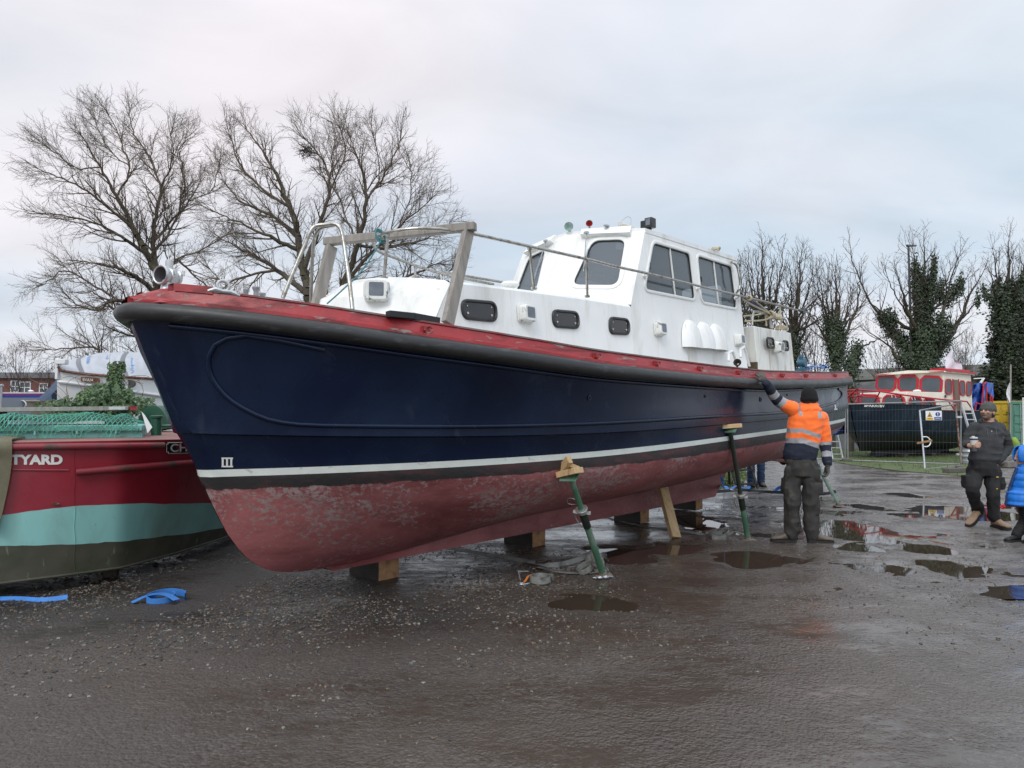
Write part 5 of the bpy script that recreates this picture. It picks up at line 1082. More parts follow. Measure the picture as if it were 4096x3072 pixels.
# ================================================================ the barge on the left
TB = [(-1100, 5.2), (-400, 5.55), (0, 5.75), (277, 5.95), (485, 6.15), (693, 6.5), (901, 7.1), (1000, 7.55), (1080, 8.1)]
BB = [(-1100, 2500), (-400, 2382), (0, 2333), (277, 2298), (485, 2270), (693, 2215), (901, 2149), (1000, 2110), (1080, 2070)]
tyf = ip([(-1100, 1798), (0, 1771), (741, 1757), (1080, 1750)]); tdf = sm([(a_ / 100, b__) for a_, b__ in TB]); byf = ip(BB)
def btop(px): return D(px, tyf(px), tdf(px / 100))
def bbot(px): return G(px, byf(px), .13)
def bs(px, py, out=0.0):
    a, b = btop(px), bbot(px); lo, hi = -.3, 1.2
    for _ in range(24):
        t = (lo + hi) / 2; p = a.lerp(b, t) - E0
        v = 1536 - FPX * (p.z * math.cos(PITCH) - p.y * math.sin(PITCH)) / (p.y * math.cos(PITCH) + p.z * math.sin(PITCH))
        if v < py: lo = t
        else: hi = t
    p = a.lerp(b, t)
    if out: d = btop(px + 20) - btop(px - 20); n = d.cross(Vector((0, 0, 1))).normalized(); n = n if n.y < 0 else -n; p = p + n * out
    return p
barge = empty('barge', (-4.5, 7, 0), 0, 'old barge with maroon topsides, turquoise band and algae stained bottom', 'boat')
def bpart(mb, name, mat, **k):
    mb.v = [tuple(Vector(p) - barge.location) for p in mb.v]; return mb.build(name, mat, barge, **k)
pxs = list(range(-1100, 0, 100)) + list(range(0, 1081, 30))
y1 = ip([(-1100, 2130), (0, 2062), (139, 2042), (298, 2024), (420, 2019), (554, 2012), (665, 2016), (845, 2012), (1080, 1990)])
y2 = ip([(-1100, 2260), (0, 2184), (298, 2177), (485, 2166), (624, 2149), (748, 2135), (901, 2112), (1080, 2060)])
rows = []
nz_ = lambda px: 3.0 * fbm(px * .02, 0, 1, 2)
for t in (0, .3, .6, 1): rows.append([bs(px, tyf(px) + (y1(px) + nz_(px) - tyf(px)) * t + .01) for px in pxs])
n1 = len(rows) - 1
for t in (.35, .7, 1): rows.append([bs(px, y1(px) + nz_(px) + (y2(px) + nz_(px * 3 + 99) * 1.3 - y1(px) - nz_(px)) * t) for px in pxs])
n2 = len(rows) - 1
for t in (.4, .8, 1): rows.append([bs(px, y2(px) + nz_(px * 3 + 99) * 1.3 + (byf(px) - y2(px) - nz_(px * 3 + 99) * 1.3) * t) for px in pxs])
mb = MB(); mb.grid(rows, mf=lambda i, j: 0 if i < n1 else (1 if i < n2 else 2))
bk = Vector((-.6, 1.6, 0)); inner = [bbot(px) + Vector((-.5, 1.0, 0)) for px in pxs]; mb.grid([rows[-1], inner], 2)
bpart(mb, 'hull', [M['bargered'], M['teal'], M['algae']], smooth=60)
mb = MB(); mb.tube([bbot(px) + Vector((0, -.005, .0)) for px in pxs], .013, 6); bpart(mb, 'bottom_edge', M['algae'])
mb = MB()
for q, (ya, yb) in enumerate(((1790, 2024), (2026, 2176), (2178, 2290))): mb.tube([bs(298 + 2 * math.sin(y * .05), y) for y in range(ya, yb, 12)], .0045, 5, m=q)
bpart(mb, 'weld_seam', [M['bargered'], M['teal'], M['algae']])
mb = MB(); mb.grid([[btop(px) for px in pxs], [btop(px) + Vector((-.02, .06, .012)) for px in pxs], [btop(px) + Vector((-.75 if px < 900 else -.3, 1.75 if px < 900 else .8, .05)) for px in pxs]]); bpart(mb, 'deck', M['bargedeck'])
mb = MB(); mb.tube([bs(px, 1789 - px * .012, .028) for px in range(-1000, 655, 25)], .028, 10); bpart(mb, 'rub_rail', M['bargerail'])
mb = MB(); mb.tube([bs(px, 1888 - (px - 305) * .085, .03) for px in range(305, 1060, 25)], .031, 10); bpart(mb, 'rub_rail', M['bargerail'])
mb = MB(); mb.tube([bs(px, 1880 + (px) * .003, .003) for px in range(-300, 296, 25)], .008, 6); bpart(mb, 'plate_edge', M['bargered'])
mb = MB(); mb.lathe(bs(222, 2016, .0), Vector((.3, -1, 0)), [(0, .035), (.012, .03), (.012, .02), (0, .001)], 12); mb.v = [(v[0], v[1], (v[2] - bs(222, 2016).z) * .28 + bs(222, 2016).z) for v in mb.v]; bpart(mb, 'drain_slot', M['rust'])
# lettering and name board
def blet(name, s, x0, y0, hpx, mat, bold, sx, out=.006, slope=0):
    vs, fs = text_loops(s, bold=bold, sx=sx); mb = MB(); mb.add([bs(x0 + x * hpx, y0 - y * hpx + slope * x * hpx, out) for x, y in vs], fs); return bpart(mb, name, mat, smooth=0, fixn=False)
blet('lettering', 'ATYARD', 2, 1856, 36, M['whitetxt'], .07, 1.24)
nb = [(661, 1775), (667, 1775), (667, 1769), (860, 1766), (860, 1772), (866, 1772), (866, 1806), (860, 1806), (860, 1812), (668, 1815), (668, 1809), (662, 1809)]
mb = MB(); mb.add([bs(x, y, .012) for x, y in nb], [tuple(range(12))]); mb.grid([[bs(x, y, .012) for x, y in nb], [bs(x, y, .0) for x, y in nb]], closed=True); bpart(mb, 'name_board', M['nameblack'], smooth=0)
mb = MB(); c_ = (763, 1790); mb.grid([[bs(x, y, .015) for x, y in nb], [bs(x + (3 if x < 763 else -3), y + (3 if y < 1790 else -3), .016) for x, y in nb]], closed=True); bpart(mb, 'name_border', M['whitetxt'], smooth=0)
blet('lettering', 'CHU', 676, 1807, 31, M['whitetxt'], .02, 1.1, .016, -.03)
# khaki strap hung over the side
mb = MB(); pts = [btop(20) + Vector((-.1, .3, .04)), btop(22) + Vector((-.01, .02, .03)), bs(26, 1782, .06), bs(24, 1840, .045), bs(14, 1920, .04), bs(-4, 2010, .04), bs(-28, 2120, .05)]
mb.ribbon(smoothp(pts, 6), .10, .008, [Vector((0, 0, 1))] * 6 * 1 + [Vector((.35, -.93, 0))] * 60 if 0 else (.35, -.9, .3)); tag(mb.build('khaki_strap', M['khaki'], None), 'wide khaki webbing hung over the barge side at the left edge', 'strap')
# hatch box, green net, bollard, cowl
HD = ip([(-900, 5.55), (0, 5.92), (567, 6.5)])
def hbx(px, z, back=0.0): q = D(px, 1760, HD(px)); return Vector((q.x - .42 * back, q.y + .91 * back, z))
hz0, hz1 = 1.25, 1.375
hatch = empty('hatch', hbx(300, 1.26), 0, 'turquoise steel hatch box under the green net on the barge', 'hatch')
def hpart(mb, name, mat, par=hatch, **k): mb.v = [tuple(Vector(p) - par.location) for p in mb.v]; return mb.build(name, mat, par, **k)
mb = MB(); mb.hexa([hbx(-900, hz0), hbx(567, hz0), hbx(567, hz0, 1.25), hbx(-900, hz0, 1.25)], [hbx(-900, hz1 - .045), hbx(567, hz1 - .045), hbx(567, hz1 - .045, 1.25), hbx(-900, hz1 - .045, 1.25)]); hpart(mb, 'coaming', M['tealbox'])
mb = MB(); f = lambda px, z, b: hbx(px, z, b) ; mb.hexa([f(-900, hz1 - .05, -.025), f(571, hz1 - .05, -.025), f(571, hz1 - .05, 1.28), f(-900, hz1 - .05, 1.28)], [f(-900, hz1 + .01, -.025), f(571, hz1 + .01, -.025), f(571, hz1 + .01, 1.28), f(-900, hz1 + .01, 1.28)]); hpart(mb, 'lid', M['tealbox'], bevel=.012)
for px in (142, 309, 465):
    mb = MB(); c = hbx(px, 1.305, -.03); mb.cyl(c, c + Vector((0, 0, .03)), .010); mb.cyl(c, c + Vector((0, .03, 0)), .008); hpart(mb, 'lashing_hook', M['tealbox'])
def heap(u, v):      # the net's surface: u along the box, v from front to back
    px = -350 + u * 905; edge = min(1, (v) / .22) ** .6 if v > 0 else 0
    hgt = (.085 + .045 * fbm(u * 7, v * 2, 1, 4) + .02 * fbm(u * 20, v * 6, 1, 4)) * edge * min(1, (1 - u) * 9 + .12)
    return hbx(px, hz1 + .014 + max(hgt, 0), -.03 + v * 1.2)
def hang(u, t):
    px = -350 + u * 905; return hbx(px, hz1 + .012 - t * (.085 + .035 * math.sin(u * 45) * t), -.034 - .006 * math.sin(u * 90 + t * 5))
mb = MB(); NU, NV, NH = 46, 12, 3
def npnt(i, j):
    u = i / NU; jit = .25 * fbm(i * .37, j * .53, 1, 8)
    if j < NH: return hang(max(0, min(1, u + jit / NU)), (NH - j - jit * .5) / NH)
    return heap(max(0, min(1, u + jit / NU)), (j - NH + jit * .5) / NV)
for i in range(NU):
    for j in range(NH + NV):
        a = npnt(i + .5 * (j % 2), j); b = npnt(i + .5 * ((j + 1) % 2), j + 1); c = npnt(i + (1 if j % 2 == 0 else 0) - .5 * (0) - (0 if j % 2 == 0 else 0) - (.5 if j % 2 == 0 else -.0), j + 1)
        mb.tube([a, b], .0034, 3, caps=False)
        b2 = npnt(i - .5 if j % 2 == 0 else i + 1.0, j + 1)
        if 0 <= i - .5: mb.tube([a, b2], .0034, 3, caps=False)
o = mb.build('net', M['net'], None, fixn=False); tag(o, 'green netting bunched over the turquoise hatch', 'netting')
mb = MB(); mb.grid([[heap(u, v) + Vector((0, 0, -.02)) for u in np.linspace(.0, .97, 40)] for v in np.linspace(.1, .95, 12)]); tag(mb.build('net_bundle', mk('dark_net_folds', (.018, .07, .05), .9, var=.8, vscale=9, bump=1, bscale=25, layers=[((.05, .16, .11), 12, .58, .06, (1, 1, 1), None)]), None), 'darker folded net lying beneath the top layer of green netting', 'netting')
b0 = D(625, 1740, 7.0); bo = empty('bollard', (b0.x, b0.y, 1.27), 0, 'dark green iron bollard with a cross bar on the barge foredeck', 'bollard')
mb = MB(); mb.lathe((0, 0, -.02), (0, 0, 1), [(0, .052), (.02, .048), (.19, .048), (.195, .060), (.215, .062), (.22, .045), (.222, .001)], 18); mb.build('post', M['greeniron'], bo)
mb = MB(); mb.cyl((-.09, 0, .10), (.20, .02, .10), .014); mb.build('cross_bar', M['greeniron'], bo)
c0 = D(628, 1700, 7.9); co = empty('ventilator', (c0.x, c0.y, 1.27), R(-6), 'dark green half-round ventilator cowl behind the bollard', 'ventilator')
mb = MB(); rows = []
for i in range(15):
    a = math.pi * i / 14; rows.append([(-.175 * math.cos(a), y, .075 + .24 * math.sin(a)) for y in (-.09, -.07, .07, .09)])
rows = [[(rows[0][0][0], y, 0) for y in (-.09, -.07, .07, .09)]] + rows + [[(rows[-1][0][0], y, .06) for y in (-.09, -.07, .07, .09)]]
mb.grid(rows); mb.add([r[0] for r in rows], [tuple(range(len(rows)))]); mb.add([r[-1] for r in rows], [tuple(range(len(rows)))]); mb.build('cowl', M['greeniron'], co, bevel=.004)
p = D(578, 1700, 6.45); mb = MB(); mb.add([p + Vector(v) for v in ((-.04, .02, .12), (.0, 0, .09), (.085, -.03, -.02), (.03, .0, -.075))], [(0, 1, 2, 3)]); ob = mb.build('paper_sheet', M['paper'], None, smooth=0); sd_ = ob.modifiers.new('s', 'SOLIDIFY'); sd_.thickness = .002; tag(ob, 'folded white paper sheet hanging at the corner of the turquoise hatch', 'paper')
mb = MB(); c = G(430, 2312); mb.box((c.x, c.y + .05, .063), (.115, .11, .126), Matrix.Rotation(R(20), 3, 'Z')); tag(mb.build('brick', M['brick'], None, bevel=.006), 'dark brown brick block wedged under the barge', 'block')
# long plank with a metal bracket
a = D(-300, 1643, 7.2); b = D(525, 1633, 7.6); pl = empty('plank', b, 0, 'long grey plank with a metal bracket and red end above the green net', 'plank')
mb = MB(); mb.beam(a - b, (0, 0, 0), .22, .042); mb.build('board', M['oldwood'], pl, bevel=.003)
mb = MB(); mb.beam(Vector((0, 0, 0)), D(547, 1633, 7.62) - b, .23, .046); mb.build('red_end', M['rust'] if 0 else M['redpaint'], pl)
mb = MB(); q = (a - b).normalized(); mb.beam(q * .002 + Vector((0, -.113, 0)), q * .16 + Vector((0, -.113, 0)), .005, .03); mb.build('bracket', M['galvbright'], pl)
for t in (.35, .95): mb = MB(); c = (a - b) * (1 - t); mb.beam(c + Vector((0, .05, -.3)), c + Vector((0, .05, -.02)), .05, .05, (1, 0, 0)); mb.build('support', M['darkwood'], pl)
# ivy-clad post behind
def ivyleaf(mb, c, n, r, rg, m=0):
    n = Vector(n).normalized(); u, v = fr(n); a0 = rg.random() * 6.28; pts = []
    for k, (a, q) in enumerate(((0, 1), (.5, .5), (1.05, .85), (1.9, .45), (2.4, .55), (3.14, .25), (3.88, .55), (4.38, .45), (5.23, .85), (5.78, .5))):
        a += a0; pts.append(c + (u * math.cos(a) + v * math.sin(a)) * r * q + n * (.12 * r * math.cos(3 * a) - (.25 * r if q > .7 else 0)))
    mb.add([c] + pts, [(0, i, i % 10 + 1) for i in range(1, 11)], m)
rg = random.Random(11); p0 = D(455, 1600, 9.0); iv = empty('ivy_stump', (p0.x, p0.y, 0), 0, 'mossy old post smothered in ivy behind the plank', 'stump')
mb = MB(); mb.tube([(0, 0, 0), (.0, 0, .8), (-.01, 0, 1.4), (.02, 0, 1.9), (.04, 0, 2.13)], [.10, .09, .085, .075, .06], 9); mb.build('post', M['stump'], iv)
mb = MB(); ms = MB()
for i in range(1500):
    t = rg.random()
    if t < .22: a = rg.random() * 6.28; z = rg.uniform(1.4, 2.15); c = Vector((.10 * math.cos(a), .10 * math.sin(a), z)) * 1.0 + Vector((.02, 0, 0)); n = Vector((math.cos(a), math.sin(a) - .4, .5)); r = rg.uniform(.025, .05)
    else:
        px = rg.gauss(400, 115)
        if px < 150 or px > 620: continue
        hmax = (1545 if 330 < px < 530 else 1575) + abs(px - 420) * .16; py = rg.uniform(hmax, 1655) + (rg.gauss(0, 10)); c = D(px, py, 9.0 + rg.uniform(-.45, .35)) - iv.location; n = Vector((rg.gauss(0, .6), -1, rg.uniform(.0, 1.3))); r = rg.uniform(.028, .060)
    ivyleaf(mb, c, n, r, rg)
mb.build('leaves', M['ivynear'], iv, smooth=0, fixn=False)
for i in range(20):
    px = rg.uniform(230, 560); a = D(px, 1640, 9 + rg.uniform(-.3, .3)); b = D(px + rg.gauss(0, 70), rg.uniform(1480, 1570), 9 + rg.uniform(-.3, .3)); c = a.lerp(b, .5) + Vector((rg.gauss(0, .12), 0, rg.uniform(0, .12))); ms.tube([p - iv.location for p in smoothp([a, c, b], 4)], [.0045] * 4 + [.0025] * 5, 4)
for i in range(9):
    b = D(rg.choice((250, 280, 300, 560, 580, 555)) + rg.gauss(0, 14), rg.uniform(1500, 1560), 8.9); a = D(rg.uniform(330, 520), 1600, 9); ms.tube([p - iv.location for p in smoothp([a, a.lerp(b, .5) + Vector((0, 0, rg.uniform(.02, .16))), b], 5)], .003, 4)
ms.build('stems', M['stem'], iv, fixn=False)
# ================================================================ boats and house behind the barge
wb = empty('white_boat', D(300, 1500, 11), 0, 'white wooden boat with a silver sheet cover behind the ivy', 'boat')
def wp(mb, name, mat, par=wb, off=None, **k): mb.v = [tuple(Vector(p) - (off or wb.location)) for p in mb.v]; return mb.build(name, mat, par, **k)
wd = lambda px: 11.0 + (px - 228) * .0042
def W_(px, py, back=0.0): return D(px, py, wd(px) + back)
wx = [228, 232, 245, 270, 310, 360, 430, 520, 620, 740, 900]
sy = ip([(228, 1462), (245, 1483), (330, 1494), (430, 1503), (620, 1515), (900, 1530)]); ry = ip([(228, 1525), (320, 1537), (430, 1552), (645, 1583), (900, 1615)])
mb = MB(); bulge = ip([(228, .40), (245, .34), (270, .27), (310, .19), (360, .10), (430, .04), (520, 0), (900, 0)])
rows = [[W_(px + (y_ - 1462) * .085 * (1 if px < 240 else .3), y_ if 0 else yy, bulge(px) * k) for px in wx] for yy, k, y_ in ()]
def wrow(fy, k): return [W_(px, fy(px), bulge(px) * k) for px in wx]
rows = [wrow(lambda p: sy(p), 1), wrow(lambda p: (sy(p) + ry(p)) / 2, 1.05), wrow(lambda p: ry(p), 1.1), wrow(lambda p: ry(p) + 45, 1.2), wrow(lambda p: ry(p) + 110, 1.6), wrow(lambda p: ry(p) + 190, 2.2)]
mb.grid(rows)
far = [[(p + Vector((-.15, .95, 0)) * max(0.02, (1.8 - 2 * bulge(px) * 1.0))) for p, px in zip(r, wx)] for r in rows]; mb.grid(far); mb.grid([rows[0], far[0]])
wp(mb, 'hull', M['whitehull'], smooth=60)
mb = MB(); mb.tube([W_(px, sy(px), bulge(px) - .02) for px in wx[1:]], .022, 6); wp(mb, 'gunwale_strip', M['varnish'])
mb = MB(); mb.tube([W_(px, ry(px), bulge(px) * 1.1 - .02) for px in wx[1:]], .028, 8); wp(mb, 'rubbing_strake', M['whitehull'])
mb = MB(); mb.box(D(247, 1447, 11.36), (.17, .10, .085)); mb.box(D(233, 1476, 11.42), (.05, .10, .34)); wp(mb, 'stem_head', M['whitehull'], bevel=.01)
c = W_(519, 1535, -.02); mb = MB(); mb.tube([c + Vector((.098 * math.cos(a), 0, .062 * math.sin(a))) for a in np.linspace(0, 6.283, 25)[:-1]], .010, 6, closed=True); f = wp(mb, 'porthole', M['bronze'])
mb = MB(); mb.add([c + Vector((.096 * math.cos(a), -.002, .060 * math.sin(a))) - wb.location for a in np.linspace(0, 6.283, 25)[:-1]], [tuple(range(24))]); mb.build('pane', M['winblack'], f, smooth=0)
mb = MB(); q = [W_(x, y, bulge(x) * 1.03 - .03) for x, y in ((326, 1508), (364, 1509), (400, 1513), (400, 1532), (364, 1528), (326, 1526))]; mb.hexa(q, [p + Vector((0, -.015, 0)) for p in q]); nbp = wp(mb, 'name_board', M['varnish'])
vs, fs = text_loops('EVAN', bold=.03); mb = MB(); mb.add([W_(330 + x * 11.5, 1523 + x * .9 - y * 11, bulge(345) * 1.03 - .055 + (x * 11.5) * -.0018) for x, y in vs], fs); wp(mb, 'lettering', M['whitetxt'], smooth=0, fixn=False)
# sheet cover, taped
cov = empty('sheet_cover', D(400, 1450, 11.8), 0, 'crinkled silver plastic sheet with blue print and grey tape over the white boat', 'sheet')
ty = ip([(240, 1470), (262, 1452), (300, 1436), (345, 1424), (400, 1411), (480, 1409), (575, 1409), (700, 1412), (900, 1425)])
cx = list(range(243, 900, 9))
def C_(px, t):     # t = 0 at the gunwale, 1 at the ridge
    a = W_(px, sy(px) + 1, bulge(px) - .04); b = D(px, ty(px), wd(px) + .95); p = a.lerp(b, t); s_ = math.sin(math.pi * t)
    return p + Vector((0, -.14 * s_ + .02 * math.sin(px * .5 + t * 3) * s_, .05 * s_ + .022 * fbm(px * .05, t * 2, 1, 3) * s_))
mb = MB(); mb.grid([[C_(px, t) for px in cx] for t in np.linspace(0, 1, 12)]); mb.grid([[C_(px, 1) for px in cx], [C_(px, 1) + Vector((-.15, 1.0, -.5)) for px in cx]])
wp(mb, 'cover', M['tarpsilver'], cov, cov.location, smooth=60)
for x0 in (333, 508):
    mb = MB(); mb.grid([[C_(x0 + k, t) + Vector((0, -.006, .004)) for k in (-9, 0, 9)] for t in np.linspace(-.0, 1, 14)]); wp(mb, 'tape', M['tape'], cov, cov.location)
mb = MB(); mb.grid([[C_(x, t) + Vector((0, -.012, .004)) for x in (246, 256, 268)] for t in (0, .4, .8)]); wp(mb, 'tape', M['black'], cov, cov.location)
for x0, t0, wd_, ln in ((376, .35, 'Vapour', 13), (452, .55, 'wall', 12), (548, .12, 'Vapour', 14)):
    vs, fs = text_loops(wd_, bold=.02); mb = MB(); mb.add([C_(x0 - y * ln * 1.0, min(.98, t0 + x * ln * .0095)) + Vector((0, -.008, .006)) for x, y in vs], fs); wp(mb, 'print', M['bluetxt'], cov, cov.location, smooth=0, fixn=False)
mb = MB(); mb.cyl(D(436, 1488, 11.6), D(438, 1384, 11.6), .014, .010); mb.cyl(D(436, 1432, 11.6), D(436, 1430, 11.6), .02); mb.ell(D(438, 1383, 11.6), (.018, .018, .018), 8, 6); tag(mb.build('white_pole', M['whitefit'], None), 'thin white pole standing in front of the silver sheet', 'pole')
# blue-grey cover and small beige dinghy
q = [D(x, y, 13) for x, y in ((150, 1596), (235, 1520), (240, 1600))]
mb = MB(); a = D(235, 1518, 13.0); mb.grid([[D(148, 1598, 12.8), D(190, 1560, 12.9), D(226, 1518, 13.0), D(231, 1518, 13.0)], [D(168, 1606, 12.5), D(205, 1580, 12.5), D(228, 1556, 12.6), D(233, 1560, 12.6)], [D(190, 1640, 12.4), D(215, 1640, 12.4), D(230, 1640, 12.6), D(236, 1640, 12.6)]]); mb.grid([[D(148, 1598, 12.8), D(190, 1560, 12.9), D(226, 1518, 13.0), D(231, 1518, 13.0)], [D(148, 1640, 14), D(190, 1600, 14.3), D(226, 1590, 14.4), D(231, 1590, 14.4)]])
tag(mb.build('boat_cover', mk('slate_blue_canvas', (.03, .055, .10), .7, var=.4, vscale=3, bump=.5, bscale=6), None), 'slate blue canvas cover sloping beside the bow of the white boat', 'cover')
mb = MB(); rows = []
for t, zz in ((0, 0), (.5, -.10), (1, -.22)):
    rows.append([D(x, 1604, 11.3 + .15 * abs(k - 3)) + Vector((0, t * .15 * 1, zz)) for k, x in enumerate((102, 112, 130, 160, 190, 220, 250))])
mb.grid(rows); mb.grid([rows[0], [p + Vector((0, .9, .02)) for p in rows[0]]]); mb.tube(rows[0], .014, 6); tag(mb.build('dinghy', mk('beige_dinghy', (.22, .20, .16), .6, var=.2, vscale=5), None), 'small upturned beige dinghy left of the ivy', 'dinghy')
nb0 = empty('narrowboat', D(60, 1600, 14), 0, 'grey narrowboat with blue and crimson stripes and a round white window at the far left', 'boat')
def np_(mb, name, mat, **k): mb.v = [tuple(Vector(p) - nb0.location) for p in mb.v]; return mb.build(name, mat, nb0, **k)
NB = lambda px, py, b=0: D(px, py, 14.0 + px * .004) + Vector((0, b, 0))
mb = MB(); mb.grid([[NB(x, 1586) for x in (-900, 0, 225)], [NB(x, 1720) for x in (-900, 0, 225)]]); mb.grid([[NB(x, 1570) for x in (-900, 0, 225)], [NB(x, 1566, .5) for x in (-900, 0, 225)], [NB(x, 1566, 1.6) for x in (-900, 0, 225)]]); mb.add([NB(225, 1570), NB(225, 1720), NB(225, 1720, 1.8), NB(225, 1566, 1.8)], [(0, 1, 2, 3)]); np_(mb, 'cabin_side', M['navygrey'])
for ya, yb, m_ in ((1569, 1574, 'whitefit'), (1574, 1580, 'pinkstripe'), (1580, 1589, 'bluestripe')):
    mb = MB(); mb.grid([[NB(x, ya, -.012) for x in (-900, 0, 225)], [NB(x, yb, -.012) for x in (-900, 0, 225)], [NB(x, yb, .01) for x in (-900, 0, 225)]]); np_(mb, 'stripe', M[m_])
c = NB(92, 1618, -.02); mb = MB(); mb.tube([c + Vector((.077 * math.cos(a), 0, .077 * math.sin(a))) for a in np.linspace(0, 6.283, 25)[:-1]], .022, 8, closed=True, flat=.4); f = np_(mb, 'window', M['whitefit'])
mb = MB(); mb.add([c + Vector((.06 * math.cos(a), 0, .06 * math.sin(a))) - nb0.location for a in np.linspace(0, 6.283, 25)[:-1]], [tuple(range(24))]); mb.build('pane', M['wingrey'], f, smooth=0)
mb = MB(); mb.lathe(NB(83, 1570, .3), (0, 0, 1), [(0, .03), (.03, .03), (.035, .06), (.06, .03), (.065, .001)], 12); np_(mb, 'roof_vent', M['whitefit'])
mb = MB(); a = D(4, 1632, 9.5); b = D(6, 1545, 9.5); mb.cyl(a, b, .013); mb.cyl(D(-6, 1632, 9.5), D(-2, 1550, 9.5), .011); mb.cyl(b + Vector((-.05, 0, 0)), b + Vector((.02, 0, .015)), .018); tag(mb.build('steel_frame', M['galv'], None), 'galvanised tube frame at the extreme left edge', 'frame')
hs = empty('house', (-45, 72, 0), 0, 'distant red brick house with white windows at the far left', 'house')
mb = MB(); x0 = D(-700, 1600, 72).x - hs.location.x; x1 = D(238, 1600, 72).x - hs.location.x; zt = D(100, 1513, 72).z; mb.box(((x0 + x1) / 2, 4, zt / 2), (x1 - x0, 8, zt)); mb.build('wall', M['housebrick'], hs)
zr_ = D(100, 1490, 76).z; mb = MB(); mb.hexa([(x0 - .3, -.3, zt), (x1 + .3, -.3, zt), (x1 + .3, 8.3, zt), (x0 - .3, 8.3, zt)], [(x0 - .3, 3.8, zr_), (x1 + .3, 3.8, zr_), (x1 + .3, 4.2, zr_), (x0 - .3, 4.2, zr_)]); mb.build('roof', M['roofslate'], hs)
for px, py, w_, h_ in ((100, 1550, 1.15, 1.1), (63, 1546, .9, 1.1), (-60, 1546, 1.1, 1.1), (175, 1552, .8, .9)):
    c = D(px, py, 72) - hs.location; mb = MB()
    for k in (-1, 1): mb.box((c.x + k * w_ / 2, -.03, c.z), (.07, .1, h_)); mb.box((c.x, -.03, c.z + k * h_ / 2), (w_ + .07, .1, .07))
    mb.box((c.x, -.03, c.z), (.06, .1, h_)); mb.box((c.x, -.03, c.z), (w_, .09, .06)); f = mb.build('window', M['signwhite'], hs)
    mb = MB(); mb.box((c.x, -.012, c.z), (w_, .03, h_)); mb.build('pane', M['wingrey'], f)
# ================================================================ right-hand side
class Fr:                                      # axes of a thing: X along ux, Y to its left, Z up
    def __init__(s, o, ux): s.o = Vector(o); s.x = Vector((ux[0], ux[1], 0)).normalized(); s.y = Vector((-s.x.y, s.x.x, 0)); s.rz = math.atan2(s.x.y, s.x.x)
    def L(s, p): q = Vector(p) - s.o; return Vector((q.dot(s.x), q.dot(s.y), q.z))
    def W(s, p): return s.o + s.x * p[0] + s.y * p[1] + Vector((0, 0, p[2]))
    def hit(s, px, py, P0, n):
        r = ray(px, py); r = Vector((r.dot(s.x), r.dot(s.y), r.z)); e = s.L(E0); n = Vector(n); return e + r * ((Vector(P0) - e).dot(n) / r.dot(n))
SF = Fr((11.9, 25.0, 0), (.833, .553)); sp_ = empty('cabin_cruiser', SF.o, SF.rz, 'blue-black boat with cream cabins and red window frames behind the wire fence', 'boat')
def sb(mb, name, mat, par=sp_, **k): return mb.build(name, mat, par, **k)
sB = ip([(-.1, .02), (0, .06), (.25, .38), (.6, .72), (1.1, 1.02), (1.8, 1.26), (2.8, 1.42), (4, 1.5), (8, 1.45), (9.6, 1.3)])
def shz(s): return 1.93 - .012 * s if s < 3.35 else 1.70
rows = []
sx_ = [0, .1, .25, .6, 1.1, 1.8, 2.5, 3.34, 3.36, 4, 5, 6, 6.6, 7.0]
for t, k, q in ((0, 1, 0), (.25, .97, 0), (.5, .90, 0), (.62, .84, 0), (.78, .66, 0), (.9, .40, 0), (1, .06, 0)):
    rows.append([(s + (.55 * t ** 1.2) * max(0, 1 - s / 3), -sB(s) * k if s > 0 else -.02, shz(s) * (1 - t) + (.26 - .012 * s) * t) for s in sx_])
mb = MB(); mb.grid(rows, mf=lambda i, j: 0 if i < 3 else 1); mb.grid([[(x, -y, z) for x, y, z in r] for r in rows], mf=lambda i, j: 0 if i < 3 else 1)
mb.add([r[-1] for r in rows] + [(r[-1][0], -r[-1][1], r[-1][2]) for r in rows[::-1]], [tuple(range(2 * len(rows)))], 0); mb.grid([rows[0], [(x, -y, z) for x, y, z in rows[0]]], 0)
sb(mb, 'hull', [M['sparrowblue'], M['sparrowblack']], smooth=30)
mb = MB(); mb.box((4.1, 0, .2), (5.4, .16, .30)); sb(mb, 'keel', M['sparrowblack'])
mb = MB(); mb.tube([(s, -sB(s) - .01, shz(s) - .01) for s in sx_ if s < 3.35], .018, 6); mb.tube([(s, -sB(s) - .01, shz(s) + .01) for s in sx_ if s > 3.35], .018, 6, m=1); sb(mb, 'gunwale', [M['sparrowblue'], M['varnish']])
# cabins
def cab(s0, w0, s1, w1, z0, z1, lean, roof, name, mat='cream'):
    mb = MB(); A = [(s0, -w0, z0), (s0 - .0, 0, z0), (s0, w0, z0), (s1, w1, z0), (s1, -w1, z0)]; B_ = [(s0 + lean, -w0 + .03, z1), (s0 + lean, 0, z1 + .0), (s0 + lean, w0 - .03, z1), (s1, w1 - .03, z1), (s1, -w1 + .03, z1)]
    mb.hexa(A, B_); f = sb(mb, name, M[mat], bevel=.01); return f
cab(2.02, .90, 4.1, 1.24, 1.7, 2.38, .12, 0, 'lower_cabin'); cab(4.04, 1.22, 6.28, 1.22, 1.7, 3.12, .08, 0, 'wheelhouse')
mb = MB(); mb.hexa([(3.95, -1.30, 3.12), (3.9, 0, 3.13), (3.95, 1.30, 3.12), (6.4, 1.30, 3.10), (6.4, -1.30, 3.10)], [(3.97, -1.28, 3.17), (3.92, 0, 3.25), (3.97, 1.28, 3.17), (6.4, 1.28, 3.15), (6.4, -1.28, 3.15)]); sb(mb, 'roof', M['cream'], bevel=.01)
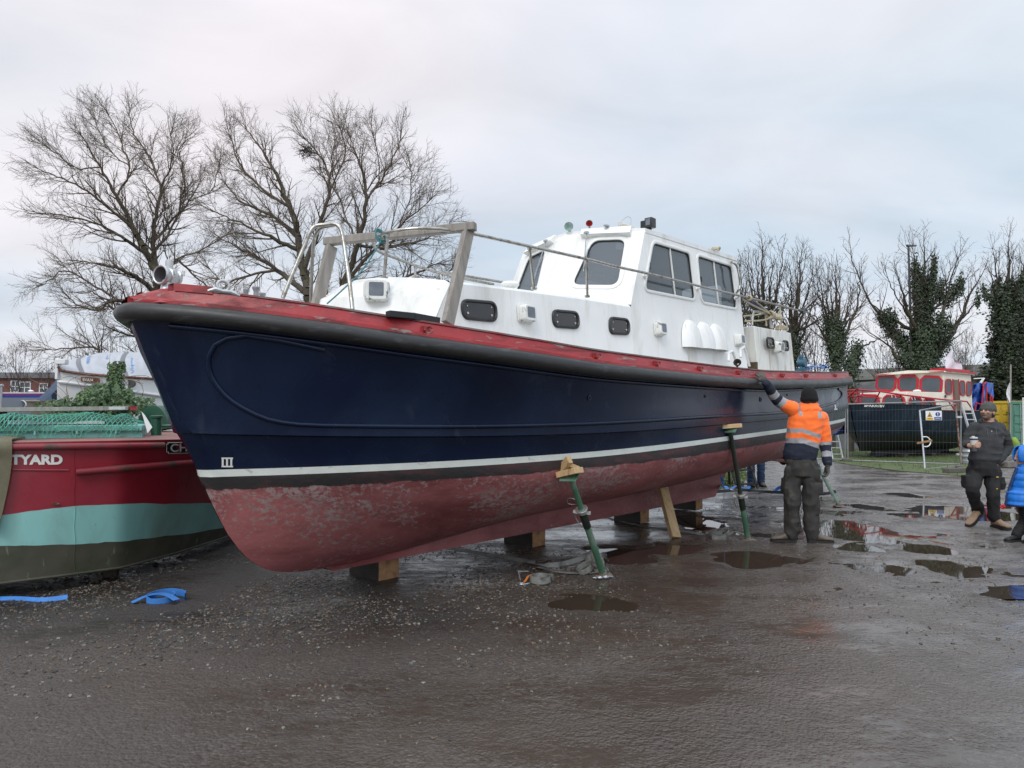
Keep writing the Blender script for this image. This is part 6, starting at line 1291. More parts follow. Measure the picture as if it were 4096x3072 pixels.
mb = MB(); mb.beam((4.1, -1.31, 3.19), (6.45, -1.31, 3.16), .03, .06); mb.beam((3.95, -1.29, 3.15), (3.95, 1.29, 3.15), .03, .03); sb(mb, 'roof_trim', M['railred'])
mb = MB(); mb.box((5.3, -.9, 3.24), (2.0, .5, .10)); sb(mb, 'roof_board', M['railred'])
def swin(P0, n, px, oct_=.18, mat='wingrey', bar=.09, name='window'):
    q = [SF.hit(x, y, P0, n) for x, y in px]; n = Vector(n).normalized(); lp = []
    for i in range(4):
        p = q[i]; a = q[i - 1] - p; b = q[(i + 1) % 4] - p; k = min(a.length, b.length) * oct_; lp += [p + a.normalized() * k, p + b.normalized() * k]
    mb = MB(); ring_mb(mb, lp, n, bar, .02, .0); f = sb(mb, name, M['railred']); mb = MB(); mb.add([p + n * .006 for p in lp], [tuple(range(8))]); mb.build('pane', M[mat], f, smooth=0)
FNs = (-1, -.098, .055); FNr = (-1, .0, .055)
for px in (((3513, 1508), (3581, 1506), (3575, 1560), (3510, 1556)), ((3600, 1508), (3668, 1508), (3664, 1563), (3598, 1560)), ((3690, 1510), (3764, 1513), (3758, 1571), (3686, 1564))): swin((4.02, -.1, 2.0), FNr, px)
for px in (((3440, 1585), (3508, 1587), (3512, 1612), (3434, 1612)), ((3542, 1587), (3608, 1590), (3616, 1620), (3536, 1618))): swin((2.0, 0, 1.9), (-1, 0, .17), px)
NS = Vector((-.162, -1, 0))
for px in (((3644, 1592), (3682, 1596), (3684, 1634), (3640, 1628)), ((3700, 1597), (3734, 1601), (3738, 1634), (3702, 1634))): swin((2.02, -.93, 2.0), NS, px, mat='winblack')
for px in (((3785, 1520), (3803, 1521), (3805, 1573), (3784, 1571)), ((3841, 1526), (3856, 1527), (3859, 1578), (3842, 1575)), ((3869, 1529), (3885, 1531), (3882, 1580), (3868, 1578))): swin((5, -1.235, 2.5), (0, -1, 0), px, .10, 'winblack', .05)
q = [SF.hit(x, y, (5, -1.24, 2.5), (0, -1, 0)) for x, y in ((3812, 1518), (3832, 1520), (3838, 1652), (3822, 1652))]; mb = MB(); mb.hexa(q, [p + Vector((0, -.03, 0)) for p in q]); sb(mb, 'door', mk('weathered_door', (.16, .13, .10), .8, var=.35, vscale=4, stretch=(6, 6, 1), layers=[((.25, .06, .06), 5, .66, .06, (6, 6, 1), None)]))
for x_ in (3811, 3834): a = SF.hit(x_, 1516, (5, -1.27, 2.5), (0, -1, 0)); b = SF.hit(x_ + 7, 1652, (5, -1.27, 2.5), (0, -1, 0)); mb = MB(); mb.beam(a, b, .03, .03); sb(mb, 'door_frame', M['railred'])
# red deck rail
RT = [SF.hit(x, y, (0, -sB(s) + .05, 0), (0, 1, 0)) for x, y, s in ((3425, 1558, .9), (3520, 1566, 1.6), (3600, 1578, 2.2), (3700, 1590, 3.2), (3790, 1600, 4.5), (3868, 1606, 6))]
def tubeS(pts, r_, name='deck_rail', mat='railred', par=sp_): mb = MB(); mb.tube(pts, r_ * 1.3, 6); return sb(mb, name, M[mat], par)
top_r = [Vector((.25, .25, 2.42)), Vector((.18, 0, 2.42)), Vector((.30, -.32, 2.42))] + RT; tubeS(smoothp(top_r, 4), .022)
tubeS(smoothp([Vector((.25, .25, 2.42)), Vector((.7, .75, 2.42)), Vector((1.6, 1.2, 2.40)), Vector((3.2, 1.4, 2.38))], 4), .022)
for p, dx in ((top_r[2], -.1), (RT[0], .5), (RT[1], .6), (RT[2], .55), (RT[3], .55), (RT[4], .55), (RT[5], .5)):
    s_ = p.x + dx; tubeS([p, Vector((s_, -sB(s_) + .05, shz(s_)))], .019, 'rail_post')
for y_, sx0 in ((.25, .25), (.75, .7), (0, .18), (-.15, .22), (.5, .45), (1.2, 1.6)): tubeS([Vector((sx0, y_, 2.42)), Vector((sx0 + .1, y_ * .95, shz(.5)))], .017, 'rail_post')
tubeS(smoothp([Vector((.3, .25, 2.2)), Vector((.22, 0, 2.2)), Vector((.34, -.30, 2.2)), RT[0] + Vector((.1, 0, -.22)), RT[1] + Vector((.1, 0, -.22))], 3), .014)
for px in (3528, 3565, 3580, 3600, 3646, 3658): a = SF.hit(px, 1574 + (px - 3528) * .12, (0, -1.2, 0), (0, 1, 0)); tubeS([a, a + Vector((.02, -.02, -.1))], .008, 'cable_tie', 'signwhite')
vs, fs = text_loops('SPARROW', bold=.04, sx=1.05); mb = MB()
def nmp(x, y): q = SF.hit(3440 + x * 11, 1627 - y * 10.5 + x * .35, (.9, -.75, 1.9), (-.62, -.78, 0)); return (q.x, -sB(q.x) * .985 - .012, q.z)
mb.add([nmp(x, y) for x, y in vs], fs); sb(mb, 'name_lettering', M['whitetxt'], smooth=0, fixn=False)
p = SF.hit(3513, 1625, (1.2, -1.0, 1.9), (-.5, -.85, 0)); mb = MB(); mb.lathe(Vector((p.x, -sB(p.x) - .005, p.z)), (-.4, -.9, 0), [(0, .05), (.02, .045), (.03, .001)], 12); sb(mb, 'round_badge', M['cup'])
for (x_, y_, w_) in ((.25, -.14, 0), ): mb = MB(); mb.box((.42, -.50, 1.87), (.18, .02, .09), Matrix.Rotation(R(-48), 3, 'Z')); sb(mb, 'bow_plate', M['cream'])
for px, py in ((3520, 1568), (3668, 1570)): p = SF.hit(px, py, (3.0, 0, 2.42), (0, 0, 1)) if 0 else SF.hit(px, py, (3.2, 0, 0), (1, 0, 0)); mb = MB(); mb.ell((p.x, p.y, 2.43), (.14, .14, .05), 14, 8); sb(mb, 'mushroom_vent', M['whitefit'])
mb = MB(); mb.box((.0, 0, 0), (.001, .001, .001)); mb = MB()
q = SF.hit(3783, 1585, (5, -1.25, 2.3), (0, -1, 0)); mb.box(q, (.10, .02, .10)); sb(mb, 'socket_plate', M['black'])
# trestle stands under the boat
for s_ in (2.4, 4.4, 6.4): mb = MB(); mb.box((s_, 0, .06), (.25, 1.3, .11)); sb(mb, 'cradle_block', M['darkwood'])
# its flag
fp = D(3793, 1494, 27.4); fl = empty('flag', fp, 0, 'small white flag on a leaning white staff above the cream wheelhouse', 'flag')
tp = D(3809, 1398, 27.4) - fp; mb = MB(); mb.cyl((0, 0, -.25), tp, .018); mb.build('staff', M['whitefit'], fl)
mb = MB(); rows = []
for i in range(9):
    t = i / 8; a = tp * (1 - t * .62); w = .12 + .42 * math.sin(min(1, t * 1.6) * math.pi * .5); rows.append([a + Vector((-.35 * w + w * u * (1.1 if t > .3 else .6), .06 * math.sin(u * 9 + t * 4), -.42 * u * w * 1.3 - .22 * t)) for u in np.linspace(0, 1, 9)])
mb.grid(rows); mb.build('cloth', mk('white_flag_cloth', (.62, .62, .68), .8, var=.12, vscale=6), fl, smooth=60)
# blue tarpaulins
def cloth(name, fn, nu, nv, mat, lab, cat='tarpaulin'):
    mb = MB(); mb.grid([[fn(u, v) for u in np.linspace(0, 1, nu)] for v in np.linspace(0, 1, nv)]); o = mb.build(name, M[mat], None, smooth=70); s_ = o.modifiers.new('s', 'SOLIDIFY'); s_.thickness = .02; return tag(o, lab, cat)
def t1(u, v): px = 3893 - 14 * v + u * (48 + 10 * v); py = 1536 + v * 120 - u * 8 * (1 - v) + (12 * u if v > .8 else 0); return D(px, py, 29.4 + .25 * math.sin(u * 11 + v * 3) + .12 * math.sin(v * 14 + u * 5) + .5 * u)
cloth('blue_tarpaulin', t1, 24, 20, 'tarpblue', 'blue tarpaulin draped down behind the cream wheelhouse')
def t2(u, v): px = 3943 + u * 30; py = 1528 + 62 * v * (.55 + .45 * u) + 6 * u; return D(px, py, 29.8 + .10 * math.sin(u * 9 + v * 3) + u * .6)
cloth('blue_tarpaulin', t2, 14, 12, 'tarpblue', 'square of blue tarpaulin hung over the red tube frame')
def t3(u, v): px = 3352 + u * 66 - 16 * v * (1 - u); py = 1636 + v * (104 - 12 * u) - 70 * u * (1 - v) * .0; return D(px, py, 27.5 + .3 * math.sin(u * 8 + v * 4) + .2 * math.sin(v * 12))
cloth('blue_tarpaulin', t3, 20, 18, 'tarpblue', 'crumpled blue tarpaulin seen through the fence left of the dark bow')
rf = empty('red_tube_frame', D(3950, 1650, 29.3), 0, 'red tubular frame holding the blue tarpaulin behind the boat', 'frame')
for a, b in (((3936, 1529), (3926, 1625)), ((3931, 1544), (3946, 1528)), ((3946, 1545), (3946, 1650)), ((3962, 1575), (3962, 1645)), ((3970, 1585), (3968, 1650)), ((3900, 1610), (3930, 1620)), ((3905, 1612), (3898, 1650)), ((3945, 1605), (3970, 1612))):
    mb = MB(); mb.cyl(D(*a, 29.2) - rf.location, D(*b, 29.2) - rf.location, .028); mb.build('tube', M['railred'], rf)
mb = MB(); mb.beam(D(3922, 1532, 29.5), D(3935, 1512, 29.5), .10, .05); mb.cyl(D(3895, 1515, 29.5), D(3928, 1513, 29.5), .02); tag(mb.build('outboard_bracket', M['whitefit'], None), 'white bracket on the after end of the cream wheelhouse', 'bracket')
# boat under a dark cover behind
cb_ = empty('covered_boat', D(3450, 1600, 33), 0, 'boat under a dark grey tarpaulin left of the cream wheelhouse', 'boat')
mb = MB(); rows = []
for i in range(7):
    v = i / 6; rows.append([D(3330 + 230 * u, 1516 + 10 * (1 - u) + (8 * math.sin(u * 3)) + 60 * v ** 1.5, 33.5 - 1.1 * math.sin(v * 1.5) + .05 * math.sin(u * 25 + v * 6)) - cb_.location for u in np.linspace(0, 1, 30)])
mb.grid(rows); mb.grid([rows[0], [p + Vector((.2, 1.6, -.3)) for p in rows[0]]]); mb.build('cover', M['tarpgrey'], cb_, smooth=60)
mb = MB(); mb.hexa([D(3345, 1800, 32.6) - cb_.location, D(3520, 1800, 32.6) - cb_.location, D(3520, 1780, 35) - cb_.location, D(3345, 1780, 35) - cb_.location], [D(3330, 1575, 32.4) - cb_.location, D(3560, 1578, 32.4) - cb_.location, D(3560, 1578, 35) - cb_.location, D(3330, 1575, 35) - cb_.location]); mb.build('hull', mk('grey_hull', (.20, .21, .22), .6, var=.2), cb_)
# fence panels
def panel(TL, TR, BR, BL, lab, grp, nv=34, nh=(.12, .3, .48, .66, .84), name='wire_fence', r=.021, mat='fencetube'):
    o = empty(name, Vector(BL).lerp(Vector(BR), .5) * 1.0, 0, lab, 'fence panel', grp); L_ = o.location.copy(); L_.z = 0; o.location = L_
    c = [Vector(p) - L_ for p in (TL, TR, BR, BL)]
    mb = MB(); mb.cyl(c[0], c[1], r); mb.cyl(c[3], c[2], r); mb.cyl(c[0] + Vector((0, 0, .03)), c[3] - Vector((0, 0, .03)), r); mb.cyl(c[1] + Vector((0, 0, .03)), c[2] - Vector((0, 0, .03)), r); mb.build('frame', M[mat], o)
    if nv:
        mb = MB(); rg2 = random.Random(3)
        for i in range(1, nv): t = i / nv; j = rg2.uniform(-.004, .004); mid = c[0].lerp(c[1], t + j).lerp(c[3].lerp(c[2], t), .5); mb.tube([c[0].lerp(c[1], t), mid, c[3].lerp(c[2], t)], .0022, 3, caps=False)
        for h_ in nh: mb.tube([c[0].lerp(c[3], h_), c[0].lerp(c[3], h_).lerp(c[1].lerp(c[2], h_), .5) + Vector((0, 0, rg2.uniform(-.03, .02))), c[1].lerp(c[2], h_)], .0032, 3, caps=False)
        mb.build('wire_mesh', M['wire'], o, fixn=False)
    return o, c
gBL = D(3392, 1841, 23.4); gTL = D(3390, 1617, 23.4); gBR = D(3843, 1857, 21.8); gTR = D(3844, 1604, 21.8)
panel(gTL, gTR, gBR, gBL, 'wire fence panel in front of the dark boat and carrying the safety sign', 'temporary fence panels')
a0 = D(3383, 1617, 23.5); a1 = D(3380, 1838, 23.5); dd = Vector((-2.9, 1.6, 0)); a0.z = gTL.z; panel(a0 + dd, a0, a1, a1 + dd, 'wire fence panel running back behind the stern of the launch', 'temporary fence panels')
a2 = a0 + dd; a3 = a1 + dd; dd2 = Vector((-3.3, -.2, 0)); panel(a2 + dd2, a2, a3, a3 + dd2, 'far wire fence panel glimpsed under the stern of the launch', 'temporary fence panels')
o, c = panel(D(3679, 1642, 20.9), D(3822, 1616, 21.6), D(3846, 1862, 21.3), D(3700, 1877, 19.9), 'narrow leaning gate frame with a rusty upright and a D handle', None, 0, name='gate_frame', r=.021, mat='galv')
for ch in list(o.children): bpy.data.objects.remove(ch)
for k, (i, j, m_) in enumerate(((0, 1, 'fencetube'), (0, 3, 'galv'), (3, 2, 'fencetube'), (1, 2, 'rust'))): mb = MB(); mb.cyl(c[i], c[j], .024); mb.build('frame_tube', M[m_], o)
e = D(3690, 1748, 20.4) - o.location; e2 = D(3692, 1786, 20.3) - o.location; mb = MB(); mb.tube(smoothp([e, e + Vector((.13, 0, .0)), e + Vector((.22, 0, -.10)), e2 + Vector((.2, 0, .06)), e2 + Vector((.12, 0, 0)), e2]), .016, 6); mb.build('handle', M['whitefit'], o)
mb = MB(); mb.beam(D(3668, 1773, 20.3) - o.location, D(3728, 1762, 20.3) - o.location, .03, .05); mb.build('latch_board', M['endgrain'], o)
for py in (1668, 1817): mb = MB(); mb.box(D(3836, py, 21.5), (.16, .05, .06)); tag(mb.build('scaffold_clamp', M['galvbright'], None), ('upper' if py < 1700 else 'lower') + ' bright metal clamp joining the rusty upright to the fence', 'clamp')
mb = MB(); g = G(3835, 1893); mb.box((g.x - .05, g.y + .1, .07), (.62, .22, .13), Matrix.Rotation(R(20), 3, 'Z')); mb.cyl((g.x, g.y + .1, .13), (g.x, g.y + .1, .2), .03); tag(mb.build('concrete_block', M['conc'], None, bevel=.02), 'dark concrete foot block under the right end of the fence', 'block')
g = G(3383, 1846); mb = MB(); mb.box((g.x, g.y, .05), (.25, .6, .1), Matrix.Rotation(R(-10), 3, 'Z')); tag(mb.build('concrete_block', M['conc'], None, bevel=.02), 'low concrete foot block at the joint of the left fence panels', 'block')
# the safety sign
sg0 = D(3735, 1662, 21.95); so_ = empty('safety_sign', sg0, math.atan2(-1.6, 3.62) * .9, 'white safety sign with a yellow triangle and a blue disc on the fence', 'sign')
mb = MB(); mb.box((0, 0, 0), (.435, .006, .29)); mb.build('board', M['signwhite'], so_)
mb = MB(); mb.box((-.108, -.0055, -.10), (.19, .004, .065)); mb.build('yellow_panel', M['signyellow'], so_)
mb = MB(); mb.box((.108, -.0055, -.09), (.19, .004, .085)); mb.build('blue_panel', M['signblue'], so_)
mb = MB(); mb.add([(-.175, -.006, -.045), (-.04, -.006, -.045), (-.108, -.006, .11)], [(0, 1, 2)]); mb.build('triangle', M['nameblack'], so_, smooth=0)
mb = MB(); mb.add([(-.155, -.008, -.034), (-.06, -.008, -.034), (-.108, -.008, .085)], [(0, 1, 2)]); mb.build('triangle', M['signyellow'], so_, smooth=0)
mb = MB(); mb.add([(-.13, -.010, -.02), (-.085, -.010, -.02), (-.09, -.010, .01), (-.108, -.010, .04), (-.125, -.010, .01)], [(0, 1, 2, 3, 4)]); mb.build('symbol', M['nameblack'], so_, smooth=0)
mb = MB(); mb.add([(.108 + .065 * math.cos(a), -.006, .04 + .065 * math.sin(a)) for a in np.linspace(0, 6.283, 25)[:-1]], [tuple(range(24))]); mb.build('disc', M['signblue'], so_, smooth=0)
mb = MB(); mb.add([(.095, -.009, .085), (.121, -.009, .085), (.115, -.009, .02), (.101, -.009, .02)], [(0, 1, 2, 3)]); mb.box((.108, -.009, -.0), (.018, .002, .018)); mb.build('exclamation_mark', M['signwhite'], so_, smooth=0)
for z_, w_ in ((-.08, .14), (-.10, .15), ): mb = MB(); mb.box((.108, -.0085, z_), (w_, .002, .008)); mb.box((-.108, -.0085, z_ - .005), (w_ * .8, .002, .006), m=1); mb.build('text_line', [M['signwhite'], M['nameblack']], so_, smooth=0)
# ladders, keg, blocks, bag
def ladder(a, b, w, lab, n=7, side=Vector((1, 0, 0)), mat='galvbright'):
    a = Vector(a); b = Vector(b); o = empty('ladder', (a.x, a.y, 0), 0, lab, 'ladder'); a -= o.location; b -= o.location; s_ = side.normalized() * w / 2
    for k in (-1, 1): mb = MB(); mb.beam(a + s_ * k, b + s_ * k, .03, .07, (b - a).cross(side)); mb.build('stile', M[mat], o)
    for i in range(1, n): p = a.lerp(b, i / n); mb = MB(); mb.beam(p - s_, p + s_, .03, .03); mb.build('rung', M[mat], o)
ladder(G(3935, 1862), D(3868, 1630, 23.5), .38, 'aluminium ladder leaning on the dark boat behind the man with the cup', 9, Vector((1, .3, 0)))
ladder(G(3352, 1842), D(3333, 1742, 25.2), .34, 'pale step ladder standing behind the left fence panel', 4, Vector((1, 0, 0)))
g = D(3874, 1800, 22.3); mb = MB(); mb.lathe((g.x, g.y, 0), (0, 0, 1), [(0, .17), (.02, .19), (.08, .19), (.09, .2), (.11, .19), (.22, .19), (.24, .205), (.26, .19), (.37, .19), (.39, .205), (.41, .19), (.50, .19), (.52, .2), (.57, .19), (.6, .17), (.601, .001)], 20); tag(mb.build('keg', M['galv'], None), 'ribbed steel keg beside the hip of the man with the cup', 'keg')
g = G(4030, 1870); mb = MB(); mb.box((g.x - .1, g.y, .22), (.55, .2, .12), Matrix.Rotation(R(-20), 3, 'Y') @ Matrix.Rotation(R(15), 3, 'Z')); mb.box((g.x + .1, g.y, .10), (.6, .4, .18), Matrix.Rotation(R(12), 3, 'Z')); tag(mb.build('rubble_blocks', mk('pale_rubble', (.16, .15, .14), .9, var=.3, vscale=6), None, bevel=.02), 'pale broken concrete lying behind the man with the cup', 'rubble')
g = G(4050, 1806); mb = MB(); mb.ell((g.x + .12, g.y, .30), (.17, .2, .32), 14, 9); mb.v = [(x + .04 * math.sin(z * 9), y, z) for x, y, z in mb.v]; tag(mb.build('lime_bag', M['hivis'], None), 'lime yellow sack standing in front of the green container', 'sack')
# containers
def container(xa, xb, d, mat, lab, zt, txt=None):
    a = D(xa, 1700, d); b = D(xb, 1700, d); W_2 = b.x - a.x; o = empty('shipping_container', (a.x, d, 0), R(-35), lab, 'container'); W_2 = 2.35; M_ = M[mat]
    mb = MB(); n = 12
    mb.box((W_2 / 2, 3, zt / 2 + .05), (W_2 - .06, 6, zt - .1)); mb.build('shell', M_, o)
    mb = MB(); mb.beam((0, 0, zt - .05), (W_2, 0, zt - .05), .12, .14); mb.beam((0, 0, .1), (W_2, 0, .1), .12, .16); mb.box((.05, 0, zt / 2), (.13, .12, zt)); mb.box((W_2 - .05, 0, zt / 2), (.13, .12, zt)); mb.build('frame', M_, o, bevel=.01)
    for k in (0, 1):
        mb = MB(); x0 = .12 + k * (W_2 / 2 - .09); x1 = x0 + W_2 / 2 - .16; mb.box(((x0 + x1) / 2, .0, zt / 2), (x1 - x0, .06, zt - .36))
        for i in range(4): z_ = .25 + (zt - .6) * i / 4; mb.box(((x0 + x1) / 2, -.045, z_ + (zt - .6) / 8), (x1 - x0 - .1, .04, (zt - .6) / 4 - .12))
        dr = mb.build('door', M_, o, bevel=.012)
        for t in (.3, .72): mb = MB(); x_ = x0 + (x1 - x0) * t; mb.cyl((x_, -.09, .1), (x_, -.09, zt - .1), .022); mb.box((x_ + .08, -.10, zt * .42), (.22, .03, .04)); mb.build('lock_bar', M['galv'], dr)
    if txt: text_on('lettering', txt, (W_2 - .95, -.115, 1.62), (1, 0, 0), (0, 0, 1), .16, M['nameblack'], o)
    return o
container(3905, 4034, 40, 'yellowcont', 'yellow shipping container behind the head of the man with the cup', 2.34, 'NO 7'); container(4042, 4230, 36, 'greencont', 'green shipping container at the right edge', 2.25)
mb = MB(); a = G(4041, 1815); mb.cyl(a, D(4043, 1458, a.y), .028); mb.grid([[D(4043 - 16 * math.sin(v * 2.6) * u - 2, 1525 + 85 * v, a.y - .05 + .05 * math.sin(u * 6 + v * 9)) for u in np.linspace(0, 1, 6)] for v in np.linspace(0, 1, 10)], 1)
tag(mb.build('pole_with_rag', [M['oldwood'], M['paper']], None), 'thin tall pole with a frayed pale rag beside the containers', 'pole')
mb = MB(); g = G(4094, 1800); mb.cyl(g, D(4092, 1590, g.y), .028); tag(mb.build('white_post', M['whitefit'], None), 'plain whitish post at the right edge of the picture', 'post')
# long low shed behind the trees
sd0 = D(3350, 1530, 62); sd1 = D(4250, 1530, 52); shd = empty('shed', (sd0.x, sd0.y, 0), math.atan2(sd1.y - sd0.y, sd1.x - sd0.x), 'long low shed with a mossy grey roof behind the ivy-covered trees', 'building')
LL = (Vector((sd1.x, sd1.y)) - Vector((sd0.x, sd0.y))).length; e_ = sd0.z + .15; r_ = D(3600, 1460, 60).z
mb = MB(); mb.box((LL / 2, 5, e_ / 2), (LL, 10, e_)); mb.build('wall', mk('shed_wall', (.13, .12, .10), .9, var=.2), shd)
mb = MB(); mb.hexa([(-.4, -.4, e_), (LL + .4, -.4, e_), (LL + .4, 10.4, e_), (-.4, 10.4, e_)], [(-.4, 4.9, r_), (LL + .4, 4.9, r_), (LL + .4, 5.1, r_), (-.4, 5.1, r_)]); mb.build('roof', M['shedroof'], shd)
# lamp post
g = D(3650, 1600, 36); lp_ = empty('street_lamp', (g.x, 36, 0), 0, 'tall grey street lamp rising through the bare branches', 'street lamp'); zt = D(3650, 984, 36).z
mb = MB(); mb.tube([(0, 0, 0), (0, 0, 2.5), (0, 0, zt)], [.10, .075, .05], 10); mb.build('column', M['lamp'], lp_)
mb = MB(); mb.hexa([(-.05, -.1, zt - .03), (.42, -.08, zt - .01), (.42, .08, zt - .01), (-.05, .1, zt - .03)], [(-.1, -.06, zt + .07), (.40, -.05, zt + .05), (.40, .05, zt + .05), (-.1, .06, zt + .07)]); mb.build('lantern', M['lamp'], lp_, bevel=.01)
# the red flower
# ================================================================ trees
def segmesh(name, A, B, RA, RB, mat, parent, n=3):
    A = np.array(A); B = np.array(B); RA = np.array(RA)[:, None]; RB = np.array(RB)[:, None]; d = B - A; d /= np.maximum(np.linalg.norm(d, axis=1, keepdims=True), 1e-9)
    up = np.where(np.abs(d[:, 2:3]) < .9, np.array([[0, 0, 1.]]), np.array([[1., 0, 0]])); u = np.cross(d, up); u /= np.linalg.norm(u, axis=1, keepdims=True); v = np.cross(d, u)
    rings = []
    for P_, R_ in ((A, RA), (B, RB)):
        for j in range(n): a = 2 * math.pi * j / n; rings.append(P_ + (u * math.cos(a) + v * math.sin(a)) * R_)
    V = np.stack(rings, 1).reshape(-1, 3); K = len(A); base = np.arange(K) * 2 * n; F = []
    for j in range(n): F.append(np.stack([base + j, base + (j + 1) % n, base + n + (j + 1) % n, base + n + j], 1))
    F = np.concatenate(F)
    me = bpy.data.meshes.new(name); me.vertices.add(len(V)); me.vertices.foreach_set('co', V.astype(np.float32).ravel()); me.loops.add(F.size); me.loops.foreach_set('vertex_index', F.astype(np.int32).ravel())
    me.polygons.add(len(F)); me.polygons.foreach_set('loop_start', (np.arange(len(F)) * 4).astype(np.int32)); me.polygons.foreach_set('loop_total', np.full(len(F), 4, np.int32)); me.polygons.foreach_set('use_smooth', np.ones(len(F), bool))
    me.update(calc_edges=True); me.validate(); me.materials.append(mat); o = bpy.data.objects.new(name, me); COL.objects.link(o); o.parent = parent; return o
def tree(base, limbs, lab, seed, name='bare_tree', r0=.24, rl=.016, dens=1.0, L1=2.4, lift=.10, mat='twig', group=None, tw=.0045, sp=(.40, .26, .15), L2=.95, L3=.45, ivyf=None, ivyn=0, ivys=.10, cut=.055):
    rg = random.Random(seed); o = empty(name, base, 0, lab, 'tree', group); B = Vector(base); seg = {0: ([], [], [], []), 1: ([], [], [], []), 2: ([], [], [], [])}; prim = []
    gs = lambda s_: rg.gauss(0, s_)
    def put(a, b, ra, rb, lv): q = seg[lv]; q[0].append(tuple(a - B)); q[1].append(tuple(b - B)); q[2].append(ra); q[3].append(rb)
    def grow(p, d, L, r, n, crook, up):           # a branch as a list of (point, direction, radius)
        out = [(p, d, r)]; st = L / n
        for i in range(n):
            d = (d + Vector((gs(crook), gs(crook), gs(crook) + up))).normalized(); p = p + d * st; out.append((p, d, r * (1 - .80 * (i + 1) / n)))
        return out
    def side(d, ang):
        u, v = fr(d); a = rg.random() * 6.283; return (d * math.cos(ang) + (u * math.cos(a) + v * math.sin(a)) * math.sin(ang)).normalized()
    def walk(br, spc, t0):
        L = 0; nxt = spc * (.3 + rg.random()); T_ = sum((b[0] - a[0]).length for a, b in zip(br[:-1], br[1:])); out = []
        for a, b in zip(br[:-1], br[1:]):
            s_ = (b[0] - a[0]).length
            while L + s_ > nxt:
                t = (nxt - L) / s_
                if nxt > t0 * T_: out.append((a[0].lerp(b[0], t), a[1], a[2] + (b[2] - a[2]) * t, nxt / T_))
                nxt += spc * rg.uniform(.6, 1.4)
            L += s_
        return out
    def twigs(br, spc, L, t0=.1):
        for p, d, r, t in walk(br, spc, t0):
            tb = grow(p, side(d, rg.uniform(.45, .95)), L * rg.uniform(.5, 1.2) * (1 - .4 * t), tw, 3, .16, lift * .8)
            for x, y in zip(tb[:-1], tb[1:]): put(x[0], y[0], x[2], y[2], 2)
    def second(br, spc, Lx, t0):
        for p, d, r, t in walk(br, spc, t0):
            b2 = grow(p, side(d, rg.uniform(.5, .95)), Lx * rg.uniform(.5, 1.25) * (1 - .45 * t), min(r * .6, .013), 5, .12, lift)
            for x, y in zip(b2[:-1], b2[1:]): put(x[0], y[0], max(x[2], tw), max(y[2], tw * .8), 1)
            twigs(b2, sp[2] / dens, L3)
    for li, lb in enumerate(limbs):
        pts = smoothp(lb, 5); ra = r0 if li == 0 else None
        if li:
            k = min(range(len(prim)), key=lambda i: (prim[i][0] - pts[0]).length); ra = min(prim[k][1] * .72, r0 * .6)
        n = len(pts); br = []
        for i, p in enumerate(pts):
            t = i / (n - 1); j = p + Vector((gs(.03), gs(.03), gs(.02))) * min(1, t * 6); d = (pts[min(i + 1, n - 1)] - pts[max(i - 1, 0)]).normalized(); r = ra + (rl - ra) * (t ** .8); br.append((j, d, r))
        for x, y in zip(br[:-1], br[1:]): put(x[0], y[0], x[2], y[2], 0 if x[2] > cut else 1)
        prim += [(x[0], x[2]) for x in br]
        for p, d, r, t in walk(br, sp[0] / dens, .22 if li == 0 else .10):
            b1 = grow(p, side(d, rg.uniform(.45, .85)), L1 * rg.uniform(.45, 1.15) * (1 - .45 * t) * (1 if li else .9), min(r * .6, .034), 8, .09, lift)
            for x, y in zip(b1[:-1], b1[1:]): put(x[0], y[0], max(x[2], tw), max(y[2], tw), 1)
            second(b1, sp[1] / dens, L2, .12)
        e = br[-1]                                 # the limb ends in a spray
        for _ in range(3):
            b1 = grow(e[0], side(e[1], rg.uniform(.1, .5)), L1 * rg.uniform(.3, .6), rl, 6, .08, lift)
            for x, y in zip(b1[:-1], b1[1:]): put(x[0], y[0], max(x[2], tw), max(y[2], tw), 1)
            second(b1, sp[1] / dens, L2 * .9, .05)
    for lv, nm, m_, ns in ((0, 'trunk', M['bark'], 9), (1, 'branches', M[mat], 4), (2, 'twigs', M[mat], 3)):
        if seg[lv][0]: segmesh(nm, *seg[lv], m_, o, ns)
    if ivyn:
        c = [(p, r) for p, r in prim if ivyf(p)]; mb = MB(); w = [max(r, .04) for _, r in c]
        for p, r in rg.choices(c, w, k=ivyn):
            a = rg.random() * 6.28; rr = r + abs(rg.gauss(0, min(.14, r * 1.3 + .04) + r * .5)); q = Vector(p - B) + Vector((math.cos(a) * rr, math.sin(a) * rr, rg.gauss(0, .22)))
            nn = Vector((math.cos(a), math.sin(a), rg.uniform(-.2, .8))).normalized(); u, v = fr(nn); s_ = ivys * .62 * rg.uniform(.5, 1.1); an = rg.random() * 6.28; u, v = u * math.cos(an) + v * math.sin(an), v * math.cos(an) - u * math.sin(an)
            mb.add([q - u * s_, q - v * s_ * .7 + nn * s_ * .2, q + u * s_, q + v * s_ * .7 + nn * s_ * .2], [(0, 1, 2, 3)])
        mb.build('ivy', M['ivy'], o, smooth=0, fixn=False)
    return o
rs = np.random.RandomState(4)
T = lambda d, *pts: [tuple(D(x, y, d + z)) for x, y, z in pts]
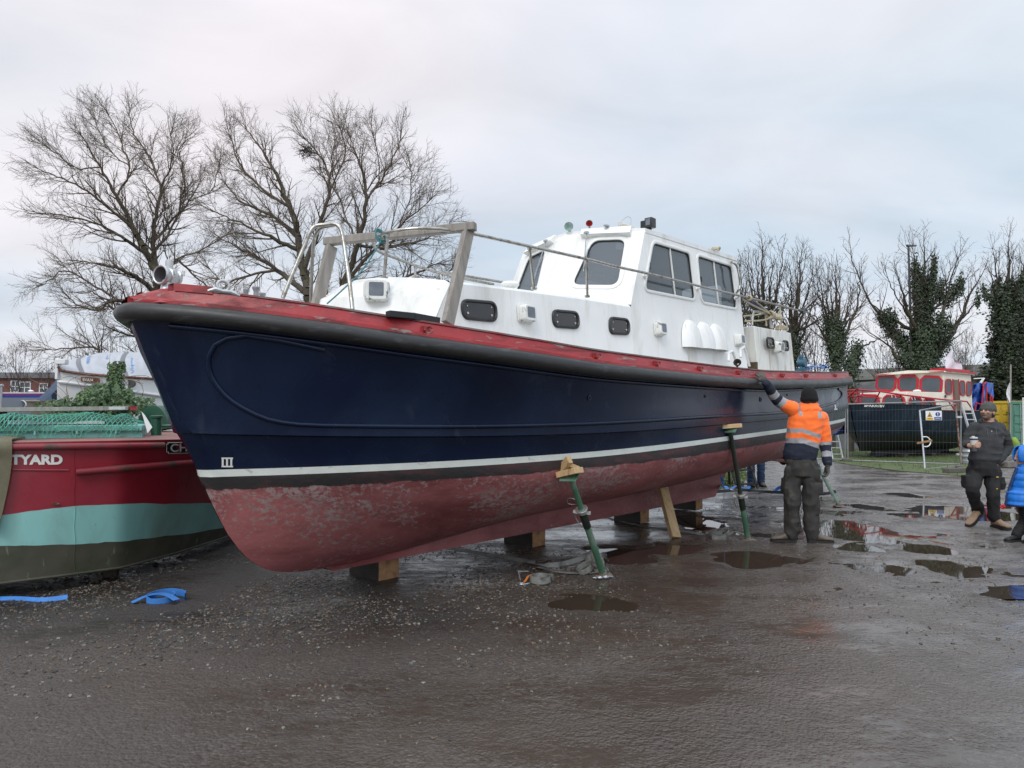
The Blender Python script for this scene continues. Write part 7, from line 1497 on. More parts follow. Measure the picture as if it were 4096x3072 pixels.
# tall willow at the left: three long limbs
d1 = 27.0; b1 = D(645, 1560, d1); b1.z = 0
limbs = [[tuple(b1)] + T(d1, (640, 1300, 0), (632, 1120, 0), (600, 1020, -.1), (535, 900, -.4), (470, 760, -.8), (400, 640, -1.2), (330, 520, -1.5)),
         T(d1, (632, 1120, 0), (612, 960, .1), (625, 850, .3), (640, 720, .5), (600, 600, .8), (540, 500, 1.0), (520, 420, 1.1)),
         T(d1, (612, 960, .1), (690, 860, .6), (760, 780, .9), (800, 700, 1.2)),
         T(d1, (600, 1020, -.1), (520, 960, -.8), (430, 900, -1.4), (330, 860, -1.9), (200, 840, -2.2)),
         T(d1, (640, 1300, 0), (560, 1230, -.9), (470, 1200, -1.4), (380, 1240, -1.8), (280, 1200, -2.0)),
         T(d1, (632, 1120, 0), (700, 1030, .4), (780, 1100, .9), (860, 1160, 1.1)),
         T(d1, (640, 1400, 0), (540, 1330, -.6), (450, 1230, -1.0), (430, 1230, -1.0)), T(d1, (470, 760, -.8), (520, 640, -.7), (480, 520, -.8), (440, 430, -.9)), T(d1, (640, 1440, -.1), (500, 1440, -.5), (420, 1470, -.8), (400, 1400, -1), (330, 1390, -1.2), (200, 1400, -1.4))]
limbs += [T(d1, (600, 1020, 0), (700, 860, .6), (740, 700, .9), (720, 580, 1.1), (740, 520, 1.2)), T(d1, (535, 900, -.4), (400, 780, -1.4), (280, 700, -2.0), (180, 660, -2.2)), T(d1, (400, 640, -1.2), (300, 640, -1.6), (200, 560, -1.8)), T(d1, (640, 720, .5), (690, 620, .3), (680, 500, .1)), T(d1, (760, 780, .9), (840, 740, .6), (880, 640, .4)), T(d1, (520, 640, -.7), (420, 540, -.4), (380, 440, -.2)), T(d1, (632, 1180, 0), (540, 1100, -1.0), (440, 1060, -1.6), (330, 1040, -2.0)), T(d1, (700, 1030, .4), (820, 980, .9), (900, 920, 1.1)), T(d1, (470, 1200, -1.4), (360, 1130, -1.2), (260, 1080, -1.2), (180, 1130, -1.2))]
limbs = [[Vector(p) - Vector((0, 0, max(0, Vector(p).z - 6) * .055)) for p in lb] for lb in limbs]
tree(tuple(b1), limbs, 'tall bare willow with fine drooping twigs above the bow at the left', 2, r0=.22, L1=1.85, lift=.045, dens=1.8, tw=.0042, L2=1.05)
d2 = 25.0; b2 = D(1255, 1560, d2); b2.z = 0
limbs = [[tuple(b2)] + T(d2, (1245, 1300, 0), (1235, 1180, 0), (1215, 1080, 0), (1195, 950, .2), (1160, 830, .4), (1115, 720, .6), (1060, 620, .7), (990, 520, .8)),
         T(d2, (1215, 1080, 0), (1270, 920, .1), (1320, 760, .2), (1290, 640, .4), (1225, 560, .5)),
         T(d2, (1245, 1300, 0), (1360, 1160, -.5), (1430, 980, -.8), (1465, 800, -1.0), (1440, 660, -1.1), (1400, 560, -1.2)),
         T(d2, (1360, 1160, -.5), (1480, 1020, -.9), (1600, 900, -1.2), (1700, 820, -1.4)), T(d2, (1430, 980, -.8), (1540, 990, -1.2), (1680, 960, -1.6), (1770, 930, -1.8)),
         T(d2, (1235, 1180, 0), (1110, 1080, .5), (990, 1010, .9), (890, 960, 1.3)), T(d2, (1195, 950, .2), (1080, 860, .8), (960, 800, 1.2), (880, 700, 1.5)), T(d2, (1320, 760, .2), (1380, 620, .5), (1360, 520, .7)), T(d2, (1465, 800, -1.), (1560, 660, -1.2), (1600, 560, -1.2)),
         T(d2, (1245, 1330, 0), (1450, 1210, -.8), (1600, 1120, -1.2), (1740, 1060, -1.5))]
limbs += [T(d2, (1160, 830, .4), (1060, 760, .2), (960, 660, 0), (930, 560, -.1)), T(d2, (1600, 900, -1.2), (1640, 780, -1.0), (1640, 680, -.9)), T(d2, (1465, 800, -1), (1520, 700, -.6), (1500, 560, -.4)), T(d2, (1110, 1080, .5), (1000, 1100, .2), (900, 1130, 0), (840, 1080, 0)), T(d2, (1430, 980, -.8), (1380, 860, -.2), (1330, 700, .4), (1330, 600, .8)), T(d2, (1195, 1000, .2), (1100, 960, -.3), (980, 900, -.8), (870, 850, -1.1)), T(d2, (1600, 1120, -1.2), (1720, 1130, -.9), (1790, 1090, -.8))]
tree(tuple(b2), limbs, 'broad bare willow with several dark limbs behind the foredeck rails', 3, r0=.25, L1=1.8, lift=.04, dens=1.75, tw=.0042, L2=1.05)
# a squirrel's nest high in it
n0 = D(1228, 603, d2); mb = MB(); rgn = random.Random(2)
for i in range(150): a = Vector([rgn.gauss(0, .11) for _ in range(3)]); b = a + Vector([rgn.gauss(0, .14) for _ in range(3)]); mb.tube([n0 + a, n0 + b], .008, 3)
tag(mb.build('nest', M['twigdark'], None, fixn=False), 'small dark twig nest high in the broad willow', 'nest')
# bare and ivy-clad trees on the right
def rtree(d, x, ytop, w, lab, seed, ivytop, ivyn, lean=0, n=900, forks=(), ybase=1560, mat='twigdark', ivys=.10, name='bare_tree', trunkr=.26, group=None, ivyr=None, extra=(), fan=8, dens=.75, L1=2.0):
    b = D(x, ybase, d); b.z = 0; rg = random.Random(seed * 3 + 1); H_ = 1500 - ytop
    limbs = [[Vector(b)] + T(d, (x, 1500, 0), (x + lean * .3, 1500 - H_ * .3, 0), (x + lean * .7, 1500 - H_ * .6, .1), (x + lean, ytop + H_ * .12, .2))]
    for fk in forks: limbs.append(T(d, *fk))
    for k in range(fan):                           # ascending limbs spread over the crown
        u = -1 + 2 * (k + .5) / fan + rg.uniform(-.1, .1); y0 = 1500 - H_ * rg.uniform(.12, .42); ex = x + lean + u * w; ey = ytop + 50 + H_ * (.10 + .32 * u * u + rg.uniform(0, .1)); z_ = rg.uniform(-1.6, 1.6)
        limbs.append(T(d, (x + lean * .2, y0, 0), (x + lean * .5 + u * w * .45, y0 - (y0 - ey) * .35, z_ * .4), (x + lean * .8 + u * w * .8, y0 - (y0 - ey) * .72, z_ * .8), (ex, ey, z_)))
    zi = D(x, ivytop, d).z; f = ivyr or (lambda p: p[2] < zi)
    return tree(tuple(b), limbs, lab, seed, r0=trunkr, L1=L1, lift=.10, mat=mat, tw=.0062, dens=dens, ivyf=f, ivyn=ivyn, ivys=ivys, name=name, cut=.07, group=group)
def near(d, pts, rad):      # ivy only round these picked stems
    P_ = [np.array(D(x, y, d)) for x, y in pts]
    def f(p):
        q = np.array([p[0], p[2]])
        for a, b in zip(P_[:-1], P_[1:]):
            a2 = a[[0, 2]]; b2 = b[[0, 2]]; t = max(0, min(1, np.dot(q - a2, b2 - a2) / np.dot(b2 - a2, b2 - a2)))
            if np.linalg.norm(q - a2 - t * (b2 - a2)) < rad: return True
        return False
    return f
rtree(34, 3050, 925, 125, 'bare tree with ivy low on its trunk just behind the wheelhouse', 21, 1200, 3000, n=1300, forks=[((3050, 1450, 0), (3020, 1250, .3), (2990, 1080, .6)), ((3050, 1400, 0), (3100, 1200, -.4), (3130, 1040, -.6))])
rtree(35, 3165, 960, 95, 'slender bare tree leaning right over the aft cabin', 22, 1330, 3000, lean=40, n=1000, forks=[((3165, 1400, 0), (3215, 1250, .2), (3290, 1180, .4))], extra=[(3270, 1230, 110, 120, 500)])
rtree(38, 2960, 1010, 75, 'thin bare tree partly hidden by the wheelhouse roof', 27, 1100, 0, n=500)
rtree(33, 3345, 1035, 115, 'bare tree with an ivy-wrapped trunk above the stern of the launch', 23, 1385, 6500, n=1100, forks=[((3340, 1380, 0), (3300, 1240, .2), (3280, 1120, .3)), ((3345, 1400, 0), (3420, 1250, -.2), (3440, 1120, -.3))], extra=[(3420, 1330, 100, 90, 350)], ivyr=near(33, [(3345, 1530), (3340, 1370), (3318, 1300)], .42))
F4 = [((3690, 1450, 0), (3600, 1360, .4), (3530, 1270, .7), (3470, 1190, .8), (3400, 1020, 1.0)), ((3690, 1400, 0), (3680, 1250, -.2), (3670, 1120, -.3), (3650, 1000, -.3)), ((3700, 1420, 0), (3760, 1300, -.4), (3790, 1170, -.6), (3830, 1040, -.8)), ((3710, 1460, 0), (3830, 1300, .3), (3880, 1180, .5), (3940, 1080, .6)), ((3690, 1470, 0), (3590, 1430, -.3), (3560, 1390, -.4), (3480, 1330, -.5))]
rtree(36, 3695, 905, 235, 'large bare tree with many ivy-covered limbs in front of the street lamp', 24, 1100, 26000, n=2300, forks=F4, trunkr=.36, ivys=.125, extra=[(3470, 1200, 90, 130, 350), (3900, 1180, 70, 140, 350)],
      ivyr=near(36, [(3690, 1530), (3692, 1400), (3680, 1250), (3668, 1090)], .62) if 0 else (lambda p, a=near(36, [(3690, 1540), (3692, 1400), (3680, 1250), (3672, 1085)], .42), b=near(36, [(3695, 1450), (3600, 1350), (3545, 1265)], .20), c=near(36, [(3700, 1430), (3765, 1290), (3795, 1160)], .30), e=near(36, [(3700, 1450), (3820, 1310), (3850, 1230)], .20), g=near(36, [(3680, 1470), (3600, 1420), (3580, 1395)], .20): a(p) or b(p) or c(p) or e(p) or g(p)))
rtree(46, 4035, 880, 110, 'bare topped tree thick with ivy at the right edge', 25, 1130, 13000, n=1100, forks=[((4035, 1350, 0), (3990, 1150, .3), (3975, 1000, .4)), ((4035, 1300, 0), (4090, 1100, -.3), (4110, 980, -.3))], ivys=.17, trunkr=.42, extra=[(4130, 1080, 90, 160, 300)])
def leafmass(name, blobs, nleaf, size, mat, lab, seed, cat='tree', trunk=True):
    rg2 = random.Random(seed); c0 = blobs[0]; g = D(c0[0], 1600, c0[4]); o = empty(name, (g.x, g.y, 0), 0, lab, cat); mb = MB(); tot = sum(b[2] * b[3] for b in blobs)
    for (cx, cy, rx, ry, d, rd) in blobs:
        k = int(nleaf * rx * ry / tot); lumps = [(rg2.uniform(-1, 1), rg2.uniform(-1, 1), rg2.uniform(-1, 1)) for _ in range(60)]
        lumps = [l for l in lumps if l[0] ** 2 + l[1] ** 2 + l[2] ** 2 < 1]
        for _ in range(k):
            l = rg2.choice(lumps); v = [l[i] + rg2.gauss(0, .15) for i in range(3)]; p = D(cx + v[0] * rx, cy + v[1] * ry, d + v[2] * rd) - o.location
            if p.z < .05: continue
            nn = Vector((rg2.gauss(0, 1), rg2.gauss(-.5, 1), rg2.gauss(.5, 1))).normalized(); u, w = fr(nn); s_ = size * rg2.uniform(.5, 1.2); mb.add([p - u * s_, p - w * s_ * .6 + nn * s_ * .2, p + u * s_, p + w * s_ * .6 + nn * s_ * .2], [(0, 1, 2, 3)])
    mb.build('crown' if cat == 'tree' else 'leaves', M[mat], o, smooth=0, fixn=False)
    if trunk:
        mb = MB(); mb.tube([(0, 0, 0), (.1, 0, 2), (0, .1, 4.5)], [.22, .17, .08], 8); mb.build('trunk', M['bark'], o)
        mb = MB()
        for (cx, cy, rx, ry, d, rd) in blobs:
            for _ in range(14): b = D(cx + rg2.uniform(-.8, .8) * rx, cy + rg2.uniform(-.8, .8) * ry, d + rg2.uniform(-.6, .6) * rd) - o.location; mb.tube([(0, 0, min(2.5, b.z * .5)), (b.x * .5, b.y * .5, b.z * .75), tuple(b)], [.06, .04, .015], 5)
        mb.build('branches', M['twigdark'], o)
    return o
leafmass('evergreen_tree', [(4060, 1400, 120, 200, 47, 2.4), (3985, 1500, 75, 110, 48, 2.2), (4120, 1250, 80, 130, 48, 2.2), (4040, 1560, 130, 60, 46, 1.5)], 28000, .12, 'evergreen', 'dense dark evergreen filling the right edge behind the containers', 31)
b3 = D(3398, 1560, 30); b3.z = 0; tree(tuple(b3), [[b3] + T(30, (3400, 1510, 0), (3408, 1450, 0), (3428, 1405, 0), (3470, 1375, .2), (3530, 1350, .5))], 'short crooked ivy-clad tree just right of the stern', 32, r0=.13, L1=1.3, dens=.8, mat='twigdark', tw=.006, ivyf=lambda p: p.x < D(3455, 1400, 30).x and p.z > 1.2, ivyn=2600, ivys=.10, cut=.05)
# twiggy undergrowth: every bush its own
def bush(d, x, ytop, w, lab, seed, n=320, mat='twigdark', grp='bare bushes along the far edge of the yard', step=.22, ybot=1590):
    b = D(x, 1600, d); b.z = 0; rg = random.Random(seed); H_ = ybot - ytop; lm = [[Vector(b)] + T(d, (x, 1560, 0), (x - w * .1, 1560 - H_ * .4, 0), (x - w * .1, ytop + H_ * .15, 0))]
    for k in range(7): u = -1 + (k + .5) * 2 / 7; lm.append(T(d, (x + u * w * .15, 1600, 0), (x + u * w * .5, 1590 - H_ * .45, rg.uniform(-1, 1)), (x + u * w * .85, ytop + H_ * (.12 + .35 * u * u), rg.uniform(-1.5, 1.5))))
    tree(tuple(b), lm, lab, seed, name='bare_bush', r0=.07, rl=.010, L1=1.5, L2=.8, mat=mat, tw=.0065, sp=(.42, .28, .22), dens=.9, cut=.045, group=grp)
for k, (d, x, yt, w, lab) in enumerate(((37, 3180, 1290, 90, 'bare bush behind the blue windlass, leftmost of those over the stern'), (39, 3270, 1270, 90, 'tangled bare bush between the aft cabin and the ivy-wrapped trunk'), (30, 3090, 1330, 60, 'bare bush showing behind the aft cabin hoops'), (44, 3530, 1390, 90, 'pale wiry bush right of the crooked ivy stem'), (44, 3600, 1400, 70, 'wiry bush left of the big ivy trunk'), (46, 3870, 1340, 75, 'upright wiry bush between the white flag and the evergreen'), (45, 3800, 1370, 60, 'wiry bush just behind the white flag'))): bush(d, x, yt, w, lab, 50 + k, n=420 if k < 3 else 300, step=.22 if k < 3 else .26)
for k, (d, x, yt, w, lab) in enumerate(((48, 75, 1395, 110, 'round bare bush in front of the brick house'), (50, 200, 1490, 80, 'low bare bush right of the brick house windows'), (46, 480, 1350, 130, 'bare bush behind the silver sheet'), (46, 330, 1370, 100, 'twiggy bush behind the white boat stem head'), (38, 900, 1050, 150, 'feathery bare tree low between the two willows'), (52, -60, 1410, 110, 'bare bush at the far left edge behind the narrowboat'))): bush(d, x, yt, w, lab, 70 + k, n=420, mat='twigdark' if k != 4 else 'twig', grp='bare bushes behind the left-hand boats', step=.28, ybot=1580)
# far dark treeline
rgt = random.Random(9); mb = MB()
for i in range(5200):
    x = rgt.uniform(-90, 95); y = 88 + rgt.uniform(-3, 3); h = 3.2 + 1.6 * fbm(x * .08, 0, 1, 4) + .8 * fbm(x * .5, 0, 1, 2); z = rgt.random() ** .8 * h
    a = rgt.random() * 3.14; s_ = rgt.uniform(.12, .45); mb.add([(x - s_ * math.cos(a), y, z - s_ * .4), (x + s_ * math.cos(a), y, z - s_ * .3), (x + s_ * .3, y + .1, z + s_)], [(0, 1, 2)])
mb.grid([[(x, 90 + 2 * fbm(x * .2, 0, 1), 0) for x in np.arange(-110, 120, 1.2)], [(x, 90.5 + 2 * fbm(x * .2, 0, 1), 2.4 + 1.5 * fbm(x * .08, 0, 1, 4) + .6 * fbm(x * .7, 0, 1, 1)) for x in np.arange(-110, 120, 1.2)]])
tag(mb.build('far_wood', mk('far_hedge', (.05, .045, .035), .9, var=.5, vscale=.4), None, smooth=0, fixn=False), 'dark line of far woodland along the horizon', kind='stuff')
# ================================================================ people
def ringloft(mb, rings, right, fwd, n=20):      # rings: (centre, half width, half depth)
    rows = []; right = Vector(right).normalized(); fwd = Vector(fwd).normalized()
    for c, w, d in rings:
        c = Vector(c); row = []
        for i in range(n):
            a = 2 * math.pi * i / n; ca, sa = math.cos(a), math.sin(a); ca = math.copysign(abs(ca) ** .85, ca); sa = math.copysign(abs(sa) ** .85, sa); row.append(c + right * w * ca + fwd * d * sa)
        rows.append(row)
    mb.grid(rows, closed=True); mb.add(rows[0], [tuple(range(n))]); mb.add(rows[-1], [tuple(range(n))])
def limb(mb, pts, rs_, n=14): mb.tube(smoothp(pts, 4), [float(np.interp(i, [4 * k for k in range(len(rs_))], rs_)) for i in range(4 * (len(pts) - 1) + 1)], n); mb.ell(pts[0], (rs_[0],) * 3); mb.ell(pts[-1], (rs_[-1],) * 3)
def hand(mb, wrist, d, nrm, side, s=1.0, curl=.5, fat=1.0, spread=.12, thumb=.5):
    """d: towards the finger tips, nrm: out of the back of the hand, side: towards the thumb."""
    d = Vector(d).normalized(); nrm = (Vector(nrm) - d * d.dot(Vector(nrm))).normalized(); side = Vector(side); side = (side - d * d.dot(side) - nrm * nrm.dot(side)).normalized(); w = Vector(wrist)
    k = .085 * s; rows = []
    for t, hw, hd in ((-.02, .028, .022), (.0, .030, .020), (.03, .036, .017), (.06, .041, .016), (.088, .040, .014), (.094, .034, .010)):
        c = w + d * t * s; rows.append([c + side * hw * s * math.cos(a) + nrm * hd * s * fat * math.sin(a) for a in np.linspace(0, 2 * math.pi, 15)[:-1]])
    mb.grid(rows, closed=True); mb.add(rows[0], [tuple(range(14))]); mb.add(rows[-1], [tuple(range(14))])
    for q, L_, r_ in ((.031, .072, .0092), (.0105, .080, .0095), (-.0105, .074, .0092), (-.030, .058, .0082)):
        p = w + d * .085 * s + side * q * s; dd = (d + side * q * spread * 30).normalized(); pts = [p - dd * .02 * s, p]; an = 0
        for seg, f_ in ((.45, .8), (.30, 1.1), (.25, .8)):
            an += curl * f_; v = dd * math.cos(an) - nrm * math.sin(an); p = p + v * L_ * seg * s; pts.append(p)
        mb.tube(pts, [r_ * s * fat * k_ for k_ in (1.05, 1.05, 1, .95, .8)], 8); mb.ell(pts[-1], (r_ * s * fat * .8,) * 3, 8, 5)
    p = w + d * .022 * s + side * .028 * s; v = (d * .75 + side * .75 - nrm * thumb * .4).normalized(); pts = [p - side * .012 * s, p + v * .035 * s]; v2 = (d * .95 + side * (.35 - .3 * thumb) - nrm * thumb * .6).normalized(); pts += [pts[-1] + v2 * .03 * s, pts[-1] + v2 * .055 * s]
    mb.tube(pts, [.015 * s * fat, .012 * s * fat, .010 * s * fat, .008 * s * fat], 8); mb.ell(pts[-1], (.0085 * s * fat,) * 3, 8, 5)
def head(mb, c, f, s=1.0, up=(0, 0, 1)):
    f = Vector(f).normalized(); up = Vector(up); r = f.cross(up).normalized(); u = r.cross(f).normalized(); Mx = Matrix((r, f, u)).transposed()
    q = lambda x, y, z: c + (r * x + f * y + u * z) * s
    mb.ell(q(0, -.008, .03), (.077 * s, .097 * s, .092 * s), 20, 14, Mx); mb.ell(q(0, .022, -.035), (.060 * s, .068 * s, .078 * s), 18, 12, Mx); mb.ell(q(0, .062, -.085), (.030 * s, .026 * s, .022 * s), 12, 8, Mx)
    mb.ell(q(0, .082, .018), (.055 * s, .016 * s, .012 * s), 12, 8, Mx)
    mb.tube([q(0, .085, .02), q(0, .105, -.012), q(0, .112, -.028), q(0, .095, -.036)], [.009 * s, .012 * s, .015 * s, .011 * s], 8)
    for k in (-1, 1):
        mb.ell(q(k * .012, .098, -.032), (.009 * s, .011 * s, .008 * s), 8, 6, Mx); mb.ell(q(k * .034, .070, -.018), (.022 * s, .020 * s, .020 * s), 10, 8, Mx)
        mb.ell(q(k * .078, -.004, -.012), (.009 * s, .020 * s, .031 * s), 10, 8, Mx); mb.ell(q(k * .031, .079, .003), (.014 * s, .010 * s, .008 * s), 10, 6, Mx)
    mb.ell(q(0, .090, -.053), (.024 * s, .010 * s, .006 * s), 12, 6, Mx); mb.ell(q(0, .087, -.064), (.020 * s, .010 * s, .007 * s), 12, 6, Mx)
    return q, r, f, u, Mx
def wr(amp, sx=(9, 9, 22), fold=None):
    def f(co):
        n_ = noise.noise(Vector((co.x * sx[0], co.y * sx[1], co.z * sx[2]))); n2 = noise.noise(Vector((co.x * sx[0] * 2.3 + 5, co.y * sx[1] * 2.3, co.z * sx[2] * 1.9 + 3)))
        return amp * (1 - abs(n_) * 2.4) + amp * .4 * n2
    return f
def boot(mb, ms, heel, toe, z0, h=.12, w=.048, lift=0):
    heel = Vector(heel); toe = Vector(toe); d = (toe - heel); L_ = d.length; d.normalize(); up = Vector((0, 0, 1)); up = (up - d * d.dot(up)).normalized(); r = d.cross(up).normalized()
    rows = []
    for t, hw, hh in ((0, .5, .55), (.03, .72, .95), (.2, .78, 1.1), (.42, .80, .95), (.62, .96, .62), (.82, 1.0, .48), (.95, .78, .36), (1.0, .45, .25)):
        c = heel + d * L_ * t; rows.append([c + r * w * hw * math.cos(a) + up * (.022 + (h * .82 * hh) * (.5 + .5 * math.sin(a))) for a in np.linspace(0, 2 * math.pi, 15)[:-1]])
    mb.grid(rows, closed=True); mb.add(rows[0], [tuple(range(14))]); mb.add(rows[-1], [tuple(range(14))])
    rows = []
    for t, hw in ((-.01, .4), (.02, .75), (.2, .84), (.45, .78), (.65, 1.0), (.85, 1.05), (.97, .8), (1.02, .4)): c = heel + d * L_ * t; rows.append([c - r * w * hw, c + r * w * hw, c + r * w * hw + up * .028, c - r * w * hw + up * .028])
    ms.grid(rows, closed=True); ms.add(rows[0], [(0, 1, 2, 3)]); ms.add(rows[-1], [(0, 1, 2, 3)])
def garment(name, mb, root, mats, vox=.010, disp=None, pick=None, smooth=3):
    me = remeshed(mb, vox, disp, smooth); return link_mesh(name, me, mats, root, pick)
def segd(p, a, b): t = max(0, min(1, (p - a).dot(b - a) / max((b - a).length_squared, 1e-9))); return (p - a.lerp(b, t)).length, t
def beanie(root, q, r, f, u, s, mat, fold=.035, name='beanie', z0=.022):
    mb = MB(); rows = []
    for t in np.linspace(0, 1, 12):
        z = z0 + (.138 - z0) * math.sin(t * math.pi / 2); k = math.cos(t * math.pi / 2) ** .62 if t < 1 else .01; rows.append([q(.089 * k * math.cos(a), -.010 + .112 * k * math.sin(a), z - .012 * math.sin(a)) for a in np.linspace(0, 2 * math.pi, 29)[:-1]])
    mb.grid(rows, closed=True)
    rows = [[q((.086 + w_) * math.cos(a), -.010 + (.108 + w_) * math.sin(a), z_ - .012 * math.sin(a)) for a in np.linspace(0, 2 * math.pi, 29)[:-1]] for w_, z_ in ((.0, z0 - .020), (.005, z0 - .016), (.007, z0 + .012), (.004, z0 + .022), (.0, z0 + .02))]
    mb.grid(rows, closed=True); o = mb.build(name, mat, root, smooth=80)
    nv = o.data.vertices
    for v in nv: v.co += v.normal * .003 * noise.noise(v.co * 30)
    return o
def Wd(px, py, d): return D(px, py, d)
# ---- worker in the orange jacket, seen from behind, one hand on the rail
dA = 8.35; ga = G(3208, 2160); A_ = empty('person', (ga.x, ga.y, 0), 0, 'person in an orange hi-vis jacket and black beanie, one arm raised to the boat', 'person'); o_ = A_.location
w = lambda px, py, dd=0: Wd(px, py, dA + dd) - o_
sL = w(3160, 1636, .0); sR = w(3290, 1672, -.02); eL = w(3103, 1592, -.02); hL_ = w(3064, 1533, -.12); eR = w(3302, 1782, -.03); hR = w(3310, 1860, -.10)
nk = w(3235, 1640, .02); hc = w(3238, 1600, .03); wst = w(3208, 1790); hip = w(3206, 1868); kL = w(3172, 2022, -.02); kR = w(3242, 2022, -.03); aL = w(3166, 2128, .02); aR = w(3247, 2132, .0)
rt = Vector((.96, -.28, 0)).normalized(); fw = Vector((.28, .96, 0)).normalized(); hf = Vector((.50, .86, .05)).normalized()
mb = MB(); q, r, f, u, Mx = head(mb, hc, hf, 1.0); mb.tube([nk - Vector((0, 0, .08)), nk, hc + Vector((0, 0, -.05))], [.075, .056, .056], 14)
ringloft(mb, [(hip, .15, .10), (wst, .14, .095), (nk - Vector((0, 0, .22)), .17, .10), (nk - Vector((0, 0, .06)), .12, .07)], rt, fw)
limb(mb, [sL, eL, hL_], [.052, .040, .030]); limb(mb, [sR, eR, hR], [.052, .040, .030]); limb(mb, [hip + rt * -.085, kL, aL], [.08, .055, .04]); limb(mb, [hip + rt * .085, kR, aR], [.08, .055, .04])
bd = garment('body', mb, A_, [M['skin']], .009, None, None, 2)
mb = MB(); hr = MB(); hr.ell(q(0, -.030, -.005), (.080, .082, .075), 16, 10, Mx); hr.build('hair', M['hair'], A_)
qq = q; beanie(A_, lambda x, y, z: qq(x * 1.08, y * 1.08, z * 1.12), r, f, u, 1.0, M['beanie'], z0=.004)
# jacket
mb = MB(); c1 = nk - Vector((0, 0, .055)); ch = (sL + sR) / 2
hem = w(3200, 1836)
ringloft(mb, [(hem + Vector((0, 0, -.005)), .178, .120), (hem + Vector((0, 0, .05)), .188, .130), (wst + Vector((.005, 0, .05)), .186, .128), (wst.lerp(ch, .55), .195, .132), (ch - Vector((0, 0, .06)), .205, .125), (ch + Vector((0, 0, .02)), .165, .105), (c1 + Vector((0, 0, .03)), .085, .080)], rt, fw)
limb(mb, [sL + rt * .03, sL + (eL - sL) * .35, eL, hL_], [.088, .074, .062, .045]); limb(mb, [sR - rt * .02, sR + (eR - sR) * .4, eR, hR + (eR - hR) * .12], [.085, .074, .064, .050])
def pj(co):
    p = co; dT, _ = segd(p, hip, nk); dl1, tl1 = segd(p, sL, eL); dl2, tl2 = segd(p, eL, hL_); dr1, tr1 = segd(p, sR, eR); dr2, tr2 = segd(p, eR, hR)
    best = min((dT - .085, 0), (dl1, 1), (dl2, 2), (dr1, 3), (dr2, 4))[1]; rx = (p - hip).dot(rt)
    if best == 1: return 0 if tl1 < .50 else (2 if tl1 < .78 else 1)
    if best == 2: return 2 if .12 < tl2 < .42 else 1
    if best == 3: return 0 if tr1 < .86 else 2
    if best == 4: return 2 if .34 < tr2 < .62 else 1
    z = p.z + .16 * (rx) + .2 * abs(rx)
    zb = hip.z
    if z < zb + .285: return 1
    if z < zb + .345: return 2
    if z < zb + .405: return 0
    if z < zb + .455: return 2
    back = (p - nk).dot(fw) < .06
    if z > zb + .60 and .085 < abs((p - nk).dot(rt) + .0) < .125 and p.z > ch.z - .06: return 2
    return 0
jk = garment('jacket', mb, A_, [M['hiorange'], M['jacketnavy'], M['reflect']], .0085, wr(.0065, (8, 8, 11)), pj, 3)
mb = MB(); hb_ = nk + Vector((0, 0, .012)) - fw * .060        # hood lying on the back
mb.ell(hb_ + Vector((0, 0, -.02)), (.130, .078, .075), 18, 12, Matrix((rt, fw, Vector((0, 0, 1)))).transposed()); mb.tube([hb_ + rt * .09 * math.cos(a) + fw * (.075 + .085 * math.sin(a)) + Vector((0, 0, .045)) for a in np.linspace(0, 6.28, 17)[:-1]], .026, 8, closed=True); mb.tube([hb_ + rt * .12 + Vector((0, 0, .0)), hb_ + rt * .02 + Vector((0, 0, -.075)) - fw * .04, hb_ - rt * .12], [.03, .042, .03], 8)
garment('hood', mb, A_, [M['hiorange']], .009, wr(.006, (12, 12, 20)), None, 3)
mb = MB(); pz = hem + Vector((0, 0, -.03)); ringloft(mb, [(pz + Vector((.0, 0, -.03)), .165, .115), (pz + Vector((0, 0, .04)), .17, .12)], rt, fw); garment('shirt_hem', mb, A_, [mk('olive_shirt', (.05, .045, .038), .9)], .010, wr(.004), None, 1)
# trousers with hanging tool pockets
mb = MB(); hp0 = hip
ringloft(mb, [(hip + Vector((0, 0, -.10)), .165, .125), (hip, .172, .128), (hip + Vector((0, 0, .10)), .155, .115)], rt, fw)
for k, kn, an in ((-1, kL, aL), (1, kR, aR)):
    t0 = hip + rt * .088 * k + Vector((0, 0, -.06)); limb(mb, [t0, t0.lerp(kn, .5) + rt * k * .012, kn, kn.lerp(an, .5), an + Vector((0, 0, -.02))], [.102, .094, .080, .080, .080])
    pc = t0.lerp(kn, .42) + rt * k * .085; mb.box(pc, (.05, .13, .17)); mb.box(kn + Vector((0, .0, .0)) + rt * k * .05, (.06, .12, .20))
for k in (-1, 1):
    c = hip + rt * .145 * k - fw * .075 + Vector((0, 0, -.07)); mb.ell(c, (.055, .035, .085)); mb.box(c + Vector((0, 0, -.02)), (.10, .03, .12))
garment('trousers', mb, A_, [M['trousers']], .009, wr(.013, (8, 8, 7)), None, 3)
mb = MB(); ms = MB(); hl = G(3188, 2150) - o_; tl = G(3128, 2158) - o_; boot(mb, ms, (aL.x + .05, aL.y - .01, 0), (aL.x - .235, aL.y + .02, 0), 0, .125, .056); boot(mb, ms, (aR.x - .05, aR.y, 0), (aR.x + .225, aR.y - .06, 0), 0, .125, .056)
garment('boots', mb, A_, [M['boot_worn']], .008, None, None, 2); ms.build('boot_soles', M['sole'], A_)
mb = MB(); hd_ = (w(3038, 1488, -.03) - hL_).normalized(); hand(mb, hL_ + hd_ * .02, hd_, (-.2, -.85, .5), (-.75, 0, -.5), 1.03, .22, 1.35, .25, -.2); mb.cyl(hL_ - (hL_ - eL).normalized() * .04, hL_ + hd_ * .02, .042, .036, 14); garment('glove', mb, A_, [M['glove']], .0055, None, None, 2)
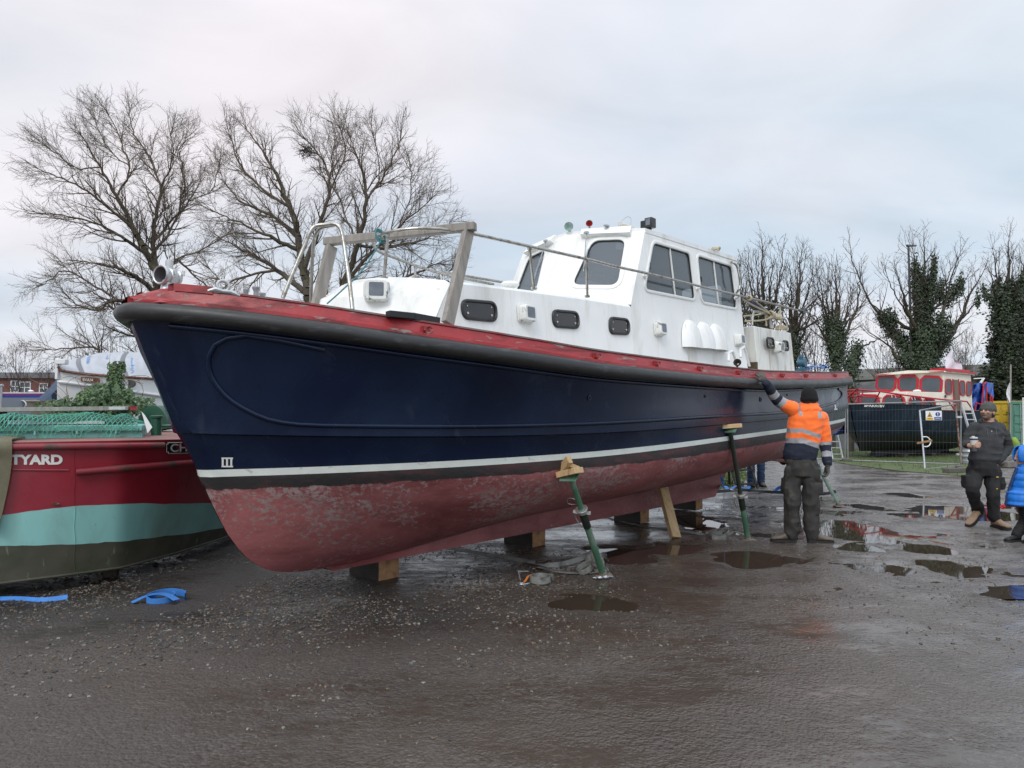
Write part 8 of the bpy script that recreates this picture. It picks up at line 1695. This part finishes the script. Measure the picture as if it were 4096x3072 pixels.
mb = MB(); hand(mb, hR, (.02, .02, -1), (1, -.15, 0), (-.1, .8, 0), 1.03, .55, 1.35, .1, .5); mb.cyl(hR + Vector((0, 0, .05)), hR - Vector((0, 0, .01)), .046, .036, 14); garment('glove', mb, A_, [M['glove']], .0055, None, None, 2)
# ---- man with the cup, walking
dB = 9.5; gb = G(3930, 2098); B_o = empty('person', (gb.x, gb.y, 0), 0, 'bearded person in a grey beanie and charcoal hoodie walking with a cup in hand', 'person'); o_ = B_o.location
w = lambda px, py, dd=0: Wd(px, py, dB + dd) - o_
sR_ = w(3890, 1712, .05); sL_ = w(4008, 1716, -.0); nk = w(3955, 1682, .03); hc = w(3950, 1648, .0); eR_ = w(3868, 1775, .02); hRr = w(3884, 1782, -.20); eL_ = w(4030, 1790, .02); hLl = w(3990, 1846, -.07)
wst = w(3944, 1815); hip = w(3934, 1872); kR_ = w(3890, 1960, -.08); aR_ = w(3912, 2038, .18); kL_ = w(3972, 1968, -.10); aL_ = w(3976, 2066, -.05)
fw = Vector((-.35, -.94, 0)).normalized(); rt = Vector((-.94, .35, 0)).normalized()      # rt: the figure's own right, at the left of the picture
hf = Vector((-.82, -.52, .22)).normalized()
mb = MB(); q, r, f, u, Mx = head(mb, hc, hf, 1.02); mb.tube([nk - Vector((0, 0, .09)), nk, hc + Vector((0.02, .02, -.05))], [.08, .064, .062], 14)
ringloft(mb, [(hip, .12, .08), (wst, .13, .09), (nk - Vector((0, 0, .22)), .17, .11), (nk - Vector((0, 0, .07)), .12, .07)], rt, fw)
limb(mb, [sR_, eR_, hRr], [.055, .043, .033]); limb(mb, [sL_, eL_, hLl], [.055, .043, .033]); limb(mb, [hip + rt * .085, kR_, aR_], [.045, .042, .038]); limb(mb, [hip - rt * .085, kL_, aL_], [.045, .042, .038])
cupc = w(3896, 1776, -.24); hand(mb, hRr + Vector((-.02, 0, -.0)), (cupc + Vector((-.02, -.03, 0)) - hRr) * .6 + Vector((.05, -.06, 0)), (-.75, -.5, .1), (0, 0, 1), 1.02, .85, 1.1, .03, .9)
hand(mb, hLl, (-.6, -.2, -.7), (.3, -.8, .2), (-.6, 0, .6), 1.0, .5, 1.0, .05, .5)
qi = lambda p: (p - hc).dot(f); zi = lambda p: (p - hc).dot(u)
garment('body', mb, B_o, [M['skin'], mk('stubble', (.17, .105, .08), .8, var=.2, vscale=60), M['hair']], .0065, None, lambda p: (1 if (zi(p) < -.030 and qi(p) > .012 and zi(p) > -.115 and not (qi(p) > .085 and zi(p) > -.042)) else 0), 2)
for k in (-1, 1):
    mb = MB(); mb.ell(q(k * .031, .083, .001), (.0065, .004, .003), 8, 6, Mx); mb.build('eye', M['black'], B_o)
    mb = MB(); mb.tube([q(k * .016, .096, .018), q(k * .032, .094, .022), q(k * .048, .082, .017)], .0045, 6); mb.build('eyebrow', M['hair'], B_o)
mb = MB(); mb.ell(q(0, .095, -.058), (.021, .005, .002), 10, 6, Mx); mb.build('mouth', mk('lips', (.10, .04, .035), .5), B_o)
hr = MB(); hr.ell(q(0, -.028, -.02), (.080, .080, .070), 16, 10, Mx); hr.build('hair', M['hair'], B_o)
beanie(B_o, q, r, f, u, 1.02, M['beaniegrey'], z0=.030)
mb = MB(); ch = (sL_ + sR_) / 2; hem = w(3936, 1850)
ringloft(mb, [(hem, .160, .125), (hem + Vector((0, 0, .05)), .182, .145), (wst + Vector((0, 0, .02)), .180, .145), (wst.lerp(ch, .5), .186, .14), (ch - Vector((0, 0, .06)), .190, .125), (ch + Vector((0, 0, .03)), .150, .10), (nk - Vector((0, 0, .035)), .085, .08)], rt, fw)
limb(mb, [sR_ - rt * .03, sR_ + (eR_ - sR_) * .4, eR_, hRr + (eR_ - hRr) * .22], [.082, .070, .060, .044]); limb(mb, [sL_ + rt * .03, sL_ + (eL_ - sL_) * .4, eL_, hLl + (eL_ - hLl) * .05], [.082, .072, .062, .050])
garment('hoodie', mb, B_o, [M['blackfleece']], .0085, wr(.0085, (7, 7, 13)), None, 3)
mb = MB(); mb.tube([nk + rt * .088 * math.cos(a) + fw * (-.03 + .095 * math.sin(a)) + Vector((0, 0, -.015 - .03 * math.sin(a))) for a in np.linspace(0, 6.28, 19)[:-1]], .024, 8, closed=True); mb.ell(nk - fw * .085 + Vector((0, 0, -.03)), (.10, .05, .06)); garment('hood', mb, B_o, [M['blackfleece']], .008, wr(.004), None, 2)
mb = MB(); zp = nk + fw * .098 + Vector((0, 0, -.07)); mb.beam(zp, zp + Vector((0, 0, -.08)) + fw * .03, .004, .004, fw); mb.build('zip', M['galv'], B_o)
for k in (-1, 1): mb = MB(); a = nk + fw * .11 + rt * k * .05 + Vector((0, 0, -.08)); mb.tube([a, a + fw * .04 + Vector((0, 0, -.10)), a + fw * .045 + Vector((0, 0, -.14))], .0025, 5); mb.build('drawstring', M['cupgrey'], B_o)
mb = MB(); ringloft(mb, [(hip + Vector((0, 0, -.10)), .158, .13), (hip, .168, .14), (hip + Vector((0, 0, .09)), .155, .125)], rt, fw)
for k, kn, an in ((1, kR_, aR_), (-1, kL_, aL_)):
    t0 = hip + rt * .092 * k + Vector((0, 0, -.05)); limb(mb, [t0, t0.lerp(kn, .5), kn, kn.lerp(an, .5), an + Vector((0, 0, -.0))], [.102, .090, .072, .070, .070]); mb.box(kn.lerp(t0, .45) + rt * k * .095, (.05, .11, .16))
for k in (-1, 1): c = hip + rt * .155 * k + fw * .03 + Vector((0, 0, -.055)); mb.ell(c, (.035, .045, .09)); mb.box(c + Vector((0, 0, -.03)), (.05, .06, .11))
garment('trousers', mb, B_o, [M['blacktrousers']], .009, wr(.012, (8, 8, 7)), None, 3)
for px, py, s_ in ((3990, 1908, .034), (3988, 1955, .022)):
    c = w(px, py, -.175); mb = MB(); mb.box(c, (s_, .004, .011), Matrix.Rotation(R(8), 3, 'Z')); mb.build('pocket_tab', M['signyellow'], B_o)
mb = MB(); ms = MB(); boot(mb, ms, (aL_.x + .01, aL_.y + .05, 0), (aL_.x + .05, aL_.y - .215, 0), 0, .13, .058)
th = w(3927, 2042, .22); tt = w(3872, 2088, .0); tt.z = .0; boot(mb, ms, th + Vector((0, 0, -.045)), tt, 0, .12, .055); mb.tube([aR_ + Vector((0, 0, .02)), aR_ + Vector((0, 0, -.06))], .055, 12)
garment('boots', mb, B_o, [M['boot_tan']], .008, None, None, 2); ms.build('boot_soles', M['sole'], B_o)
cu = empty('cup', cupc + o_ - Vector((0, 0, .095)), 0, 'cream and grey insulated travel cup held by the bearded person', 'cup')
mb = MB(); mb.lathe((0, 0, 0), (0, 0, 1), [(0, .001), (0, .028), (.005, .031), (.08, .033)], 20); mb.build('base', M['cupgrey'], cu)
mb = MB(); mb.lathe((0, 0, 0), (0, 0, 1), [(.078, .034), (.082, .041), (.15, .043)], 20); mb.build('wall', M['cup'], cu)
mb = MB(); mb.lathe((0, 0, 0), (0, 0, 1), [(.145, .043), (.150, .0445), (.165, .0445), (.167, .043)], 20); mb.build('band', M['puffertrim'], cu)
mb = MB(); mb.lathe((0, 0, 0), (0, 0, 1), [(.165, .043), (.168, .046), (.182, .045), (.186, .03), (.187, .001)], 20); mb.box((-.015, -.01, .192), (.03, .02, .016)); mb.build('lid', M['cup'], cu)
# ---- child in a blue padded coat at the right edge
dC = 8.3; gc = G(4105, 2165); C_o = empty('person', (gc.x, gc.y, 0), 0, 'child in a bright blue hooded puffer coat at the right edge', 'person'); o_ = C_o.location
w = lambda px, py, dd=0: Wd(px, py, dC + dd) - o_
hc = w(4096, 1826); nk = w(4106, 1865); fw = Vector((-.975, .22, 0)).normalized(); rt = Vector((.22, .975, 0)).normalized(); hf = Vector((-.97, .16, -.05)).normalized()
hip = w(4108, 1990); sh_c = w(4108, 1895)
mb = MB(); q, r, f, u, Mx = head(mb, hc, hf, .88); mb.tube([nk - Vector((0, 0, .06)), hc + Vector((0, 0, -.04))], [.05, .045], 12); ringloft(mb, [(hip, .10, .08), (sh_c, .12, .08), (nk, .06, .05)], rt, fw)
s1 = sh_c + rt * .13; s2 = sh_c - rt * .13; e1 = s1 + Vector((.02, .03, -.22)); e2 = s2 + Vector((.03, -.01, -.22)); h1 = e1 + fw * .03 + Vector((0, 0, -.16)); h2 = e2 + fw * .02 + Vector((0, 0, -.16))
k1 = hip + rt * .06 + Vector((0.0, 0, -.26)); k2 = hip - rt * .06 + Vector((.01, 0, -.26)); a1_ = Vector((w(4080, 2100).x, k1.y, .09)); a2_ = Vector((w(4125, 2100).x, k2.y, .09))
limb(mb, [s1, e1, h1], [.04, .03, .022]); limb(mb, [s2, e2, h2], [.04, .03, .022]); limb(mb, [hip + rt * .06, k1, a1_], [.06, .042, .03]); limb(mb, [hip - rt * .06, k2, a2_], [.06, .042, .03])
hand(mb, h1, (-.3, 0, -1), (0, 1, 0), (-1, 0, 0), .72, .5); hand(mb, h2, (-.3, 0, -1), (0, -1, 0), (-1, 0, 0), .72, .5)
garment('body', mb, C_o, [M['skin']], .0065, None, None, 2)
for k in (-1, 1): mb = MB(); mb.ell(q(k * .031, .083, .001), (.009, .006, .006), 8, 6, Mx); mb.build('eye', M['black'], C_o)
hr = MB(); hr.ell(q(0, -.02, .015), (.080, .092, .088), 16, 10, Mx); hr.build('hair', M['hair'], C_o)
def puff(co): z = co.z; return .010 * abs(math.sin(z * math.pi / .080)) ** .6 + .006 * noise.noise(co * 14)
mb = MB(); hz = w(4100, 2022).z
ringloft(mb, [(Vector((hip.x - .01, hip.y, hz)), .165, .20), (Vector((hip.x - .01, hip.y, hz + .15)), .160, .185), (hip + Vector((0, 0, .08)), .150, .155), (sh_c - Vector((0, 0, .04)), .155, .125), (sh_c + Vector((0, 0, .05)), .115, .095), (nk + Vector((0, 0, .02)), .075, .075)], rt, fw)
limb(mb, [s1 - rt * .02, e1, h1 + Vector((0, 0, .02))], [.070, .062, .050]); limb(mb, [s2 + rt * .02, e2, h2 + Vector((0, 0, .02))], [.070, .062, .050])
garment('coat', mb, C_o, [M['puffer'], M['puffertrim']], .009, puff, lambda p: 1 if p.z < hz + .012 else 0, 2)
mb = MB(); rows = []
for t in np.linspace(-.5, 1, 10):
    a0 = t * math.pi / 2; k = math.cos(a0) ** .5; z = .125 * math.sin(a0) if t > 0 else .11 * math.sin(a0) * 1.0; rows.append([q(.108 * k * math.cos(a), -.015 + .135 * k * math.sin(a), z + .015) for a in np.linspace(R(-238), R(58), 26)])
mb.grid(rows); hd2 = mb.build('hood', M['puffer'], C_o, smooth=80); s_ = hd2.modifiers.new('s', 'SOLIDIFY'); s_.thickness = .012; s_.offset = 1
mb = MB(); a = nk + fw * .085 + Vector((0, 0, -.02)); b = Vector((hip.x - .01, hip.y, hz)) + fw * .205; mb.beam(a + fw * .015, a.lerp(b, .5) + fw * .025, .05, .02, fw); mb.beam(a.lerp(b, .5) + fw * .025, b + fw * .01, .05, .02, fw); mb.build('front_flap', M['puffertrim'], C_o, bevel=.006)
mb = MB(); 
for k, kn, an in ((1, k1, a1_), (-1, k2, a2_)): limb(mb, [hip + rt * .06 * k, kn, an], [.075, .062, .055])
garment('trousers', mb, C_o, [M['blacktrousers']], .009, wr(.005), None, 2)
mb = MB(); ms = MB(); boot(mb, ms, (a1_.x + .04, a1_.y, 0), (a1_.x - .15, a1_.y - .02, 0), 0, .085, .042); boot(mb, ms, (a2_.x + .04, a2_.y, 0), (a2_.x - .15, a2_.y - .02, 0), 0, .085, .042); garment('shoes', mb, C_o, [M['black']], .007, None, None, 2); ms.build('shoe_soles', M['sole'], C_o)
c = D(4012, 2027, 8.25); mb = MB()
for k in range(6): a = k * 1.047; mb.ell(c + Vector((.017 * math.cos(a), .004 * (k % 2), .017 * math.sin(a))), (.017, .006, .015), 8, 6)
mb.ell(c + Vector((0, -.008, 0)), (.008, .004, .008), 8, 5, m=1); mb.tube([c, c + Vector((.015, .0, .02)), c + Vector((.035, .01, .035))], .002, 5, m=1)
tag(mb.build('flower', [M['railred'], M['nameblack']], None), 'small red fabric flower dangling by the hem of the blue coat', 'flower')
# ---- person in jeans on the far side of the launch
gd = G(3024, 1946); D_o = empty('person', (gd.x, gd.y, 0), 0, 'person in blue jeans seen only by the legs beneath the stern', 'person')
v_ = lambda x, y, z: Vector((x, y, z)); rt = Vector((1, 0, 0)); fw = Vector((0, -1, 0)); hc = v_(0, 0, 1.62)
mb = MB(); q, r, f, u, Mx = head(mb, hc, (-.2, -1, 0)); mb.tube([v_(0, 0, 1.45), v_(0, 0, 1.58)], [.07, .055], 12); ringloft(mb, [(v_(0, 0, .92), .15, .1), (v_(0, 0, 1.2), .16, .1), (v_(0, 0, 1.42), .14, .08)], rt, fw)
for k in (-1, 1): limb(mb, [v_(k * .19, 0, 1.40), v_(k * .24, .02, 1.12), v_(k * .22, -.08, .88)], [.05, .04, .03]); hand(mb, v_(k * .22, -.08, .87), (0, -.1, -1), (k, 0, 0), (0, -1, 0), 1.0, .5); limb(mb, [v_(k * .09, 0, .9), v_(k * .105, -.02, .48), v_(k * .105, .0, .09)], [.08, .055, .04])
garment('body', mb, D_o, [M['skin']], .01, None, None, 2)
mb = MB(); ringloft(mb, [(v_(0, 0, .80), .16, .12), (v_(0, 0, .98), .16, .11)], rt, fw)
for k in (-1, 1): limb(mb, [v_(k * .092, 0, .84), v_(k * .10, 0, .6), v_(k * .105, -.02, .45), v_(k * .105, 0, .10)], [.10, .09, .078, .075])
garment('jeans', mb, D_o, [M['jeans']], .011, wr(.008, (7, 7, 14)), None, 2)
mb = MB(); ringloft(mb, [(v_(0, 0, .88), .19, .14), (v_(0, 0, 1.2), .2, .14), (v_(0, 0, 1.38), .2, .12), (v_(0, 0, 1.47), .09, .08)], rt, fw)
for k in (-1, 1): limb(mb, [v_(k * .17, 0, 1.38), v_(k * .24, .02, 1.12), v_(k * .22, -.08, .90)], [.08, .068, .05])
garment('jacket', mb, D_o, [M['jacketnavy']], .012, wr(.008), None, 2); hr = MB(); hr.ell(q(0, -.015, .02), (.085, .1, .1), 14, 9, Mx); hr.build('hair', M['hair'], D_o)
mb = MB(); ms = MB()
for k in (-1, 1): boot(mb, ms, v_(k * .105, .06, 0), v_(k * .12, -.20, 0), 0, .12, .05)
garment('boots', mb, D_o, [M['boot_worn']], .009, None, None, 2); ms.build('boot_soles', M['sole'], D_o)
